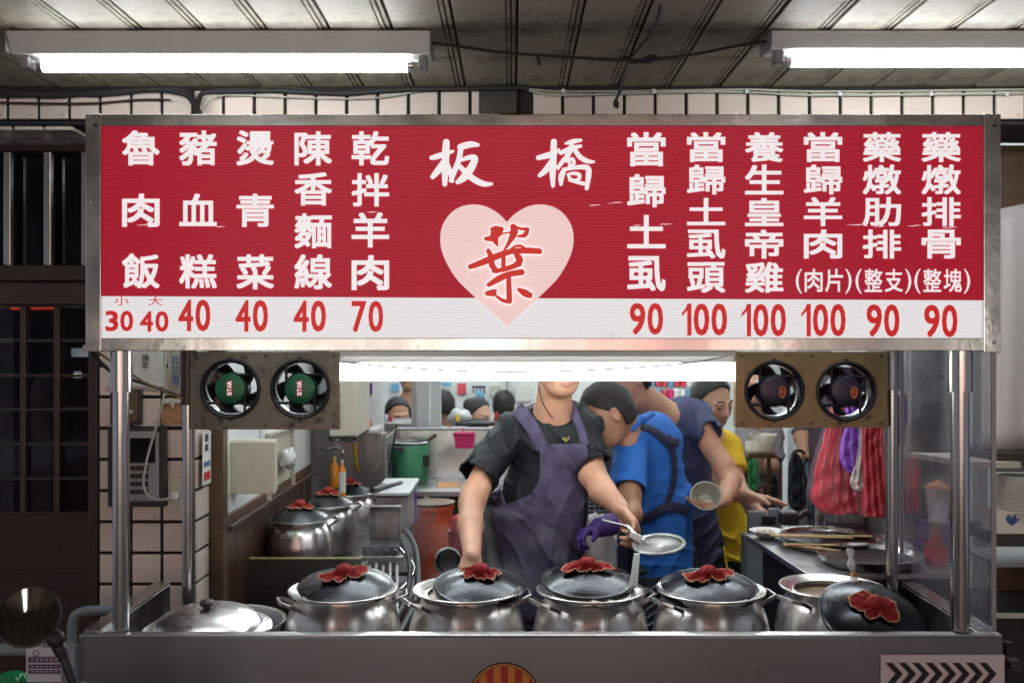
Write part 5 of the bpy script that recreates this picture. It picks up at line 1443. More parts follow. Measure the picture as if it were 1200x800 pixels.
# right counter with pans
rc2 = thing('side_counter', 'dark steel side counter on the right carrying two wide pans', 'counter', (1.15, 3.35, SF))
CT = EYE - .72; cy0, cy1 = 3.05, 3.66; cxa, cxb = .885, 1.42
build('counter_top', MB().add([(.915, cy0, CT - .02), (cxb, cy0, CT - .02), (cxb, cy1, CT - .02), (.872, cy1, CT - .02), (.915, cy0, CT), (cxb, cy0, CT), (cxb, cy1, CT), (.872, cy1, CT)], [(0,3,2,1),(4,5,6,7),(0,1,5,4),(1,2,6,5),(2,3,7,6),(3,0,4,7)]), 'steel_dull', rc2, bevel=.003)
build('carcass', MB().box((.930, cy0 + .01, SF), (cxb - .01, cy1 - .02, CT - .021)), 'black', rc2)
for q in range(14):
    mb = MB(); z = CT - .10 - q*.035; mb.box((.926, cy0 + .16, z), (.9295, cy0 + .175, z + .012)); build('vent_hole', mb, 'steel_dull', rc2)
def flat_pan(px, py, Y, hw, label, fill):
    r_ = hw/F*Y; t = thing('wide_pan', label, 'pan', (PX(px, Y), Y, CT + .001), 'wide steel pans on the side counter')
    build('body', MB().lathe([(r_*.82, 0), (r_*.86, .004), (r_*.97, .030), (r_*1.0, .034), (r_*1.0, .037), (r_*.93, .036), (r_*.82, .008), (0, .006)], 64), 'steel', t, smooth=True, local=True)
    build('bottom', MB().lathe([(r_*.90, .022), (0, .023)], 48), fill, t, smooth=True, local=True)
    return t
flat_pan(972, 633, 3.46, 60, 'wide flat steel pan at the back of the side counter below the hanging bags', 'lid_metal')
flat_pan(1017, 656, 3.18, 60, 'wide flat steel pan in front of the other one on the side counter', 'steel_black')
sb = thing('bowl', 'shallow white bowl with leftovers on the back left corner of the side counter', 'bowl', (PX(897, 3.62), 3.60, CT + .001))
build('body', MB().lathe([(.025, 0), (.045, .012), (.062, .026), (.064, .028), (.060, .027), (.04, .014), (0, .010)], 40), 'white_plastic', sb, smooth=True, local=True)
mb = MB(); 
rs = random.Random(6)
for q in range(14): mb.ball((rs.uniform(-.03, .03), rs.uniform(-.03, .03), .022), .007, 8, 6)
build('food', mb, 'noodle', sb, smooth=True, local=True)
for q, (a_, b_) in enumerate((((902, 634, 3.42), (1022, 643, 3.40)), ((904, 637, 3.38), (1000, 646, 3.34)), ((918, 646, 3.28), (985, 652, 3.18)), ((922, 649, 3.25), (983, 647, 3.24)))):
    A, B = W(*a_), W(*b_); A.z = CT + .046 - (.004 if q > 1 else 0) + .006*(q % 2); B.z = CT + .046 - (.004 if q > 1 else 0) + .006*(q % 2)
    mb = MB(); mb.cyl(A, B, .0045, .0035, n=8)
    tag(build('chopstick', mb, 'wood_light', smooth=True), ('long wooden chopstick lying across the rear wide pan', 'second long chopstick just in front of the rear one', 'short chopstick lying between the two wide pans', 'other short chopstick crossing between the two wide pans')[q], 'chopstick', 'chopsticks on the side counter')
pbg = thing('plastic_bag', 'small knotted white plastic bag standing on the front wide pan', 'bag', W(1000, 672, 3.06))
P = []; prof = [(3, 642), (4.5, 644), (4, 648), (2.2, 653), (4, 657), (5, 662), (3.2, 667), (3.0, 670)]
for j, (hw, py) in enumerate(prof):
    for i in range(12):
        a_ = 2*math.pi*i/12; P.append(W(995 + j*.7 + hw*math.cos(a_)*(1 + .2*math.sin(3*a_ + j)), py, 3.02 + hw/F*3.0*math.sin(a_)))
mb = MB(); mb.grid(P, 12, len(prof), closed_u=True); build('bag_neck', mb, 'soft_plastic', pbg, smooth='all')
mb = MB(); mb.ball(W(1001, 674, 3.03), (.014, .012, .012), 14, 9); build('filling', mb, 'tray_orange', pbg, smooth=True)
# grey board and box behind
gb = thing('grey_crate', 'blue grey plastic crate with a square hole under the hands of the people in yellow', 'crate', W(895, 640, 4.1))
a = W(873, 622, 4.05)
mb = MB(); mb.box((PX(876, 4.02), 4.02, hz(625, 4.02)), (PX(899, 4.02), 4.035, hz(598, 4.02))); build('panel', mb, 'stool_grey', gb, bevel=.01)
mb = MB(); mb.box((PX(900, 4.0), 4.0, hz(630, 4.0)), (PX(915, 4.0), 4.015, hz(595, 4.0))); build('panel', mb, 'stool_grey', gb, bevel=.01)
bx('hole', 893, 604, 909, 614, 3.985, .012, 'black', gb, .004)
bx('base', 876, 630, 916, 700, 4.02, .12, 'stool_grey', gb, .006, z0=SF)
bx('pump_body', 916, 600, 938, 616, 3.95, .08, 'dark_plastic', None, .012, 'black device with a bent tube behind the white bowl', 'device')
mb = MB(); mb.tube([W(936, 606, 3.95), W(944, 600, 3.95), W(951, 606, 3.95), W(952, 618, 3.95)], .012, 10, sub=5); tag(build('bent_tube', mb, 'rubber', smooth='all'), 'black bent tube right of the black device', 'tube')
cu_ = thing('steel_cup', 'narrow steel cup standing behind the rear wide pan', 'cup', W(959, 620, 3.8))
build('body', MB().lathe([(.024, 0), (.030, .095), (.032, .10), (.029, .10), (.022, .006), (0, .006)], 32, Matrix.Translation((PX(959, 3.72), 3.72, hz(620, 3.72)))), 'steel', cu_, smooth=True)
build('stand', MB().box((PX(946, 3.72), 3.68, SF), (PX(972, 3.72), 3.76, hz(620, 3.72) - .001)), 'black', cu_)

# hanging bags ------------------------------------------------------
def hang(name, rows, Y, m, label, thick=.03, nfold=7, seed=0, fold=.012, cat='bag', nu=72, crk=.008):
    """rows: (py, x_left, x_right) down the bundle; a closed pleated bundle"""
    rs = random.Random(seed); P = []; ph = rs.uniform(0, 6)
    rows2 = smooth_path([Vector(r_) for r_ in rows], 7)
    for j, r_ in enumerate(rows2):
        py, xl_, xr__ = r_.x, r_.y, r_.z
        for i in range(nu):
            a_ = 2*math.pi*i/nu; f_ = 1 + .0*a_
            u = math.cos(a_); v = math.sin(a_)
            px = (xl_ + xr__)/2 + (xr__ - xl_)/2*u*(1 + .03*math.sin(5*a_ + j*.6 + ph))
            d = (thick + fold*math.sin(nfold*u*2.2 + ph + .25*math.sin(j*.5)) + fold*.4*math.sin(j*.9 + u*4))*v
            d -= crk*2.2*(abs(noise3(u*1.0 + v*.3, j*.055, ph, seed + 40, 9)) + .7*abs(noise3(u, j*.05, v*.5, seed + 50, 22)))
            P.append(W(px, py + 1.2*math.sin(u*nfold*1.7 + ph)*(j/len(rows2)), Y + d))
    mb = MB(); mb.grid(P, nu, len(rows2), closed_u=True)
    n0 = len(mb.v); mb.f.append(tuple(range(nu - 1, -1, -1))); mb.f.append(tuple(n0 - nu + i for i in range(nu)))
    return tag(build(name, mb, m, smooth='all'), label, cat)
HB = 3.62
hang('bag_bundle', [(470, 975, 1000), (500, 968, 1004), (530, 960, 1008), (560, 953, 1012), (585, 951, 1012), (600, 962, 1012), (602, 975, 1010)], HB, 'bag_red', 'bundle of bright red plastic bags inside a clear bag', .05, 8, 1)
hang('bag_bundle', [(465, 1000, 1030), (500, 995, 1035), (530, 990, 1036), (565, 985, 1035), (590, 976, 1036), (601, 976, 1034)], HB + .09, 'bag_red', 'bundle of red plastic bags behind the purple ones, lower right of the clear bag', .05, 6, 2)
hang('outer_bag', [(462, 985, 1003), (485, 970, 1006), (520, 958, 1010), (560, 947, 1013), (585, 946, 1014), (602, 966, 1014), (612, 970, 1012)], HB - .02, 'clear_film', 'clear plastic bag around the bright red bags', .065, 7, 3, .014)
hang('bag_bundle', [(468, 990, 1008), (495, 990, 1008), (515, 986, 1010), (535, 984, 1012), (550, 990, 1012), (553, 998, 1010)], HB - .11, 'bag_purple', 'bundle of light purple plastic bags between the red and white ones', .03, 4, 4, .014, crk=.005)
hang('bag_bundle', [(468, 1007, 1020), (500, 1007, 1015), (530, 1005, 1017), (556, 998, 1019), (568, 996, 1019), (575, 1003, 1016)], HB - .14, 'bag_white', 'bundle of white plastic bags next to the purple ones', .02, 4, 5, .010, crk=.004)
hang('bag_bundle', [(470, 1008, 1036), (495, 1010, 1037), (515, 1010, 1035), (535, 1010, 1036), (570, 1011, 1041), (600, 1010, 1046), (606, 1016, 1045)], HB - .19, 'bag_pink', 'bundle of pleated pink striped plastic bags beside the rear right post', .035, 6, 6, .016, crk=.006)
rl = thing('hanging_rail', 'steel rail holding the bundles of plastic bags', 'rail', (1.3, 3.6, 1.5))
mb = MB(); mb.cyl((PX(960, HB), HB, hz(462, HB)), (PX(1060, HB), HB, hz(462, HB)), .008, n=12); build('bar', mb, 'steel', rl, smooth=True)
for px in (962, 1058):
    mb = MB(); mb.cyl((PX(px, HB), HB, hz(461, HB)), (PX(px, HB), HB, 2.755), .005, n=8); build('hanger', mb, 'steel_dull', rl, smooth=True)
for px in (990, 1012, 1025):
    mb = MB(); mb.tube([(PX(px, HB), HB - .19, hz(471, HB)), (PX(px, HB), HB - .1, hz(464, HB)), (PX(px, HB), HB, hz(460, HB)), (PX(px, HB), HB + .012, hz(463, HB))], .003, 6, sub=3); build('hook', mb, 'steel', rl)
# things seen through the side sheet
hang('bag_bundle', [(462, 1049, 1062), (480, 1048, 1064), (500, 1049, 1062), (518, 1050, 1060), (522, 1052, 1058)], 3.55, 'purple_dark', 'dark purple bag hanging just right of the rear right post', .03, 4, 7)
ss = thing('sauce_shelf', 'pale shelf board on the right behind the clear side sheet', 'shelf', W(1090, 535, 3.7))
mb = MB(); A = W(1068, 530, 3.75); B = W(1142, 541, 3.35); mb.prism([A, B, B + Vector((.16, 0, 0)), A + Vector((.16, 0, 0))], (0, 0, -.022)); build('board', mb, 'cream', ss, bevel=.002)
hang('striped_bag', [(536, 1058, 1074), (545, 1057, 1078), (570, 1058, 1078), (598, 1059, 1078), (600, 1062, 1076)], 3.5, 'bag_pink', 'red and white striped bag standing behind the clear side sheet', .03, 5, 8)
for q, (px, lab) in enumerate(((1093, 'clear cup with orange contents behind the clear side sheet'),)):
    cp_ = thing('cup', lab, 'cup', W(px, 608, 3.4))
    T_ = Matrix.Translation(W(px + 6, 612, 3.4))
    build('body', MB().lathe([(.030, 0), (.045, .12), (.047, .122)], 28, T_), 'soft_plastic', cp_, smooth=True)
    build('lid', MB().lathe([(.047, .123), (.040, .150), (.02, .165), (0, .167)], 28, T_), 'clear_film', cp_, smooth=True)
    build('fruit', MB().lathe([(.0, .085), (.036, .10), (.038, .13), (.0, .148)], 20, T_), 'tray_orange', cp_, smooth=True)
    build('stand', MB().box((W(px + 6, 612, 3.4).x - .06, 3.34, CT + .001), (W(px + 6, 612, 3.4).x + .06, 3.46, W(0, 612.3, 3.4).z)), 'purple_dark', cp_)
sc_ = thing('sauce_bottle', 'red sauce bottle with a yellow cap behind the clear side sheet', 'bottle', W(1097, 690, 3.2))
T_ = Matrix.Translation((PX(1097, 3.18), 3.18, hz(700, 3.18)))
build('body', MB().lathe([(.03, 0), (.034, .01), (.034, .15), (.034, .17), (.016, .205), (.014, .225)], 30, T_), 'sauce_red', sc_, smooth=True)
build('cap', MB().lathe([(.017, .2255), (.017, .245), (0, .247)], 20, T_), 'brass', sc_, smooth=True)
build('paper_label', MB().lathe([(.0352, .10), (.0352, .165)], 30, T_), 'bag_red', sc_, smooth=True)
build('stand', MB().box((PX(1080, 3.18), 3.13, CT - .12) if False else (PX(1085, 3.18), 3.14, hz(700, 3.18) - .02), (PX(1110, 3.18), 3.22, hz(700, 3.18) - .001)), 'black', sc_)

# clutter of the dining room
for (x0, y0, x1, y1, m_, lab) in ((604, 452, 622, 470, 'paper', 'white paper sheet on the back wall above the diners'), (536, 449, 546, 462, 'bag_pink', 'small pink poster on the back wall left of the hook rail'), (574, 452, 586, 464, 'paper_old', 'faded notice on the back wall right of the hook rail'), (458, 449, 468, 458, 'sky_blue_plastic', 'small blue notice above the diner with glasses')):
    tag(bx('poster', x0, y0, x1, y1, 8.77, .012, m_), lab, 'poster')
for (px, py, hh, rr_, m_, lab) in ((452, 496, 11, 2.6, 'soft_plastic', 'clear tumbler on the grey ledge in the dining room'), (458, 496, 9, 2.2, 'bag_pink', 'pink cup on the grey ledge in the dining room'), (536, 495, 10, 2.4, 'yellow_plastic', 'yellow bottle on the dining table'), (582, 495, 13, 2.3, 'sauce_red', 'red sauce bottle on the dining table near the cook'), (576, 495, 8, 3, 'bowl_cream', 'cream cup on the dining table near the cook')):
    Yc_ = 6.75 if px < 500 else 7.0; k_ = Yc_/F
    tag(build('tumbler', MB().lathe([(rr_*k_*.8, 0), (rr_*k_, hh*k_*.7), (rr_*k_*.6, hh*k_), (0, hh*k_)], 16, Matrix.Translation((PX(px, Yc_), Yc_, hz(py, Yc_)))), m_, smooth=True), lab, 'tumbler')
# kitchen clutter on the steel table and behind the bench
for (px, py, hh, rr_, Y_, m_, lab) in ((585, 572, 20, 5, 5.2, 'white_plastic', 'white tub on the steel table beside the cook'), (570, 570, 24, 4, 5.35, 'oil_orange', 'amber bottle on the steel table left of the white tub'), (448, 583, 17, 5, 4.4, 'steel', 'steel canister on top of the small oven'), (466, 578, 12, 4, 4.45, 'wok_black', 'black cup on top of the small oven')):
    k_ = Y_/F; tag(build('canister', MB().lathe([(rr_*k_, 0), (rr_*k_*1.04, hh*k_*.8), (rr_*k_*.7, hh*k_*.95), (rr_*k_*.7, hh*k_), (0, hh*k_)], 22, Matrix.Translation((PX(px, Y_), Y_, hz(py, Y_) if Y_ < 5 else tz + .001))), m_, smooth=True), lab, 'canister')
for q_, (x0, y0, x1, y1) in enumerate(((470, 560, 474, 600), (478, 556, 481, 602))):
    pass
# ================================================================== STREET SIDE, LEFT AND RIGHT OF THE STALL
# scooter mirror --------------------------------------------------
MYm = 1.75
sm = thing('scooter_mirror', 'round black scooter mirror on a stalk at the lower left corner', 'mirror', W(60, 800, MYm))
mc = W(34, 722, MYm); mr_ = 36/F*MYm
ax = Vector((.20, -1, .40)).normalized()
qz = Vector((0, 0, 1)).rotation_difference(ax).to_matrix().to_4x4()
Tm = Matrix.Translation(mc) @ qz
build('shell', MB().lathe([(0, -.030), (mr_*.5, -.027), (mr_*.85, -.016), (mr_*1.0, -.002), (mr_*1.0, .004), (mr_*.93, .005), (mr_*.92, .001)], 56, Tm), 'rubber', sm, smooth=True)
build('mirror_glass', MB().lathe([(mr_*.925, .0015), (mr_*.6, .0028), (mr_*.3, .0036), (0, .004)], 56, Tm), 'mirror', sm, smooth=True)
mb = MB(); mb.tube([mc + Vector((.030, .02, -.028)), W(66, 752, MYm + .02), W(74, 768, MYm + .02), W(86, 800, MYm + .02), W(100, 850, MYm + .03)], [.012, .012, .009, .0085, .0085], 12, sub=6); build('stalk', mb, 'rubber', sm, smooth='all')
mb = MB(); mb.ball(W(65, 748, MYm), .016, 16, 10); build('joint', mb, 'rubber', sm, smooth=True)
mb = MB(); mb.tube([W(100, 850, MYm + .03), (-.86, 1.95, .9), (-.90, 2.0, .55)], .014, 10, sub=5); mb.ball((-.90, 2.0, .50), (.06, .10, .07), 16, 10); build('handlebar', mb, 'rubber', sm, smooth='all')
build('fork', MB().cyl((-.90, 2.0, .48), (-.93, 1.9, .05), .035, n=14), 'rubber', sm, smooth=True)
# plastic stools
def stool(label, cx, cy, top, w, rot):
    t = thing('plastic_stool', label, 'stool', (cx, cy, 0), 'grey blue plastic stools')
    M_ = Matrix.Translation((cx, cy, 0)) @ Matrix.Rotation(rot, 4, 'Z')
    h = w/2
    mb = MB(); P = []
    for a_, b_ in ((-h, -h*.2), (-h, h*.2)): pass
    mb.tube([M_ @ Vector(p) for p in ((-h*.95, 0, top - .10), (-h*.92, 0, top - .03), (-h*.70, 0, top), (0, 0, top + .006), (h*.70, 0, top), (h*.92, 0, top - .03), (h*.95, 0, top - .10))], .015, 12, sub=6)
    build('backrest', mb, 'stool_grey', t, smooth='all')
    mb = MB(); mb.prism([M_ @ Vector(p) for p in ((-h, 0, top - .34), (h, 0, top - .34), (h, -.30, top - .36), (-h, -.30, top - .36))], (0, 0, -.02)); build('seat', mb, 'stool_grey', t, bevel=.008)
    for sx in (-1, 1):
        for dy in (0, -.28):
            mb = MB(); mb.cyl(M_ @ Vector((sx*h*.92, dy, top - (.10 if dy == 0 else .37))), M_ @ Vector((sx*h*1.05, dy + (.03 if dy == 0 else -.03), 0)), .016, .020, n=12); build('leg', mb, 'stool_grey', t, smooth=True)
stool('grey blue plastic chair whose top shows between the brown door and the left post', PX(124, 3.02), 3.02, hz(717, 3.02), .22, 0)
stool('grey blue plastic chair at the lower left behind the scooter mirror', PX(-8, 2.35), 2.35, hz(764, 2.35), .24, .2)
# jug with purple label
jg = thing('jug', 'clear plastic jug with a white and purple label behind the gas valve', 'jug', W(56, 800, 2.1))
Yj = 2.12; T_ = Matrix.Translation((PX(60, Yj), Yj, 0)); zj = hz(759, Yj)
build('body', MB().lathe([(.040, .62), (.045, .63), (.046, zj - .002), (.048, zj), (.048, zj + .002), (.044, zj)], 36, T_), 'jug_clear', jg, smooth=True)
a = W(31, 798, Yj - .05); b = W(72, 758, Yj - .05)
mb = MB(); mb.box((a.x, Yj - .052, a.z), (b.x, Yj - .050, b.z)); lbj = build('paper_label', mb, 'jug_white', jg, bevel=.0008)
for (y0, y1) in ((769, 776), (778, 783), (784.5, 789)):
    a = W(33, y1, Yj - .053); b = W(71, y0, Yj - .053); mb = MB(); mb.box((a.x, Yj - .0528, a.z), (b.x, Yj - .0521, b.z)); build('print_band', mb, 'purple_ink', lbj)
mb = MB(); c = W(42, 765, Yj - .053); mb.tube([(c.x + .006*math.cos(k*math.pi/8), Yj - .0526, c.z + .006*math.sin(k*math.pi/8)) for k in range(16)], .0009, 5, closed=True); build('print_ring', mb, 'purple_ink', lbj)
for yy in (771, 773.5, 780.5, 786.5):
    for q in range(6):
        a = W(36 + q*5.6, yy + .7, Yj - .054); b = W(39.5 + q*5.6, yy - .3, Yj - .054); mb = MB(); mb.box((a.x, Yj - .0534, a.z), (b.x, Yj - .0529, b.z)); build('print_mark', mb, 'jug_white', lbj)
tag(build('crate', MB().box((-1.25, 2.0, 0), (-.92, 2.26, .618)), 'dark_plastic', bevel=.01), 'dark crate under the clear jug at the lower left', 'crate')
gc = thing('gas_cylinder', 'gas cylinder with a green valve wheel in front of the jug', 'gas cylinder', (PX(37, 1.98), 1.98, 0))
cx = PX(37, 1.98); zv = hz(779, 1.98)
build('body', MB().lathe([(.08, .02), (.10, .05), (.10, .70), (.08, .78), (.03, .82), (.02, .85)], 36, Matrix.Translation((cx - .02, 1.96, 0))), 'green_paint', gc, smooth=True) if False else build('body', MB().lathe([(.08, .0), (.10, .04), (.10, .62), (.08, .70), (.03, .74), (.02, .78)], 36, Matrix.Translation((cx, 1.90, 0))), 'steel_dull', gc, smooth=True)
pts = []
mb = MB(); mb.lathe([(0, -.008), (.020, -.008), (.024, 0), (.020, .008), (0, .010)], 24, Matrix.Translation((cx, 1.90, zv + .002)))
for k in range(8): mb.ball((cx + .021*math.cos(k*math.pi/4), 1.90 + .021*math.sin(k*math.pi/4), zv), (.008, .008, .008), 10, 8)
build('valve_wheel', mb, 'valve_green', gc, smooth=True)
mb = MB(); mb.cyl((cx, 1.90, .77), (cx, 1.90, zv - .008), .010, n=14); mb.cyl((cx - .03, 1.89, zv - .035), (cx + .028, 1.89, zv - .033), .011, n=14); build('valve_body', mb, 'brass', gc, smooth=True)

# right of the stall ------------------------------------------------
tag(build('shutter_board', MB().box((PX(1150, 3.55), 3.55, hz(246, 3.55)), (PX(1290, 3.55), 3.57, LZ - .012)), 'tin_brown'), 'dark brown board under the lintel right of the sign', 'board')
wb = thing('white_curtain', 'white plastic sheet hanging right of the sign above the dark shelf', 'curtain', W(1190, 525, 3.5))
P = []
for j in range(12):
    for i in range(20):
        px = 1150 + 140*i/19; top = 249 - 15*i/19*1.9 if i < 8 else 236 - (i-8)*.6; py = top + (527 - top)*j/11
        P.append(W(px, py, 3.50 + .010*math.sin(i*.9 + j*.15)*(.2 + j/11) + .004*math.sin(i*2.2)))
mb = MB(); mb.grid(P, 20, 12); build('sheet', mb, 'white_plastic', wb, smooth='all', solid=.002)
rs_ = thing('wall_shelf', 'dark shelf board right of the stall below the white sheet', 'shelf', W(1190, 546, 3.4))
bx('board', 1168, 531, 1290, 546, 3.38, .25, 'steel_black', rs_, .003); bx('back_edge', 1168, 547, 1290, 553, 3.45, .02, 'stool_grey', rs_)
bx('lower_board', 1168, 626, 1290, 640, 3.38, .25, 'steel_black', rs_, .003)
for q in range(14):
    c = W(1191, 557.5 + q*3.0, 3.42); r_ = 21/F*3.42
    t = build('bowl', MB().lathe([(r_*.6, -.012), (r_*.88, -.0045), (r_*.90, -.0032), (r_*1.0, -.0030), (r_*1.01, .0018), (r_*.97, .0022), (r_*.9, 0), (0, -.001)], 32, Matrix.Translation(c)), 'bowl_cream', None, smooth=True)
    o_ = 'topmost' if q == 0 else ('lowest' if q == 13 else '%s from the top' % ('second third fourth fifth sixth seventh eighth ninth tenth eleventh twelfth thirteenth'.split()[q-1]))
    tag(t, '%s cream bowl of the stack on the right shelf' % o_, 'bowl', 'stack of cream bowls on the right shelf')
cbx = thing('carton', 'white carton with a dark blue mark under the stack of cream bowls', 'carton', W(1190, 625, 3.4))
bx('box', 1169, 600, 1215, 625.5, 3.38, .12, 'bowl_cream', cbx, .002)
mb = MB(); mb.prism([W(x, y, 3.3785) for x, y in ((1178,608),(1182,602),(1185,606),(1190,602),(1192,608),(1196,607),(1190,613),(1186,616),(1182,613))], (0, .0008, 0)); build('printed_mark', mb, 'ink_blue', cbx)
dc = thing('dark_cabinet', 'dark cabinet right of the stall under the shelves', 'cabinet', (PX(1200, 3.4), 3.4, 0))
build('carcass', MB().box((PX(1165, 3.42), 3.42, 0), (PX(1300, 3.42), 3.8, hz(720, 3.42))), 'black', dc, bevel=.005)
build('shelf_edge', MB().box((PX(1165, 3.40), 3.40, hz(724, 3.4)), (PX(1300, 3.4), 3.419, hz(719.5, 3.4))), 'cream', dc)
bx('back_panel', 1160, 641, 1300, 719, 3.75, .02, 'tin_brown', dc)
bx('inner_shelf', 1168, 660, 1290, 664, 3.45, .28, 'steel_dull', dc)
kn = thing('gas_tap', 'dark round tap knob on a pipe right of the stall front', 'tap', W(1185, 775, 2.7))
c = W(1183, 774, 2.7); mb = MB(); mb.cyl(c, c + Vector((0, -.04, 0)), .017, n=20); build('knob', mb, 'steel_black', kn, smooth=True)
mb = MB(); mb.cyl((c.x, c.y + .01, c.z + .05), (c.x, c.y + .01, 0), .012, n=14); build('pipe', mb, 'black', kn, smooth=True)

# arcade lamps towards the street (two are mirrored in the scooter mirror)
for x, lab in ((-1.15, 'left'), (1.25, 'right')):
    t = thing('arcade_lamp', 'lit tube lamp on the arcade ceiling above the camera, %s one' % lab, 'ceiling lamp', (x, .2, CEIL), 'tube lamps of the arcade towards the street')
    build('housing', MB().box((x - .04, -.42, CEIL - .06), (x + .04, .82, CEIL - .006)), 'lamp_white', t, bevel=.003)
    mb = MB(); mb.cyl((x, -.38, CEIL - .085), (x, .78, CEIL - .085), .0165, n=18); build('tube', mb, 'arcade_glow', t, smooth=True)
# the houses across the street with lit shop windows
oh = thing('shop_house', 'shop house across the street behind the camera with lit windows', 'house', (0, -9, 0))
build('wall', MB().box((-9, -9.5, 0), (9, -9, 7)), 'concrete', oh)
for x0, x1, z0, z1, m_ in ((-4.6, -2.4, .5, 2.6, 'window_glow'), (-1.2, .9, .4, 2.7, 'window_glow'), (2.6, 3.5, .4, 2.6, 'window_glow'), (4.6, 6.2, .6, 2.4, 'window_glow'), (-5.2, -.9, 3.0, 3.5, 'window_glow_red'), (1.2, 2.3, .6, 2.9, 'window_glow_red')):
    f = build('window', MB().box((x0 - .06, -8.99, z0 - .06), (x1 + .06, -8.96, z1 + .06)), 'steel_black', oh); build('pane', MB().box((x0, -8.955, z0), (x1, -8.94, z1)), m_, f)
for x in (-2.7, 2.9):
    tag(build('arcade_pillar', MB().box((x - .22, -3.0, 0), (x + .22, -2.6, CEIL + .5)), 'grout', bevel=.01), 'square arcade pillar at the street edge behind the camera on the %s' % ('left' if x < 0 else 'right'), 'pillar', 'arcade pillars')
# ================================================================== PEOPLE
V3 = lambda p: np.array(tuple(p), float)
def head(S_, c, f, up=(0, 0, 1), s=1.0, ear=True):
    """skull, jaw, nose, lips, ears and eye sockets around centre c; f = facing"""
    M = frame_from(f, up)
    L = lambda x, y, z: Vector(c) + M @ (Vector((x, y, z)) * s)
    S_.ell(L(0, -.012, .030), (.076*s, .093*s, .088*s), M, .02)
    S_.ell(L(0, .020, -.020), (.064*s, .070*s, .080*s), M, .03)
    S_.ell(L(0, .040, -.072), (.043*s, .046*s, .034*s), M, .03)       # chin
    for sx in (-1, 1):
        S_.ell(L(sx*.036, .062, -.022), (.022*s, .020*s, .024*s), M, .025)   # cheek
        S_.ell(L(sx*.032, .094, .006), (.016*s, .012*s, .010*s), M, .012, sub=True)   # socket
        S_.ell(L(sx*.032, .079, .004), (.0135*s, .0125*s, .0110*s), M, .006)   # lid/eyeball
        S_.cone(L(sx*.014, .090, .022), L(sx*.048, .076, .022), .0075*s, .006*s, .012)  # brow
        if ear:
            S_.ell(L(sx*.077, -.004, -.004), (.009*s, .018*s, .030*s), M, .008)
            S_.ell(L(sx*.084, .001, .000), (.005*s, .009*s, .016*s), M, .005, sub=True)
    S_.cone(L(0, .092, .012), L(0, .108, -.024), .0080*s, .0120*s, .012)     # nose
    for sx in (-1, 1): S_.ell(L(sx*.012, .098, -.027), (.009*s, .010*s, .008*s), M, .008)
    S_.ell(L(0, .086, -.048), (.024*s, .012*s, .0055*s), M, .006)
    S_.ell(L(0, .083, -.058), (.020*s, .012*s, .0065*s), M, .006)
    S_.ell(L(0, .097, -.0525), (.024*s, .008*s, .0018*s), M, .004, sub=True)
    return M, L
def face_parts(par, L, M, s, closed=.5, lipm='lips'):
    for sx in (-1, 1):
        mb = MB(); mb.tube([L(sx*.012, .099, .030), L(sx*.026, .098, .036), L(sx*.050, .083, .031)], [.0034*s, .0038*s, .002*s], 8, sub=4); build('eyebrow', mb, 'hair', par, smooth='all')
        mb = MB(); mb.tube([L(sx*.019, .0925, .001), L(sx*.032, .0945, -.001 + .003*closed), L(sx*.046, .0865, .0015)], [.0016*s, .0026*s, .0016*s], 8, sub=4); build('eyelash', mb, 'hair', par, smooth='all')
        if closed < .8:
            mb = MB(); mb.ball(L(sx*.032, .0860, -.002), (.0085*s, .0075*s, .0048*s), 14, 10, M); e = build('eye', mb, 'white_plastic', par, smooth=True)
            mb = MB(); mb.ball(L(sx*.032, .0915, -.0025), (.0040*s, .0030*s, .0040*s), 12, 8, M); build('iris', mb, 'hair', e, smooth=True)
    mb = MB()
    mb.tube([L(-.023, .088, -.0535), L(-.008, .0975, -.0490), L(0, .0975, -.0500), L(.008, .0975, -.0490), L(.023, .088, -.0535)], [.0016*s, .0042*s, .0038*s, .0042*s, .0016*s], 8, sub=4)
    build('upper_lip', mb, lipm, par, smooth='all')
    mb = MB(); mb.tube([L(-.021, .086, -.0548), L(0, .0955, -.0588), L(.021, .086, -.0548)], [.0018*s, .0050*s, .0018*s], 8, sub=5)
    build('lower_lip', mb, lipm, par, smooth='all')
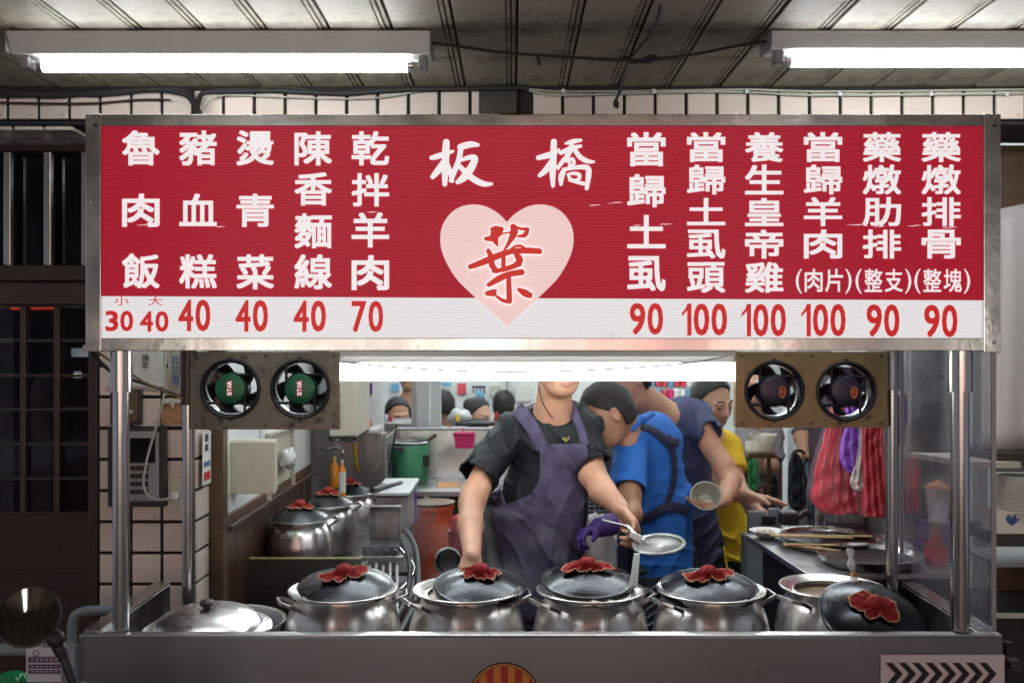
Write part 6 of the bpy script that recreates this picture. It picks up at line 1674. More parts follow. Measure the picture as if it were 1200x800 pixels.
def hair(name, c, f, up, s, par, m, low=-.02, thick=.006, seed=1, amp=.002, front=.088, vox=.0045, nape=-.055, freq=150):
    M = frame_from(f, up); Mi = np.array(M.transposed()); C = V3(c)
    S_ = SDF(vox); L = lambda x, y, z: Vector(c) + M @ (Vector((x, y, z)) * s)
    S_.ell(L(0, -.012, .030), ((.076 + thick)*s, (.093 + thick)*s, (.088 + thick)*s), M, .01)
    S_.ell(L(0, -.035, -.015), ((.070 + thick)*s, (.062 + thick)*s, (.075)*s), M, .02)
    def post(D, X, Y, Z):
        qx, qy, qz = X - C[0], Y - C[1], Z - C[2]
        lx = (Mi[0,0]*qx + Mi[0,1]*qy + Mi[0,2]*qz)/s; ly = (Mi[1,0]*qx + Mi[1,1]*qy + Mi[1,2]*qz)/s; lz = (Mi[2,0]*qx + Mi[2,1]*qy + Mi[2,2]*qz)/s
        # hairline: forehead, temples, round the ears, nape
        lim = np.where(ly > .012, low + .016 + np.clip((ly - .012)/.050, 0, 1)*.068, nape + .0*lx)
        lim = np.where((ly > -.028) & (ly <= .012), low - .012 + (ly + .028)*.5, lim)
        cut = (lim - lz) * .9
        fr = (ly - front - .03*np.clip((.075 - np.abs(lx))/.075, 0, 1)) * .9
        d = np.maximum(D, np.maximum(cut, fr) + .007*noise3(X, Y, Z, seed, 110) + .003*noise3(X, Y, Z, seed, 260))
        return d + amp * noise3(X, Y, Z, seed + 3, freq)
    vs, fs = S_.mesh(post)
    # tufts of hair combed down and back over the cap
    v = vs; q4 = fs; a_ = v[q4[:, 1]] - v[q4[:, 0]]; b_ = v[q4[:, 3]] - v[q4[:, 0]]
    nn = np.cross(a_, b_); nn /= np.linalg.norm(nn, axis=1)[:, None] + 1e-12; cc = v[q4].mean(1)
    rs = np.random.RandomState(seed); n_ = min(len(q4)*2, 9000); idx = rs.randint(0, len(q4), n_)
    N = nn[idx]; P0 = cc[idx] + rs.normal(0, vox*.4, (n_, 3)); out = (P0 - C); N = np.where((N*out).sum(1)[:, None] < 0, -N, N)
    down = np.array(M @ Vector((0, -.45, -.9))) + rs.normal(0, .28, (n_, 3)); T = down - N*(down*N).sum(1)[:, None]; T /= np.linalg.norm(T, axis=1)[:, None] + 1e-9
    ln = (.013 if m == 'hair' else .007) * s * (0.6 + .8*rs.rand(n_, 1)); Bn = np.cross(N, T); w_ = .0008*s
    tip = P0 + T*ln + N*ln*(.22 + .25*rs.rand(n_, 1)); base = P0 - N*.001
    A = np.stack([base - Bn*w_, base + Bn*w_, tip, tip + Bn*1e-5], 1).reshape(-1, 3)
    F2 = np.arange(n_*4).reshape(-1, 4) + len(vs)
    return build(name, (np.vstack([vs, A]), np.vstack([fs, F2])), m, par, smooth='all')
def hand(S_, w, d, n, s=1.0, curl=(.5, .5, .5, .5), thumb=.5, side=1, spread=.25, k=.006):
    """wrist w, direction d, palm normal n (fingers curl towards n); side = thumb side sign"""
    d = Vector(d).normalized(); n = Vector(n); n = (n - d*n.dot(d)).normalized(); x = d.cross(n) * side
    w = Vector(w); P = lambda a, b, c: w + (x*a + d*b + n*c) * s
    M = Matrix((x*side, d, n)).transposed()
    S_.ell(P(0, .045, .002), (.040*s, .052*s, .016*s), M, .012)
    for a in (-.027, -.009, .009, .027): S_.cone(P(a*.6, .02, 0), P(a, .078, -.002), .012*s, .0105*s, .008)
    S_.cone(P(.016, .015, .006), P(.030, .045, .010), .015*s, .013*s, .012)
    lens = ((.038, .024, .020), (.044, .028, .022), (.041, .026, .021), (.032, .020, .018))
    for i, a in enumerate((.028, .0095, -.0095, -.028)):
        p = P(a, .080, -.001); ang = 0; c = curl[i]; r = .0094*s if i < 3 else .0082*s
        sp = a/.028 * spread * .35
        for j, ln in enumerate(lens[i]):
            ang += c * (.75, 1.05, .8)[j]
            dv = d*math.cos(ang) + n*math.sin(ang); dv = (dv + x*sp*math.cos(ang)).normalized()
            q = p + dv * ln * s
            S_.cone(p, q, r, r*.92, k if j else .010); p = q; r *= .92
    p = P(.030, .042, .010); ang = thumb
    for j, ln in enumerate((.034, .028)):
        dv = (x*(.75 - .5*thumb*j) + d*.75 + n*(.25 + thumb*.9*(j+.4))).normalized(); q = p + dv*ln*s
        S_.cone(p, q, (.0125, .0110)[j]*s, (.0110, .0088)[j]*s, .008); p = q
def person(name_label, group=None, loc=(0, 0, 0)):
    return thing('person', name_label, 'person', loc, group)
def ribbon(S_, pts, wid, off=.008, n=40, thick=.003):
    """strip of cloth laid on the camera-facing side of a body; pts world (x,z)"""
    P = smooth_path([Vector((x, 0, z)) for x, z in pts], max(2, n // (len(pts)-1)))
    vs = []; m_ = len(P); last = None
    for i, p in enumerate(P):
        t = (P[min(i+1, m_-1)] - P[max(i-1, 0)]).normalized(); nn = Vector((-t.z, 0, t.x))
        w_ = wid if not callable(wid) else wid(i/(m_-1))
        for u in (-1, -.33, .33, 1):
            q = p + nn * w_/2 * u
            y = S_.front(q.x, q.z, off)
            if y is None: y = last if last is not None else 0
            last = y
            vs.append([q.x, y, q.z])
    A = np.array(vs).reshape(m_, 4, 3)
    for _ in range(3): A[1:-1, :, 1] = (A[:-2, :, 1] + A[1:-1, :, 1]*2 + A[2:, :, 1])/4
    mb = MB(); mb.grid([Vector(v) for v in A.reshape(-1, 3)], 4, m_); return mb
FRONT = (0, -1, 0)

# ------------------------------------------------------------------ the cook
ck = person('cook in a black T-shirt and purple apron bending over the pots, holding a strainer', None, (PX(635, 3.5), 3.5, SF))
hc = W(655, 424, 3.38)
b = SDF(.0055)
M, L = head(b, hc, (.30, -.90, -.16), (.02, -.1, 1), 1.06)
b.cone(W(650, 452, 3.44), W(648, 496, 3.50), .060, .068, .03)
b.cone(W(625, 488, 3.52), W(676, 484, 3.52), .040, .040, .03)
b.cone(W(618, 506, 3.52), W(680, 500, 3.52), .060, .060, .03)
b.cone(W(645, 510, 3.54), W(632, 640, 3.57), .085, .085, .02)
b.cone(W(632, 640, 3.57), W(632, 745, 3.57), .085, .095, .02)
# left-of-picture arm down to the lid
b.chain([W(598, 502, 3.50), W(556, 578, 3.34), W(553, 590, 3.30)], [.052, .044, .043], .02)
b.chain([W(553, 590, 3.30), W(551, 615, 3.16), W(553, 652, 2.97)], [.043, .039, .027], .02)
hand(b, W(553, 652, 2.97), (.02, -.55, -.75), (0, -.5, -.9), .98, (.5, .45, .5, .55), .4, -1)
# right-of-picture arm, forearm across to the strainer
b.chain([W(686, 500, 3.50), W(694, 556, 3.44)], [.052, .046], .02)
b.chain([W(694, 556, 3.44), W(706, 575, 3.34), W(729, 597, 3.14)], [.048, .044, .028], .02)
hand(b, W(730, 598, 3.135), (.35, -.55, -.42), (-.5, -.55, -.75), .95, (.85, .9, .95, 1.0), .7, 1)
# legs, hidden by the stall
b.chain([W(612, 745, 3.55), (PX(606, 3.55), 3.56, .72), (PX(606, 3.55), 3.60, .30)], [.085, .062, .045], .03)
b.chain([W(654, 745, 3.55), (PX(664, 3.55), 3.52, .72), (PX(664, 3.55), 3.58, .30)], [.085, .062, .045], .03)
body = build('body', b.mesh(), 'skin', ck, smooth='all')
face_parts(ck, L, M, 1.06, .6)
hair('hair', hc, (.30, -.90, -.16), (.02, -.1, 1), 1.06, ck, 'hair_short', .012, .006, 3)
s1 = SDF(.006)
s1.cone(W(626, 512, 3.52), W(674, 506, 3.52), .078, .078, .04)
s1.cone(W(647, 520, 3.53), W(636, 600, 3.55), .148, .152, .06, sq=((0, 1, 0), 1.32))
s1.cone(W(636, 600, 3.55), W(630, 700, 3.55), .152, .140, .06, sq=((0, 1, 0), 1.25))
s1.cone(W(598, 507, 3.50), W(558, 560, 3.36), .066, .074, .03, flat=2)
s1.cone(W(684, 503, 3.50), W(696, 545, 3.44), .062, .066, .03, flat=2)
s1.cone(W(565, 550, 3.385), W(553, 567, 3.34), .055, .058, .006, sub=True)
s1.cone(W(694, 536, 3.452), W(699, 556, 3.43), .050, .052, .006, sub=True)
s1.cone(W(628, 486, 3.52), W(606, 502, 3.52), .040, .062, .04)
s1.cone(W(670, 480, 3.52), W(684, 498, 3.52), .038, .056, .04)
s1.cone(W(652, 440, 3.42), W(650, 474, 3.47), .078, .073, .008, sub=True)
s1.ell(W(651, 474, 3.39), (.066, .06, .050), None, .010, sub=True)
s1.cone(W(610, 452, 3.5), W(690, 446, 3.5), .058, .058, .01, sub=True)
shirt = build('shirt', s1.mesh(folds(11, .0042, 34, (.8, .1, .9))), 'shirt_black', ck, smooth='all')
# trousers
s3 = SDF(.009)
s3.cone(W(632, 735, 3.55), W(632, 750, 3.55), .15, .15, .05, sq=((0, 1, 0), 1.2))
s3.chain([W(612, 745, 3.55), (PX(606, 3.55), 3.56, .72), (PX(606, 3.55), 3.60, .32)], [.10, .08, .07], .03)
s3.chain([W(654, 745, 3.55), (PX(664, 3.55), 3.52, .72), (PX(664, 3.55), 3.58, .32)], [.10, .08, .07], .03)
build('trousers', s3.mesh(folds(5, .004, 30)), 'pants_dark', ck, smooth='all')
for px in (606, 664): mb = MB(); mb.ball((PX(px, 3.55), 3.53, SF + .045), (.05, .13, .045), 18, 10); build('shoe', mb, 'rubber', ck, smooth=True)
# apron: a sheet wrapped over the front of the shirt
def apron(S_, rows, par, m, nu=46, nv=90, off=.010, seed=2, hem=None):
    """rows: (py, xl, xr) at Y of body"""
    rr = smooth_path([Vector(r_) for r_ in rows], 8); m_ = len(rr); A = np.zeros((m_, nu, 3)); Yb = 3.45
    for j, r_ in enumerate(rr):
        z = EYE - (r_.x - 400)/F*Yb; last = None
        for i in range(nu):
            x = PX(r_.y + (r_.z - r_.y)*i/(nu-1), Yb)
            y = S_.front(x, z, off)
            A[j, i] = (x, np.nan if y is None else y, z)
        ys = A[j, :, 1]; ok = ~np.isnan(ys)
        if ok.any():
            idx = np.arange(nu); A[j, :, 1] = np.interp(idx, idx[ok], ys[ok])
        else: A[j, :, 1] = A[j-1, :, 1]
    for _ in range(6):
        A[1:-1, :, 1] = (A[:-2, :, 1] + 2*A[1:-1, :, 1] + A[2:, :, 1])/4
        A[:, 1:-1, 1] = (A[:, :-2, 1] + 2*A[:, 1:-1, 1] + A[:, 2:, 1])/4
    for j in range(m_):
        for i in range(nu):
            u = i/(nu-1); v = j/m_
            x, y, z = A[j, i]
            w = noise3(x, y, z, seed, 12)
            A[j, i, 1] = y - .006 - .011*(1 - abs(math.sin(17*(x*1.0 + z*.8) + 5.5*w)))**3*min(1, v*1.8) - .009*(1 - abs(math.sin(22*(x*1.1 - z*.35) + 6*noise3(x, y, z, 9, 9))))**3*min(1, v*1.4) + .0008*math.sin(150*(x + z*.7) + 12*w)
    mb = MB(); mb.grid([Vector(v) for v in A.reshape(-1, 3)], nu, m_)
    return build('apron', mb, m, par, smooth='all', solid=.003)
ap = apron(s1, [(518, 633, 685), (526, 632, 687), (545, 632, 688), (562, 630, 688), (577, 620, 687), (588, 600, 686), (596, 582, 685), (606, 579, 684), (630, 583, 682), (660, 590, 681), (700, 597, 679), (742, 600, 672), (760, 600, 670)], ck, 'apron_purple')
def pw_(*pts): return [(PX(x, 3.45), EYE - (y - 400)/F*3.45) for x, y in pts]
build('apron_strap', ribbon(s1, pw_((605, 479), (615, 488), (626, 505), (636, 524)), lambda t: .050, .012), 'apron_purple', ap, smooth='all', solid=.003)
build('apron_strap', ribbon(s1, pw_((669, 474), (674, 487), (680, 503), (685, 520)), lambda t: .028, .012), 'apron_purple', ap, smooth='all', solid=.003)
build('waist_tie', ribbon(s1, pw_((579, 572), (584, 585), (590, 600)), lambda t: .035, .010), 'apron_purple', ap, smooth='all', solid=.003)
mb = MB(); y_ = s1.front(PX(662, 3.45), EYE - 112/F*3.45, .02); cc = Vector((PX(662, 3.45), y_, EYE - 112/F*3.45))
mb.tube([cc + Vector(p) for p in ((-.012, 0, .006), (-.006, -.002, -.006), (0, -.002, .004), (.006, -.002, -.006), (.012, 0, .006))], .003, 6, sub=3); mb.ball(cc + Vector((0, -.002, -.008)), (.007, .003, .005), 10, 8)
build('gold_pin', mb, 'brass', ap, smooth='all')
NK = []
for px, py in ((632, 452), (633, 462), (637, 474), (643, 484), (648, 490)):
    q_ = W(px, py, 3.42); y_ = b.front(q_.x, q_.z, .003); NK.append(Vector((q_.x, y_ if y_ else 3.42, q_.z)))
mb = MB(); mb.tube(NK, .0018, 6, sub=6); build('necklace', mb, 'hair', ck, smooth='all')
# strainer in his hand
sr = thing('strainer', 'round wire strainer with a long handle held by the aproned cook', 'strainer', W(772, 637, 2.95))
c = W(772, 637, 2.95); Tm = Matrix.Translation(c) @ Matrix.Rotation(R(8), 4, 'Y') @ Matrix.Rotation(R(11), 4, 'X'); r_ = 31/F*2.95
Tm = Matrix.Translation(c) @ Matrix.Rotation(R(-6), 4, 'Y') @ Matrix.Rotation(R(10), 4, 'X')
build('rim', MB().lathe([(r_, -.004), (r_*1.03, 0), (r_*1.0, .003), (r_*.86, .001), (r_*.86, -.003)], 56, Tm, close=True), 'steel', sr, smooth=True)
P = [(r_*.87*i/8, -.004 - .022*(1 - (i/8)**2)) for i in range(9)][::-1]
build('mesh_bowl', MB().lathe(P, 48, Tm), 'strainer_mesh' if 'strainer_mesh' in MATS else mat('strainer_mesh', (.55, .56, .54), .45, .6, var=.35, vscale=220, bump=.6, bscale=300), sr, smooth='all')
hA = W(706, 609, 3.10); hB = W(748, 620, 3.0)
mb = MB(); mb.cyl(hA, W(735, 616, 3.03), .0035, n=10); mb.cyl(W(735, 616, 3.03), W(748, 629, 2.99), .006, n=10); mb.cyl(W(748, 629, 2.99), W(756, 634, 2.96), .006, n=10); build('handle', mb, 'steel', sr, smooth=True)
mb = MB(); q0, q1 = W(739, 622, 2.99), W(754, 628, 2.97); mb.prism([q0, q1, q1 + Vector((-.004, 0, -.026)), q0 + Vector((-.004, 0, -.018))], (0, .008, 0)); build('handle_plate', mb, 'white_plastic', sr, bevel=.002)
# ladle standing in the noodle pot
ld = thing('ladle', 'flat steel ladle handle standing in the noodle pot below the strainer', 'ladle', W(740, 680, 2.8))
mb = MB(); mb.add([W(743, 648, 2.86), W(750, 648, 2.86), W(747, 690, 2.78), W(737, 690, 2.78), W(743, 648, 2.864), W(750, 648, 2.864), W(747, 690, 2.784), W(737, 690, 2.784)], [(0,1,2,3),(7,6,5,4),(0,4,5,1),(1,5,6,2),(2,6,7,3),(3,7,4,0)]); build('handle', mb, 'bar_silver', ld, bevel=.001)
build('scoop', MB().lathe([(.035, 0), (.030, -.02), (0, -.03)], 24, Matrix.Translation(W(741, 696, 2.78))), 'steel', ld, smooth=True)

# ------------------------------------------------------------------ man in blue, bending forward
bm_ = person('man in bright blue T-shirt with navy straps and purple glove, bending beside the cook', None, (PX(775, 3.85), 3.85, SF))
hc = W(712, 486, 3.66); hf = (-.78, -.22, -.48); hu = (-.50, 0, .86)
b = SDF(.0055)
M, L = head(b, hc, hf, hu, 1.04)
b.cone(W(722, 492, 3.70), W(752, 512, 3.80), .056, .062, .03)
b.cone(W(738, 520, 3.76), W(775, 520, 3.92), .045, .045, .02)
b.cone(W(757, 520, 3.86), W(780, 600, 3.90), .075, .075, .02)
b.cone(W(780, 600, 3.9), W(778, 690, 3.92), .075, .09, .02)
b.chain([W(738, 520, 3.72), W(737, 580, 3.60), W(739, 602, 3.54)], [.050, .043, .040], .02)
b.chain([W(739, 602, 3.54), W(722, 612, 3.44), W(708, 616, 3.38)], [.040, .034, .028], .02)
b.chain([W(778, 690, 3.9), (PX(768, 3.9), 3.88, .72), (PX(772, 3.9), 3.95, .3)], [.10, .07, .045], .03)
b.chain([W(790, 690, 3.98), (PX(796, 3.95), 4.02, .72), (PX(796, 3.95), 4.05, .3)], [.10, .07, .045], .03)
build('body', b.mesh(), 'skin_dark', bm_, smooth='all')
face_parts(bm_, L, M, 1.04, 1.0)
hair('hair', hc, hf, hu, 1.04, bm_, 'hair_short', .002, .005, 5, .0012, front=.088, nape=-.060)
g = SDF(.0042); hand(g, W(707, 618, 3.37), (-.85, -.35, -.10), (-.1, -.3, -1), .90, (.9, .8, .95, 1.1), .3, 1, .5); g.cone(W(716, 614, 3.41), W(704, 617, 3.36), .040, .034, .02, flat=1)
build('glove', g.mesh(), 'glove_purple', bm_, smooth='all')
s2 = SDF(.006)
s2.cone(W(745, 522, 3.79), W(776, 516, 3.90), .082, .080, .04)
s2.cone(W(760, 526, 3.86), W(777, 590, 3.89), .118, .115, .06)
s2.cone(W(746, 506, 3.77), W(768, 500, 3.88), .062, .062, .04)
s2.cone(W(777, 595, 3.89), W(776, 676, 3.90), .112, .128, .05, flat=2)
s2.cone(W(740, 520, 3.74), W(736, 575, 3.61), .066, .074, .03, flat=2)
s2.cone(W(737, 566, 3.63), W(736, 582, 3.59), .055, .057, .006, sub=True)
s2.cone(W(710, 476, 3.62), W(734, 495, 3.72), .066, .060, .010, sub=True)
sh2 = build('shirt', s2.mesh(folds(23, .0038, 36, (.9, .1, -.5))), 'shirt_blue', bm_, smooth='all')
mb = MB(); cs = [W(746, 497, 3.70), W(756, 489, 3.78), W(768, 489, 3.88)]
cl = SDF(.005); cl.chain([W(732, 512, 3.71), W(741, 501, 3.69), W(752, 491, 3.73), W(763, 486, 3.82), W(768, 488, 3.90)], [.013, .015, .015, .014, .013], .01); build('collar', cl.mesh(), 'shirt_blue', sh2, smooth='all')
def pw2(*pts): return [(PX(x, 3.78), EYE - (y - 400)/F*3.78) for x, y in pts]
build('strap', ribbon(s2, pw2((748, 497), (762, 502), (776, 512), (784, 520)), lambda t: .020 + .02*t, .010), 'navy_strap', bm_, smooth='all', solid=.003)
build('strap_patch', ribbon(s2, pw2((780, 511), (786, 516), (796, 519)), lambda t: .030, .013), 'navy_strap', bm_, smooth='all', solid=.003)
build('strap', ribbon(s2, pw2((784, 518), (789, 535), (789, 560), (783, 582), (778, 592)), lambda t: .022, .010), 'navy_strap', bm_, smooth='all', solid=.003)
build('belt', ribbon(s2, pw2((748, 612), (760, 604), (776, 594), (790, 592), (806, 598)), lambda t: .028 + .012*t, .012), 'navy_strap', bm_, smooth='all', solid=.003)
s3 = SDF(.008)
s3.cone(W(778, 676, 3.9), W(778, 700, 3.9), .125, .125, .05)
s3.chain([W(770, 690, 3.9), (PX(768, 3.9), 3.88, .72), (PX(772, 3.9), 3.95, .32)], [.11, .085, .07], .03)
s3.chain([W(790, 690, 3.95), (PX(796, 3.95), 4.02, .72), (PX(796, 3.95), 4.05, .32)], [.11, .085, .07], .03)
build('trousers', s3.mesh(folds(5, .004, 30)), 'pants_dark', bm_, smooth='all')
# hanging front of his dark apron (seen left of his shirt) and the striped cloth
def drape(name, rows, Y, m, par, nu=24, amp=.008, seed=1, solid=.003):
    rr = smooth_path([Vector(r_) for r_ in rows], 6); P = []
    for j, r_ in enumerate(rr):
        for i in range(nu):
            u = i/(nu-1); p = W(r_.y + (r_.z - r_.y)*u, r_.x, Y); p.y += amp*math.sin(u*11 + seed + .12*j) + amp*.6*math.sin(u*23 + seed*2); P.append(p)
    mb = MB(); mb.grid(P, nu, len(rr)); return build(name, mb, m, par, smooth='all', solid=solid)
drape('apron', [(596, 728, 752), (620, 724, 752), (660, 722, 750), (700, 722, 752), (745, 724, 760)], 3.76, 'navy_strap', bm_)
st_ = drape('striped_apron', [(676, 752, 792), (700, 750, 794), (745, 750, 798)], 3.72, 'striped_base', bm_)
for q in range(7):
    mb = MB(); y0 = 682 + q*10
    pts = [W(755 + (0), y0 + 14, 3.712), W(766, y0 + 6, 3.708), W(776, y0 - 2, 3.708), W(786, y0 - 6, 3.71)]
    mb.tube(pts, .0035, 6, sub=4); build('stripe', mb, 'stripe_light', st_, smooth='all')
for px in (770, 796): mb = MB(); mb.ball((PX(px, 3.92), 3.92, SF + .045), (.05, .13, .045), 18, 10); build('shoe', mb, 'rubber', bm_, smooth=True)
# white sack between the two men
P = []; rs = random.Random(21)
for j in range(12):
    for i in range(26):
        a_ = 2*math.pi*i/26; ph = math.pi*j/11; r_ = 1 + .13*rs.uniform(-1, 1); P.append(W(699 + 24*r_*math.sin(ph)*math.cos(a_), 644 - 40*r_*math.cos(ph), 3.62 + .09*math.sin(ph)*math.sin(a_)))
mb = MB(); mb.grid(P, 26, 12, closed_u=True); tag(build('plastic_sack', mb, 'soft_plastic', smooth='all'), 'white translucent plastic sack between the cook and the man in blue', 'bag')
tr = thing('wire_rack', 'grey wire rack behind the arm of the cook above the white sack', 'rack', W(692, 600, 4.3))
for q in range(9):
    mb = MB(); mb.cyl(W(676, 568 + q*5, 4.3), W(716, 568 + q*5, 4.3), .004, n=6); build('wire', mb, 'steel_dull', tr)
for q in range(7):
    mb = MB(); mb.cyl(W(677 + q*6.4, 565, 4.306), W(677 + q*6.4, 640, 4.306), .004, n=6); build('wire', mb, 'steel_dull', tr)
bx('back_box', 674, 562, 718, 700, 4.34, .3, 'tin_brown', tr, z0=SF)

# ------------------------------------------------------------------ man in navy holding a bowl
nm = person('man in a navy T-shirt leaning behind the man in bright blue, holding a grey bowl', None, (PX(800, 4.15), 4.15, SF))
hc = W(732, 447, 4.02); hf = (-.72, -.52, -.46); hu = (-.45, -.1, .88)
b = SDF(.006)
M, L = head(b, hc, hf, hu, 1.08)
b.cone(W(745, 462, 4.05), W(775, 486, 4.14), .066, .074, .03)
b.cone(W(785, 492, 4.12), W(818, 492, 4.16), .06, .06, .03)
b.cone(W(795, 500, 4.2), W(800, 660, 4.22), .08, .08, .02)
b.chain([W(814, 492, 4.10), W(848, 546, 4.00), W(855, 562, 3.97)], [.050, .044, .042], .02)
b.chain([W(857, 562, 3.97), W(852, 576, 3.88), W(848, 586, 3.80)], [.042, .036, .028], .02)
hand(b, W(849, 584, 3.80), (-.80, -.25, -.22), (-.25, -.35, .9), .98, (.35, .4, .5, .6), .4, 1)
b.chain([W(790, 680, 4.2), (PX(790, 4.2), 4.18, .74), (PX(790, 4.2), 4.25, .3)], [.10, .07, .045], .03)
b.chain([W(820, 680, 4.2), (PX(824, 4.2), 4.22, .74), (PX(824, 4.2), 4.28, .3)], [.10, .07, .045], .03)
build('body', b.mesh(), 'skin', nm, smooth='all')
face_parts(nm, L, M, 1.08, 1.0)
hair('hair', hc, hf, hu, 1.08, nm, 'hair_short', .002, .006, 8, .0015)
s4 = SDF(.007)
s4.cone(W(788, 494, 4.16), W(812, 492, 4.18), .098, .092, .05)
s4.cone(W(796, 515, 4.2), W(800, 600, 4.22), .135, .130, .06)
s4.cone(W(800, 600, 4.22), W(808, 656, 4.22), .130, .150, .06, flat=2)
s4.cone(W(806, 484, 4.14), W(834, 514, 4.04), .062, .072, .03, flat=2)
s4.cone(W(831, 509, 4.05), W(839, 523, 4.02), .054, .056, .006, sub=True)
s4.cone(W(745, 462, 4.05), W(770, 480, 4.13), .082, .080, .012, sub=True)
build('shirt', s4.mesh(folds(31, .0042, 32, (.7, .2, -.6))), 'shirt_navy', nm, smooth='all')
s3 = SDF(.009)
s3.cone(W(803, 645, 4.2), W(803, 690, 4.2), .125, .13, .05)
s3.chain([W(790, 680, 4.2), (PX(790, 4.2), 4.18, .74), (PX(790, 4.2), 4.25, .32)], [.11, .085, .07], .03)
s3.chain([W(820, 680, 4.2), (PX(824, 4.2), 4.22, .74), (PX(824, 4.2), 4.28, .32)], [.11, .085, .07], .03)
build('trousers', s3.mesh(folds(6, .004, 30)), 'pants_dark', nm, smooth='all')
for px in (790, 824): mb = MB(); mb.ball((PX(px, 4.2), 4.2, SF + .045), (.05, .13, .045), 18, 10); build('shoe', mb, 'rubber', nm, smooth=True)
mb = MB(); mb.tube([W(848, 640, 4.05), W(852, 665, 4.04), W(856, 690, 4.04)], .004, 6, sub=3); tag(build('cord', mb, 'yellow_plastic', smooth='all'), 'thin yellow green cord hanging right of the man in navy', 'cord')
bo = thing('bowl', 'grey ceramic bowl tilted in the hand of the man in navy', 'bowl', W(826, 579, 3.72))
ax = Vector((-.12, -.80, .52)).normalized(); Tm = Matrix.Translation(W(827, 581, 3.74)) @ Vector((0, 0, 1)).rotation_difference(ax).to_matrix().to_4x4()
br_ = 18.5/F*3.72
build('body', MB().lathe([(br_*.45, -.050), (br_*.50, -.046), (br_*.85, -.022), (br_*1.0, .004), (br_*1.0, .007), (br_*.90, .006), (br_*.76, -.02), (br_*.42, -.040), (0, -.041)], 48, Tm), 'bowl_grey', bo, smooth=True)
mb = MB(); mb.ball(Tm @ Vector((.004, -.008, -.036)), (.018, .014, .008), 12, 8); build('food', mb, 'noodle', bo, smooth=True)

# ------------------------------------------------------------------ person in yellow
yp = person('young person in a yellow T-shirt looking down, hands over the side counter', None, (PX(842, 4.5), 4.5, SF))
hc = W(834, 472, 4.42); hf = (.50, -.82, -.22); hu = (.05, -.2, 1)
b = SDF(.0055)
M, L = head(b, hc, hf, hu, .98)
b.cone(W(832, 490, 4.46), W(832, 512, 4.52), .050, .056, .03)
b.cone(W(812, 520, 4.54), W(852, 520, 4.52), .055, .055, .03)
b.cone(W(834, 525, 4.56), W(840, 660, 4.6), .07, .08, .02)
b.chain([W(856, 524, 4.50), W(862, 565, 4.40), W(866, 574, 4.36)], [.046, .040, .038], .02)
b.chain([W(866, 574, 4.36), W(880, 590, 4.22), W(888, 596, 4.14)], [.038, .032, .026], .02)
hand(b, W(888, 596, 4.14), (.60, -.45, -.35), (-.1, -.3, -.9), .95, (.35, .4, .45, .5), .3, -1)
b.chain([W(822, 524, 4.50), W(850, 572, 4.30), W(862, 578, 4.24), W(878, 580, 4.18)], [.046, .036, .032, .024], .02)
hand(b, W(878, 580, 4.18), (.9, -.1, -.16), (-.1, -.2, -.95), .92, (.12, .10, .15, .2), .1, -1)
b.chain([W(828, 660, 4.58), (PX(828, 4.5), 4.58, .74), (PX(828, 4.5), 4.6, .25)], [.10, .07, .045], .03)
b.chain([W(856, 660, 4.58), (PX(858, 4.5), 4.58, .74), (PX(858, 4.5), 4.6, .25)], [.10, .07, .045], .03)
build('body', b.mesh(), 'skin_pale', yp, smooth='all')
face_parts(yp, L, M, .98, .4)
hair('hair', hc, hf, hu, .98, yp, 'hair', .015, .010, 9, .003)
s5 = SDF(.007)
s5.cone(W(816, 522, 4.54), W(848, 522, 4.53), .070, .068, .04)
s5.cone(W(834, 530, 4.56), W(842, 650, 4.58), .120, .150, .05, flat=2)
s5.cone(W(856, 524, 4.50), W(861, 552, 4.43), .060, .066, .03, flat=2)
s5.cone(W(818, 524, 4.50), W(834, 548, 4.42), .060, .062, .03, flat=2)
s5.cone(W(834, 485, 4.44), W(832, 508, 4.49), .062, .060, .012, sub=True)
build('shirt', s5.mesh(folds(41, .004, 34)), 'shirt_yellow', yp, smooth='all')
s3 = SDF(.01)
s3.cone(W(842, 632, 4.58), W(842, 670, 4.58), .12, .12, .05)
s3.chain([W(828, 660, 4.58), (PX(828, 4.5), 4.58, .74), (PX(828, 4.5), 4.6, .27)], [.10, .08, .07], .03)
s3.chain([W(856, 660, 4.58), (PX(858, 4.5), 4.58, .74), (PX(858, 4.5), 4.6, .27)], [.10, .08, .07], .03)
build('trousers', s3.mesh(folds(6, .004, 30)), 'pants_dark', yp, smooth='all')
for px in (828, 858): mb = MB(); mb.ball((PX(px, 4.5), 4.55, SF + .045), (.05, .13, .045), 18, 10); build('shoe', mb, 'rubber', yp, smooth=True)
# red capped jar and cream bowls behind
jr = thing('jar', 'clear jar with a red lid behind the arm of the man in navy', 'jar', W(882, 512, 5.0)); T_ = Matrix.Translation((PX(882, 5.0), 5.0, hz(516, 5.0)))
build('body', MB().lathe([(.035, 0), (.042, .01), (.042, .055), (.034, .066)], 28, T_), 'jug_clear', jr, smooth=True); build('cap', MB().lathe([(.046, .068), (.046, .090), (.03, .095), (0, .095)], 28, T_), 'sticker_red', jr, smooth=True)
T_ = Matrix.Translation((PX(895, 5.0), 5.0, hz(528, 5.0))); tag(build('bowl', MB().lathe([(.05, 0), (.068, .05), (.070, .085), (.064, .085), (.045, .01), (0, .01)], 32, T_), 'bowl_cream', smooth=True), 'cream bowl standing behind the jar with the red lid', 'bowl')
tb = thing('side_table', 'small dark table behind the person in yellow carrying the jar and the cream bowl', 'table', (PX(888, 5.0), 5.0, SF))
build('table_top', MB().box((PX(872, 5), 4.9, hz(529.5, 5.0) - .02), (PX(903, 5), 5.12, hz(528.3, 5.0))), 'wood_brown', tb, bevel=.003)
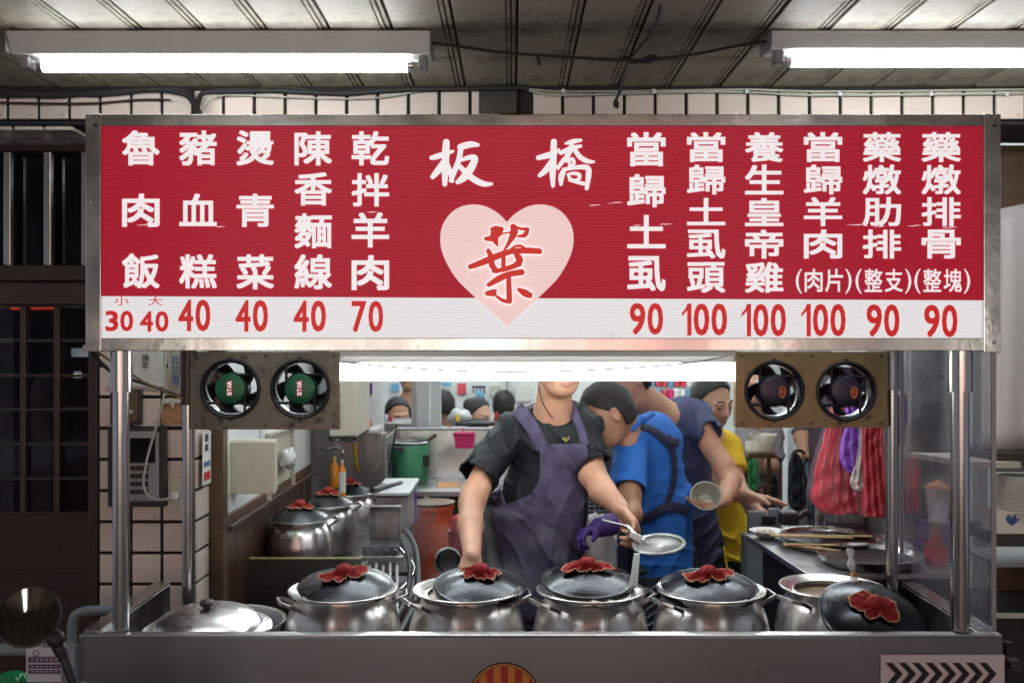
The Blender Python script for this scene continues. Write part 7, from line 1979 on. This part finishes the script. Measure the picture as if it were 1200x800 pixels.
tag(build('jar_box', MB().box((PX(876, 5), 4.95, hz(528, 5.0) + .0005), (PX(887, 5), 5.05, hz(516.3, 5.0))), 'bowl_cream', bevel=.003), 'small cream box under the jar with the red lid', 'box')
for px in (874, 901): build('leg', MB().cyl((PX(px, 5), 5.0, SF), (PX(px, 5), 5.0, hz(530, 5.0) - .02), .012, n=8), 'wood_brown', tb)

# ------------------------------------------------------------------ standing people further back, with simple legs
def standing(label, px, Y, top_py, hip_py, wpx, shirt_m, pant_m, skin_m, f, head_py, seed, arms=(), hair_m='hair', vox=.009, sq=1.35, hs=1.0, headx=0, legs=True, closed=1.0, up=(0, 0, 1)):
    p = person(label, None, (PX(px, Y), Y, SF)); r_ = wpx/2/F*Y
    b = SDF(vox*.8); hc_ = W(px + headx, head_py, Y - .04); M, L = head(b, hc_, f, up, hs)
    b.cone(hc_ - Vector((0, -.02, .06)), W(px, top_py, Y), .05, .055, .03)
    for pts, rs_2, hd in arms:
        b.chain([W(*q) for q in pts], rs_2, .02)
        if hd: hand(b, W(*pts[-1]), *hd)
    b.cone(W(px, top_py + 6, Y), W(px, hip_py, Y), r_*.7, r_*.7, .03, sq=((0, 1, 0), sq))
    build('body', b.mesh(), skin_m, p, smooth='all')
    hair('hair', hc_, f, up, hs, p, hair_m, .010, .010, seed, .003, vox=.007)
    s_ = SDF(vox)
    zt_2 = W(px, top_py, Y)
    s_.cone(zt_2 + Vector((-r_*.62, 0, -.07)), zt_2 + Vector((r_*.62, 0, -.07)), r_*.42, r_*.42, .05)
    s_.cone(W(px, top_py + 26, Y), W(px, hip_py, Y), r_*.92, r_*.90, .06, sq=((0, 1, 0), sq), flat=2)
    for pts, rs_2, hd in arms:
        if len(pts) >= 3: s_.cone(W(*pts[0]), Vector(W(*pts[0])).lerp(W(*pts[1]), .85), rs_2[0]*1.3, rs_2[1]*1.5, .03, flat=2)
        else: s_.cone(W(*pts[0]), W(*pts[1]), rs_2[0]*1.3, rs_2[1]*1.4, .03, flat=2)
    build('shirt', s_.mesh(folds(seed, .006, 26)), shirt_m, p, smooth='all')
    if legs:
        t_ = SDF(.012)
        hz_ = W(px, hip_py, Y)
        for sx in (-1, 1): t_.chain([hz_ + Vector((sx*r_*.42, 0, .02)), Vector((hz_.x + sx*r_*.5, Y, (hz_.z + SF)/2)), Vector((hz_.x + sx*r_*.5, Y + .03, SF + .06))], [r_*.60, r_*.48, r_*.36], .03)
        build('trousers', t_.mesh(folds(seed + 3, .004, 30)), pant_m, p, smooth='all')
        for sx in (-1, 1): mb = MB(); mb.ball((hz_.x + sx*r_*.5, Y - .02, SF + .04), (.045, .12, .04), 14, 8); build('shoe', mb, 'rubber', p, smooth=True)
    return p
standing('person in a grey long-sleeved shirt standing with arms folded right of the person in yellow', 890, 5.6, 492, 570, 46, 'shirt_grey', 'pants_dark', 'skin', (-.5, -.8, 0), 452, 51,
    [([(905, 508, 5.6), (902, 545, 5.5), (882, 545, 5.4)], [.055, .050, .040], None), ([(876, 508, 5.6), (873, 540, 5.5), (888, 535, 5.4)], [.055, .050, .04], None)])
standing('person in a light blue shirt carrying a black bag, standing left of the hanging bags', 952, 5.5, 488, 566, 36, 'shirt_light_blue', 'shirt_grey', 'skin_dark', (.6, -.7, 0), 450, 61,
    [([(944, 500, 5.42), (942, 512, 5.38), (944, 534, 5.30)], [.055, .052, .034], None)])
hang('shoulder_bag', [(530, 928, 934), (545, 924, 942), (570, 923, 946), (590, 924, 944), (598, 929, 940)], 5.2, 'bag_black', 'black bag held by the person in the light blue shirt', .05, 4, 31)
mb = MB(); mb.tube([W(926, 545, 5.2), W(930, 530, 5.22), W(938, 528, 5.25), W(944, 534, 5.28), W(941, 550, 5.2)], .008, 8, sub=4); tag(build('bag_strap', mb, 'bag_black', smooth='all'), 'black strap looped over the hand of the person in light blue', 'strap')
hang('shopping_bag', [(530, 872, 880), (540, 870, 888), (558, 869, 890), (572, 872, 889), (575, 876, 886)], 5.3, 'green_bag', 'dark and bright green shopping bag in front of the person in grey', .06, 4, 33)

# diners ------------------------------------------------------------
standing('diner with dark hair and glasses looking down, seated left of the white posts', 466, 7.3, 506, 560, 44, 'shirt_navy', 'pants_dark', 'skin', (.35, -.85, -.18), 486, 71, legs=True, hs=1.05)
standing('person in dark blue standing behind the diner with glasses', 480, 7.9, 462, 560, 34, 'shirt_navy', 'pants_dark', 'skin', (-.4, -.8, -.1), 440, 72)
standing('diner in white with black hair just right of the white posts', 522, 7.6, 490, 560, 40, 'shirt_white', 'pants_dark', 'skin', (-.6, .7, -.1), 476, 73, headx=-4)
standing('woman diner with a dark hair bun bending over her food, facing right', 556, 7.4, 504, 560, 40, 'shirt_white', 'pants_dark', 'skin_pale', (.80, -.58, -.12), 487, 74, headx=4, hs=1.08)
mb = MB(); mb.ball(W(551, 474, 7.42), (.055, .05, .05), 16, 10); pk_ = build('hair_bun', mb, 'hair', bpy.data.objects[[o.name for o in bpy.data.objects if o.get('label', '').startswith('woman diner')][0]], smooth=True)
standing('diner seen from behind, dark hair close to the shoulder of the cook', 591, 7.7, 494, 560, 36, 'shirt_yellow', 'pants_dark', 'skin', (.2, .95, 0), 476, 75, hs=1.0)

# faint steam over the pots at left
sm_ = bpy.data.materials.new('steam'); sm_.use_nodes = True; n_ = sm_.node_tree.nodes; l_ = sm_.node_tree.links
n_.remove(n_['Principled BSDF']); pv = n_.new('ShaderNodeVolumePrincipled'); pv.inputs['Color'].default_value = (.95, .97, 1, 1)
tc_ = n_.new('ShaderNodeTexCoord'); nz_ = n_.new('ShaderNodeTexNoise'); nz_.inputs['Scale'].default_value = 7; nz_.inputs['Detail'].default_value = 3; nz_.inputs['Distortion'].default_value = 1.0
l_.new(tc_.outputs['Object'], nz_.inputs['Vector']); mr_ = n_.new('ShaderNodeMapRange'); mr_.inputs[1].default_value = .50; mr_.inputs[2].default_value = .78; mr_.inputs[3].default_value = 0; mr_.inputs[4].default_value = 3.0
l_.new(nz_.outputs['Fac'], mr_.inputs[0]); l_.new(mr_.outputs[0], pv.inputs['Density']); l_.new(pv.outputs[0], n_['Material Output'].inputs['Volume'])
mb = MB(); mb.ball(W(500, 650, 2.84), (.42, .10, .16), 24, 14); so = build('steam', mb, sm_, smooth=True); so['kind'] = 'stuff'
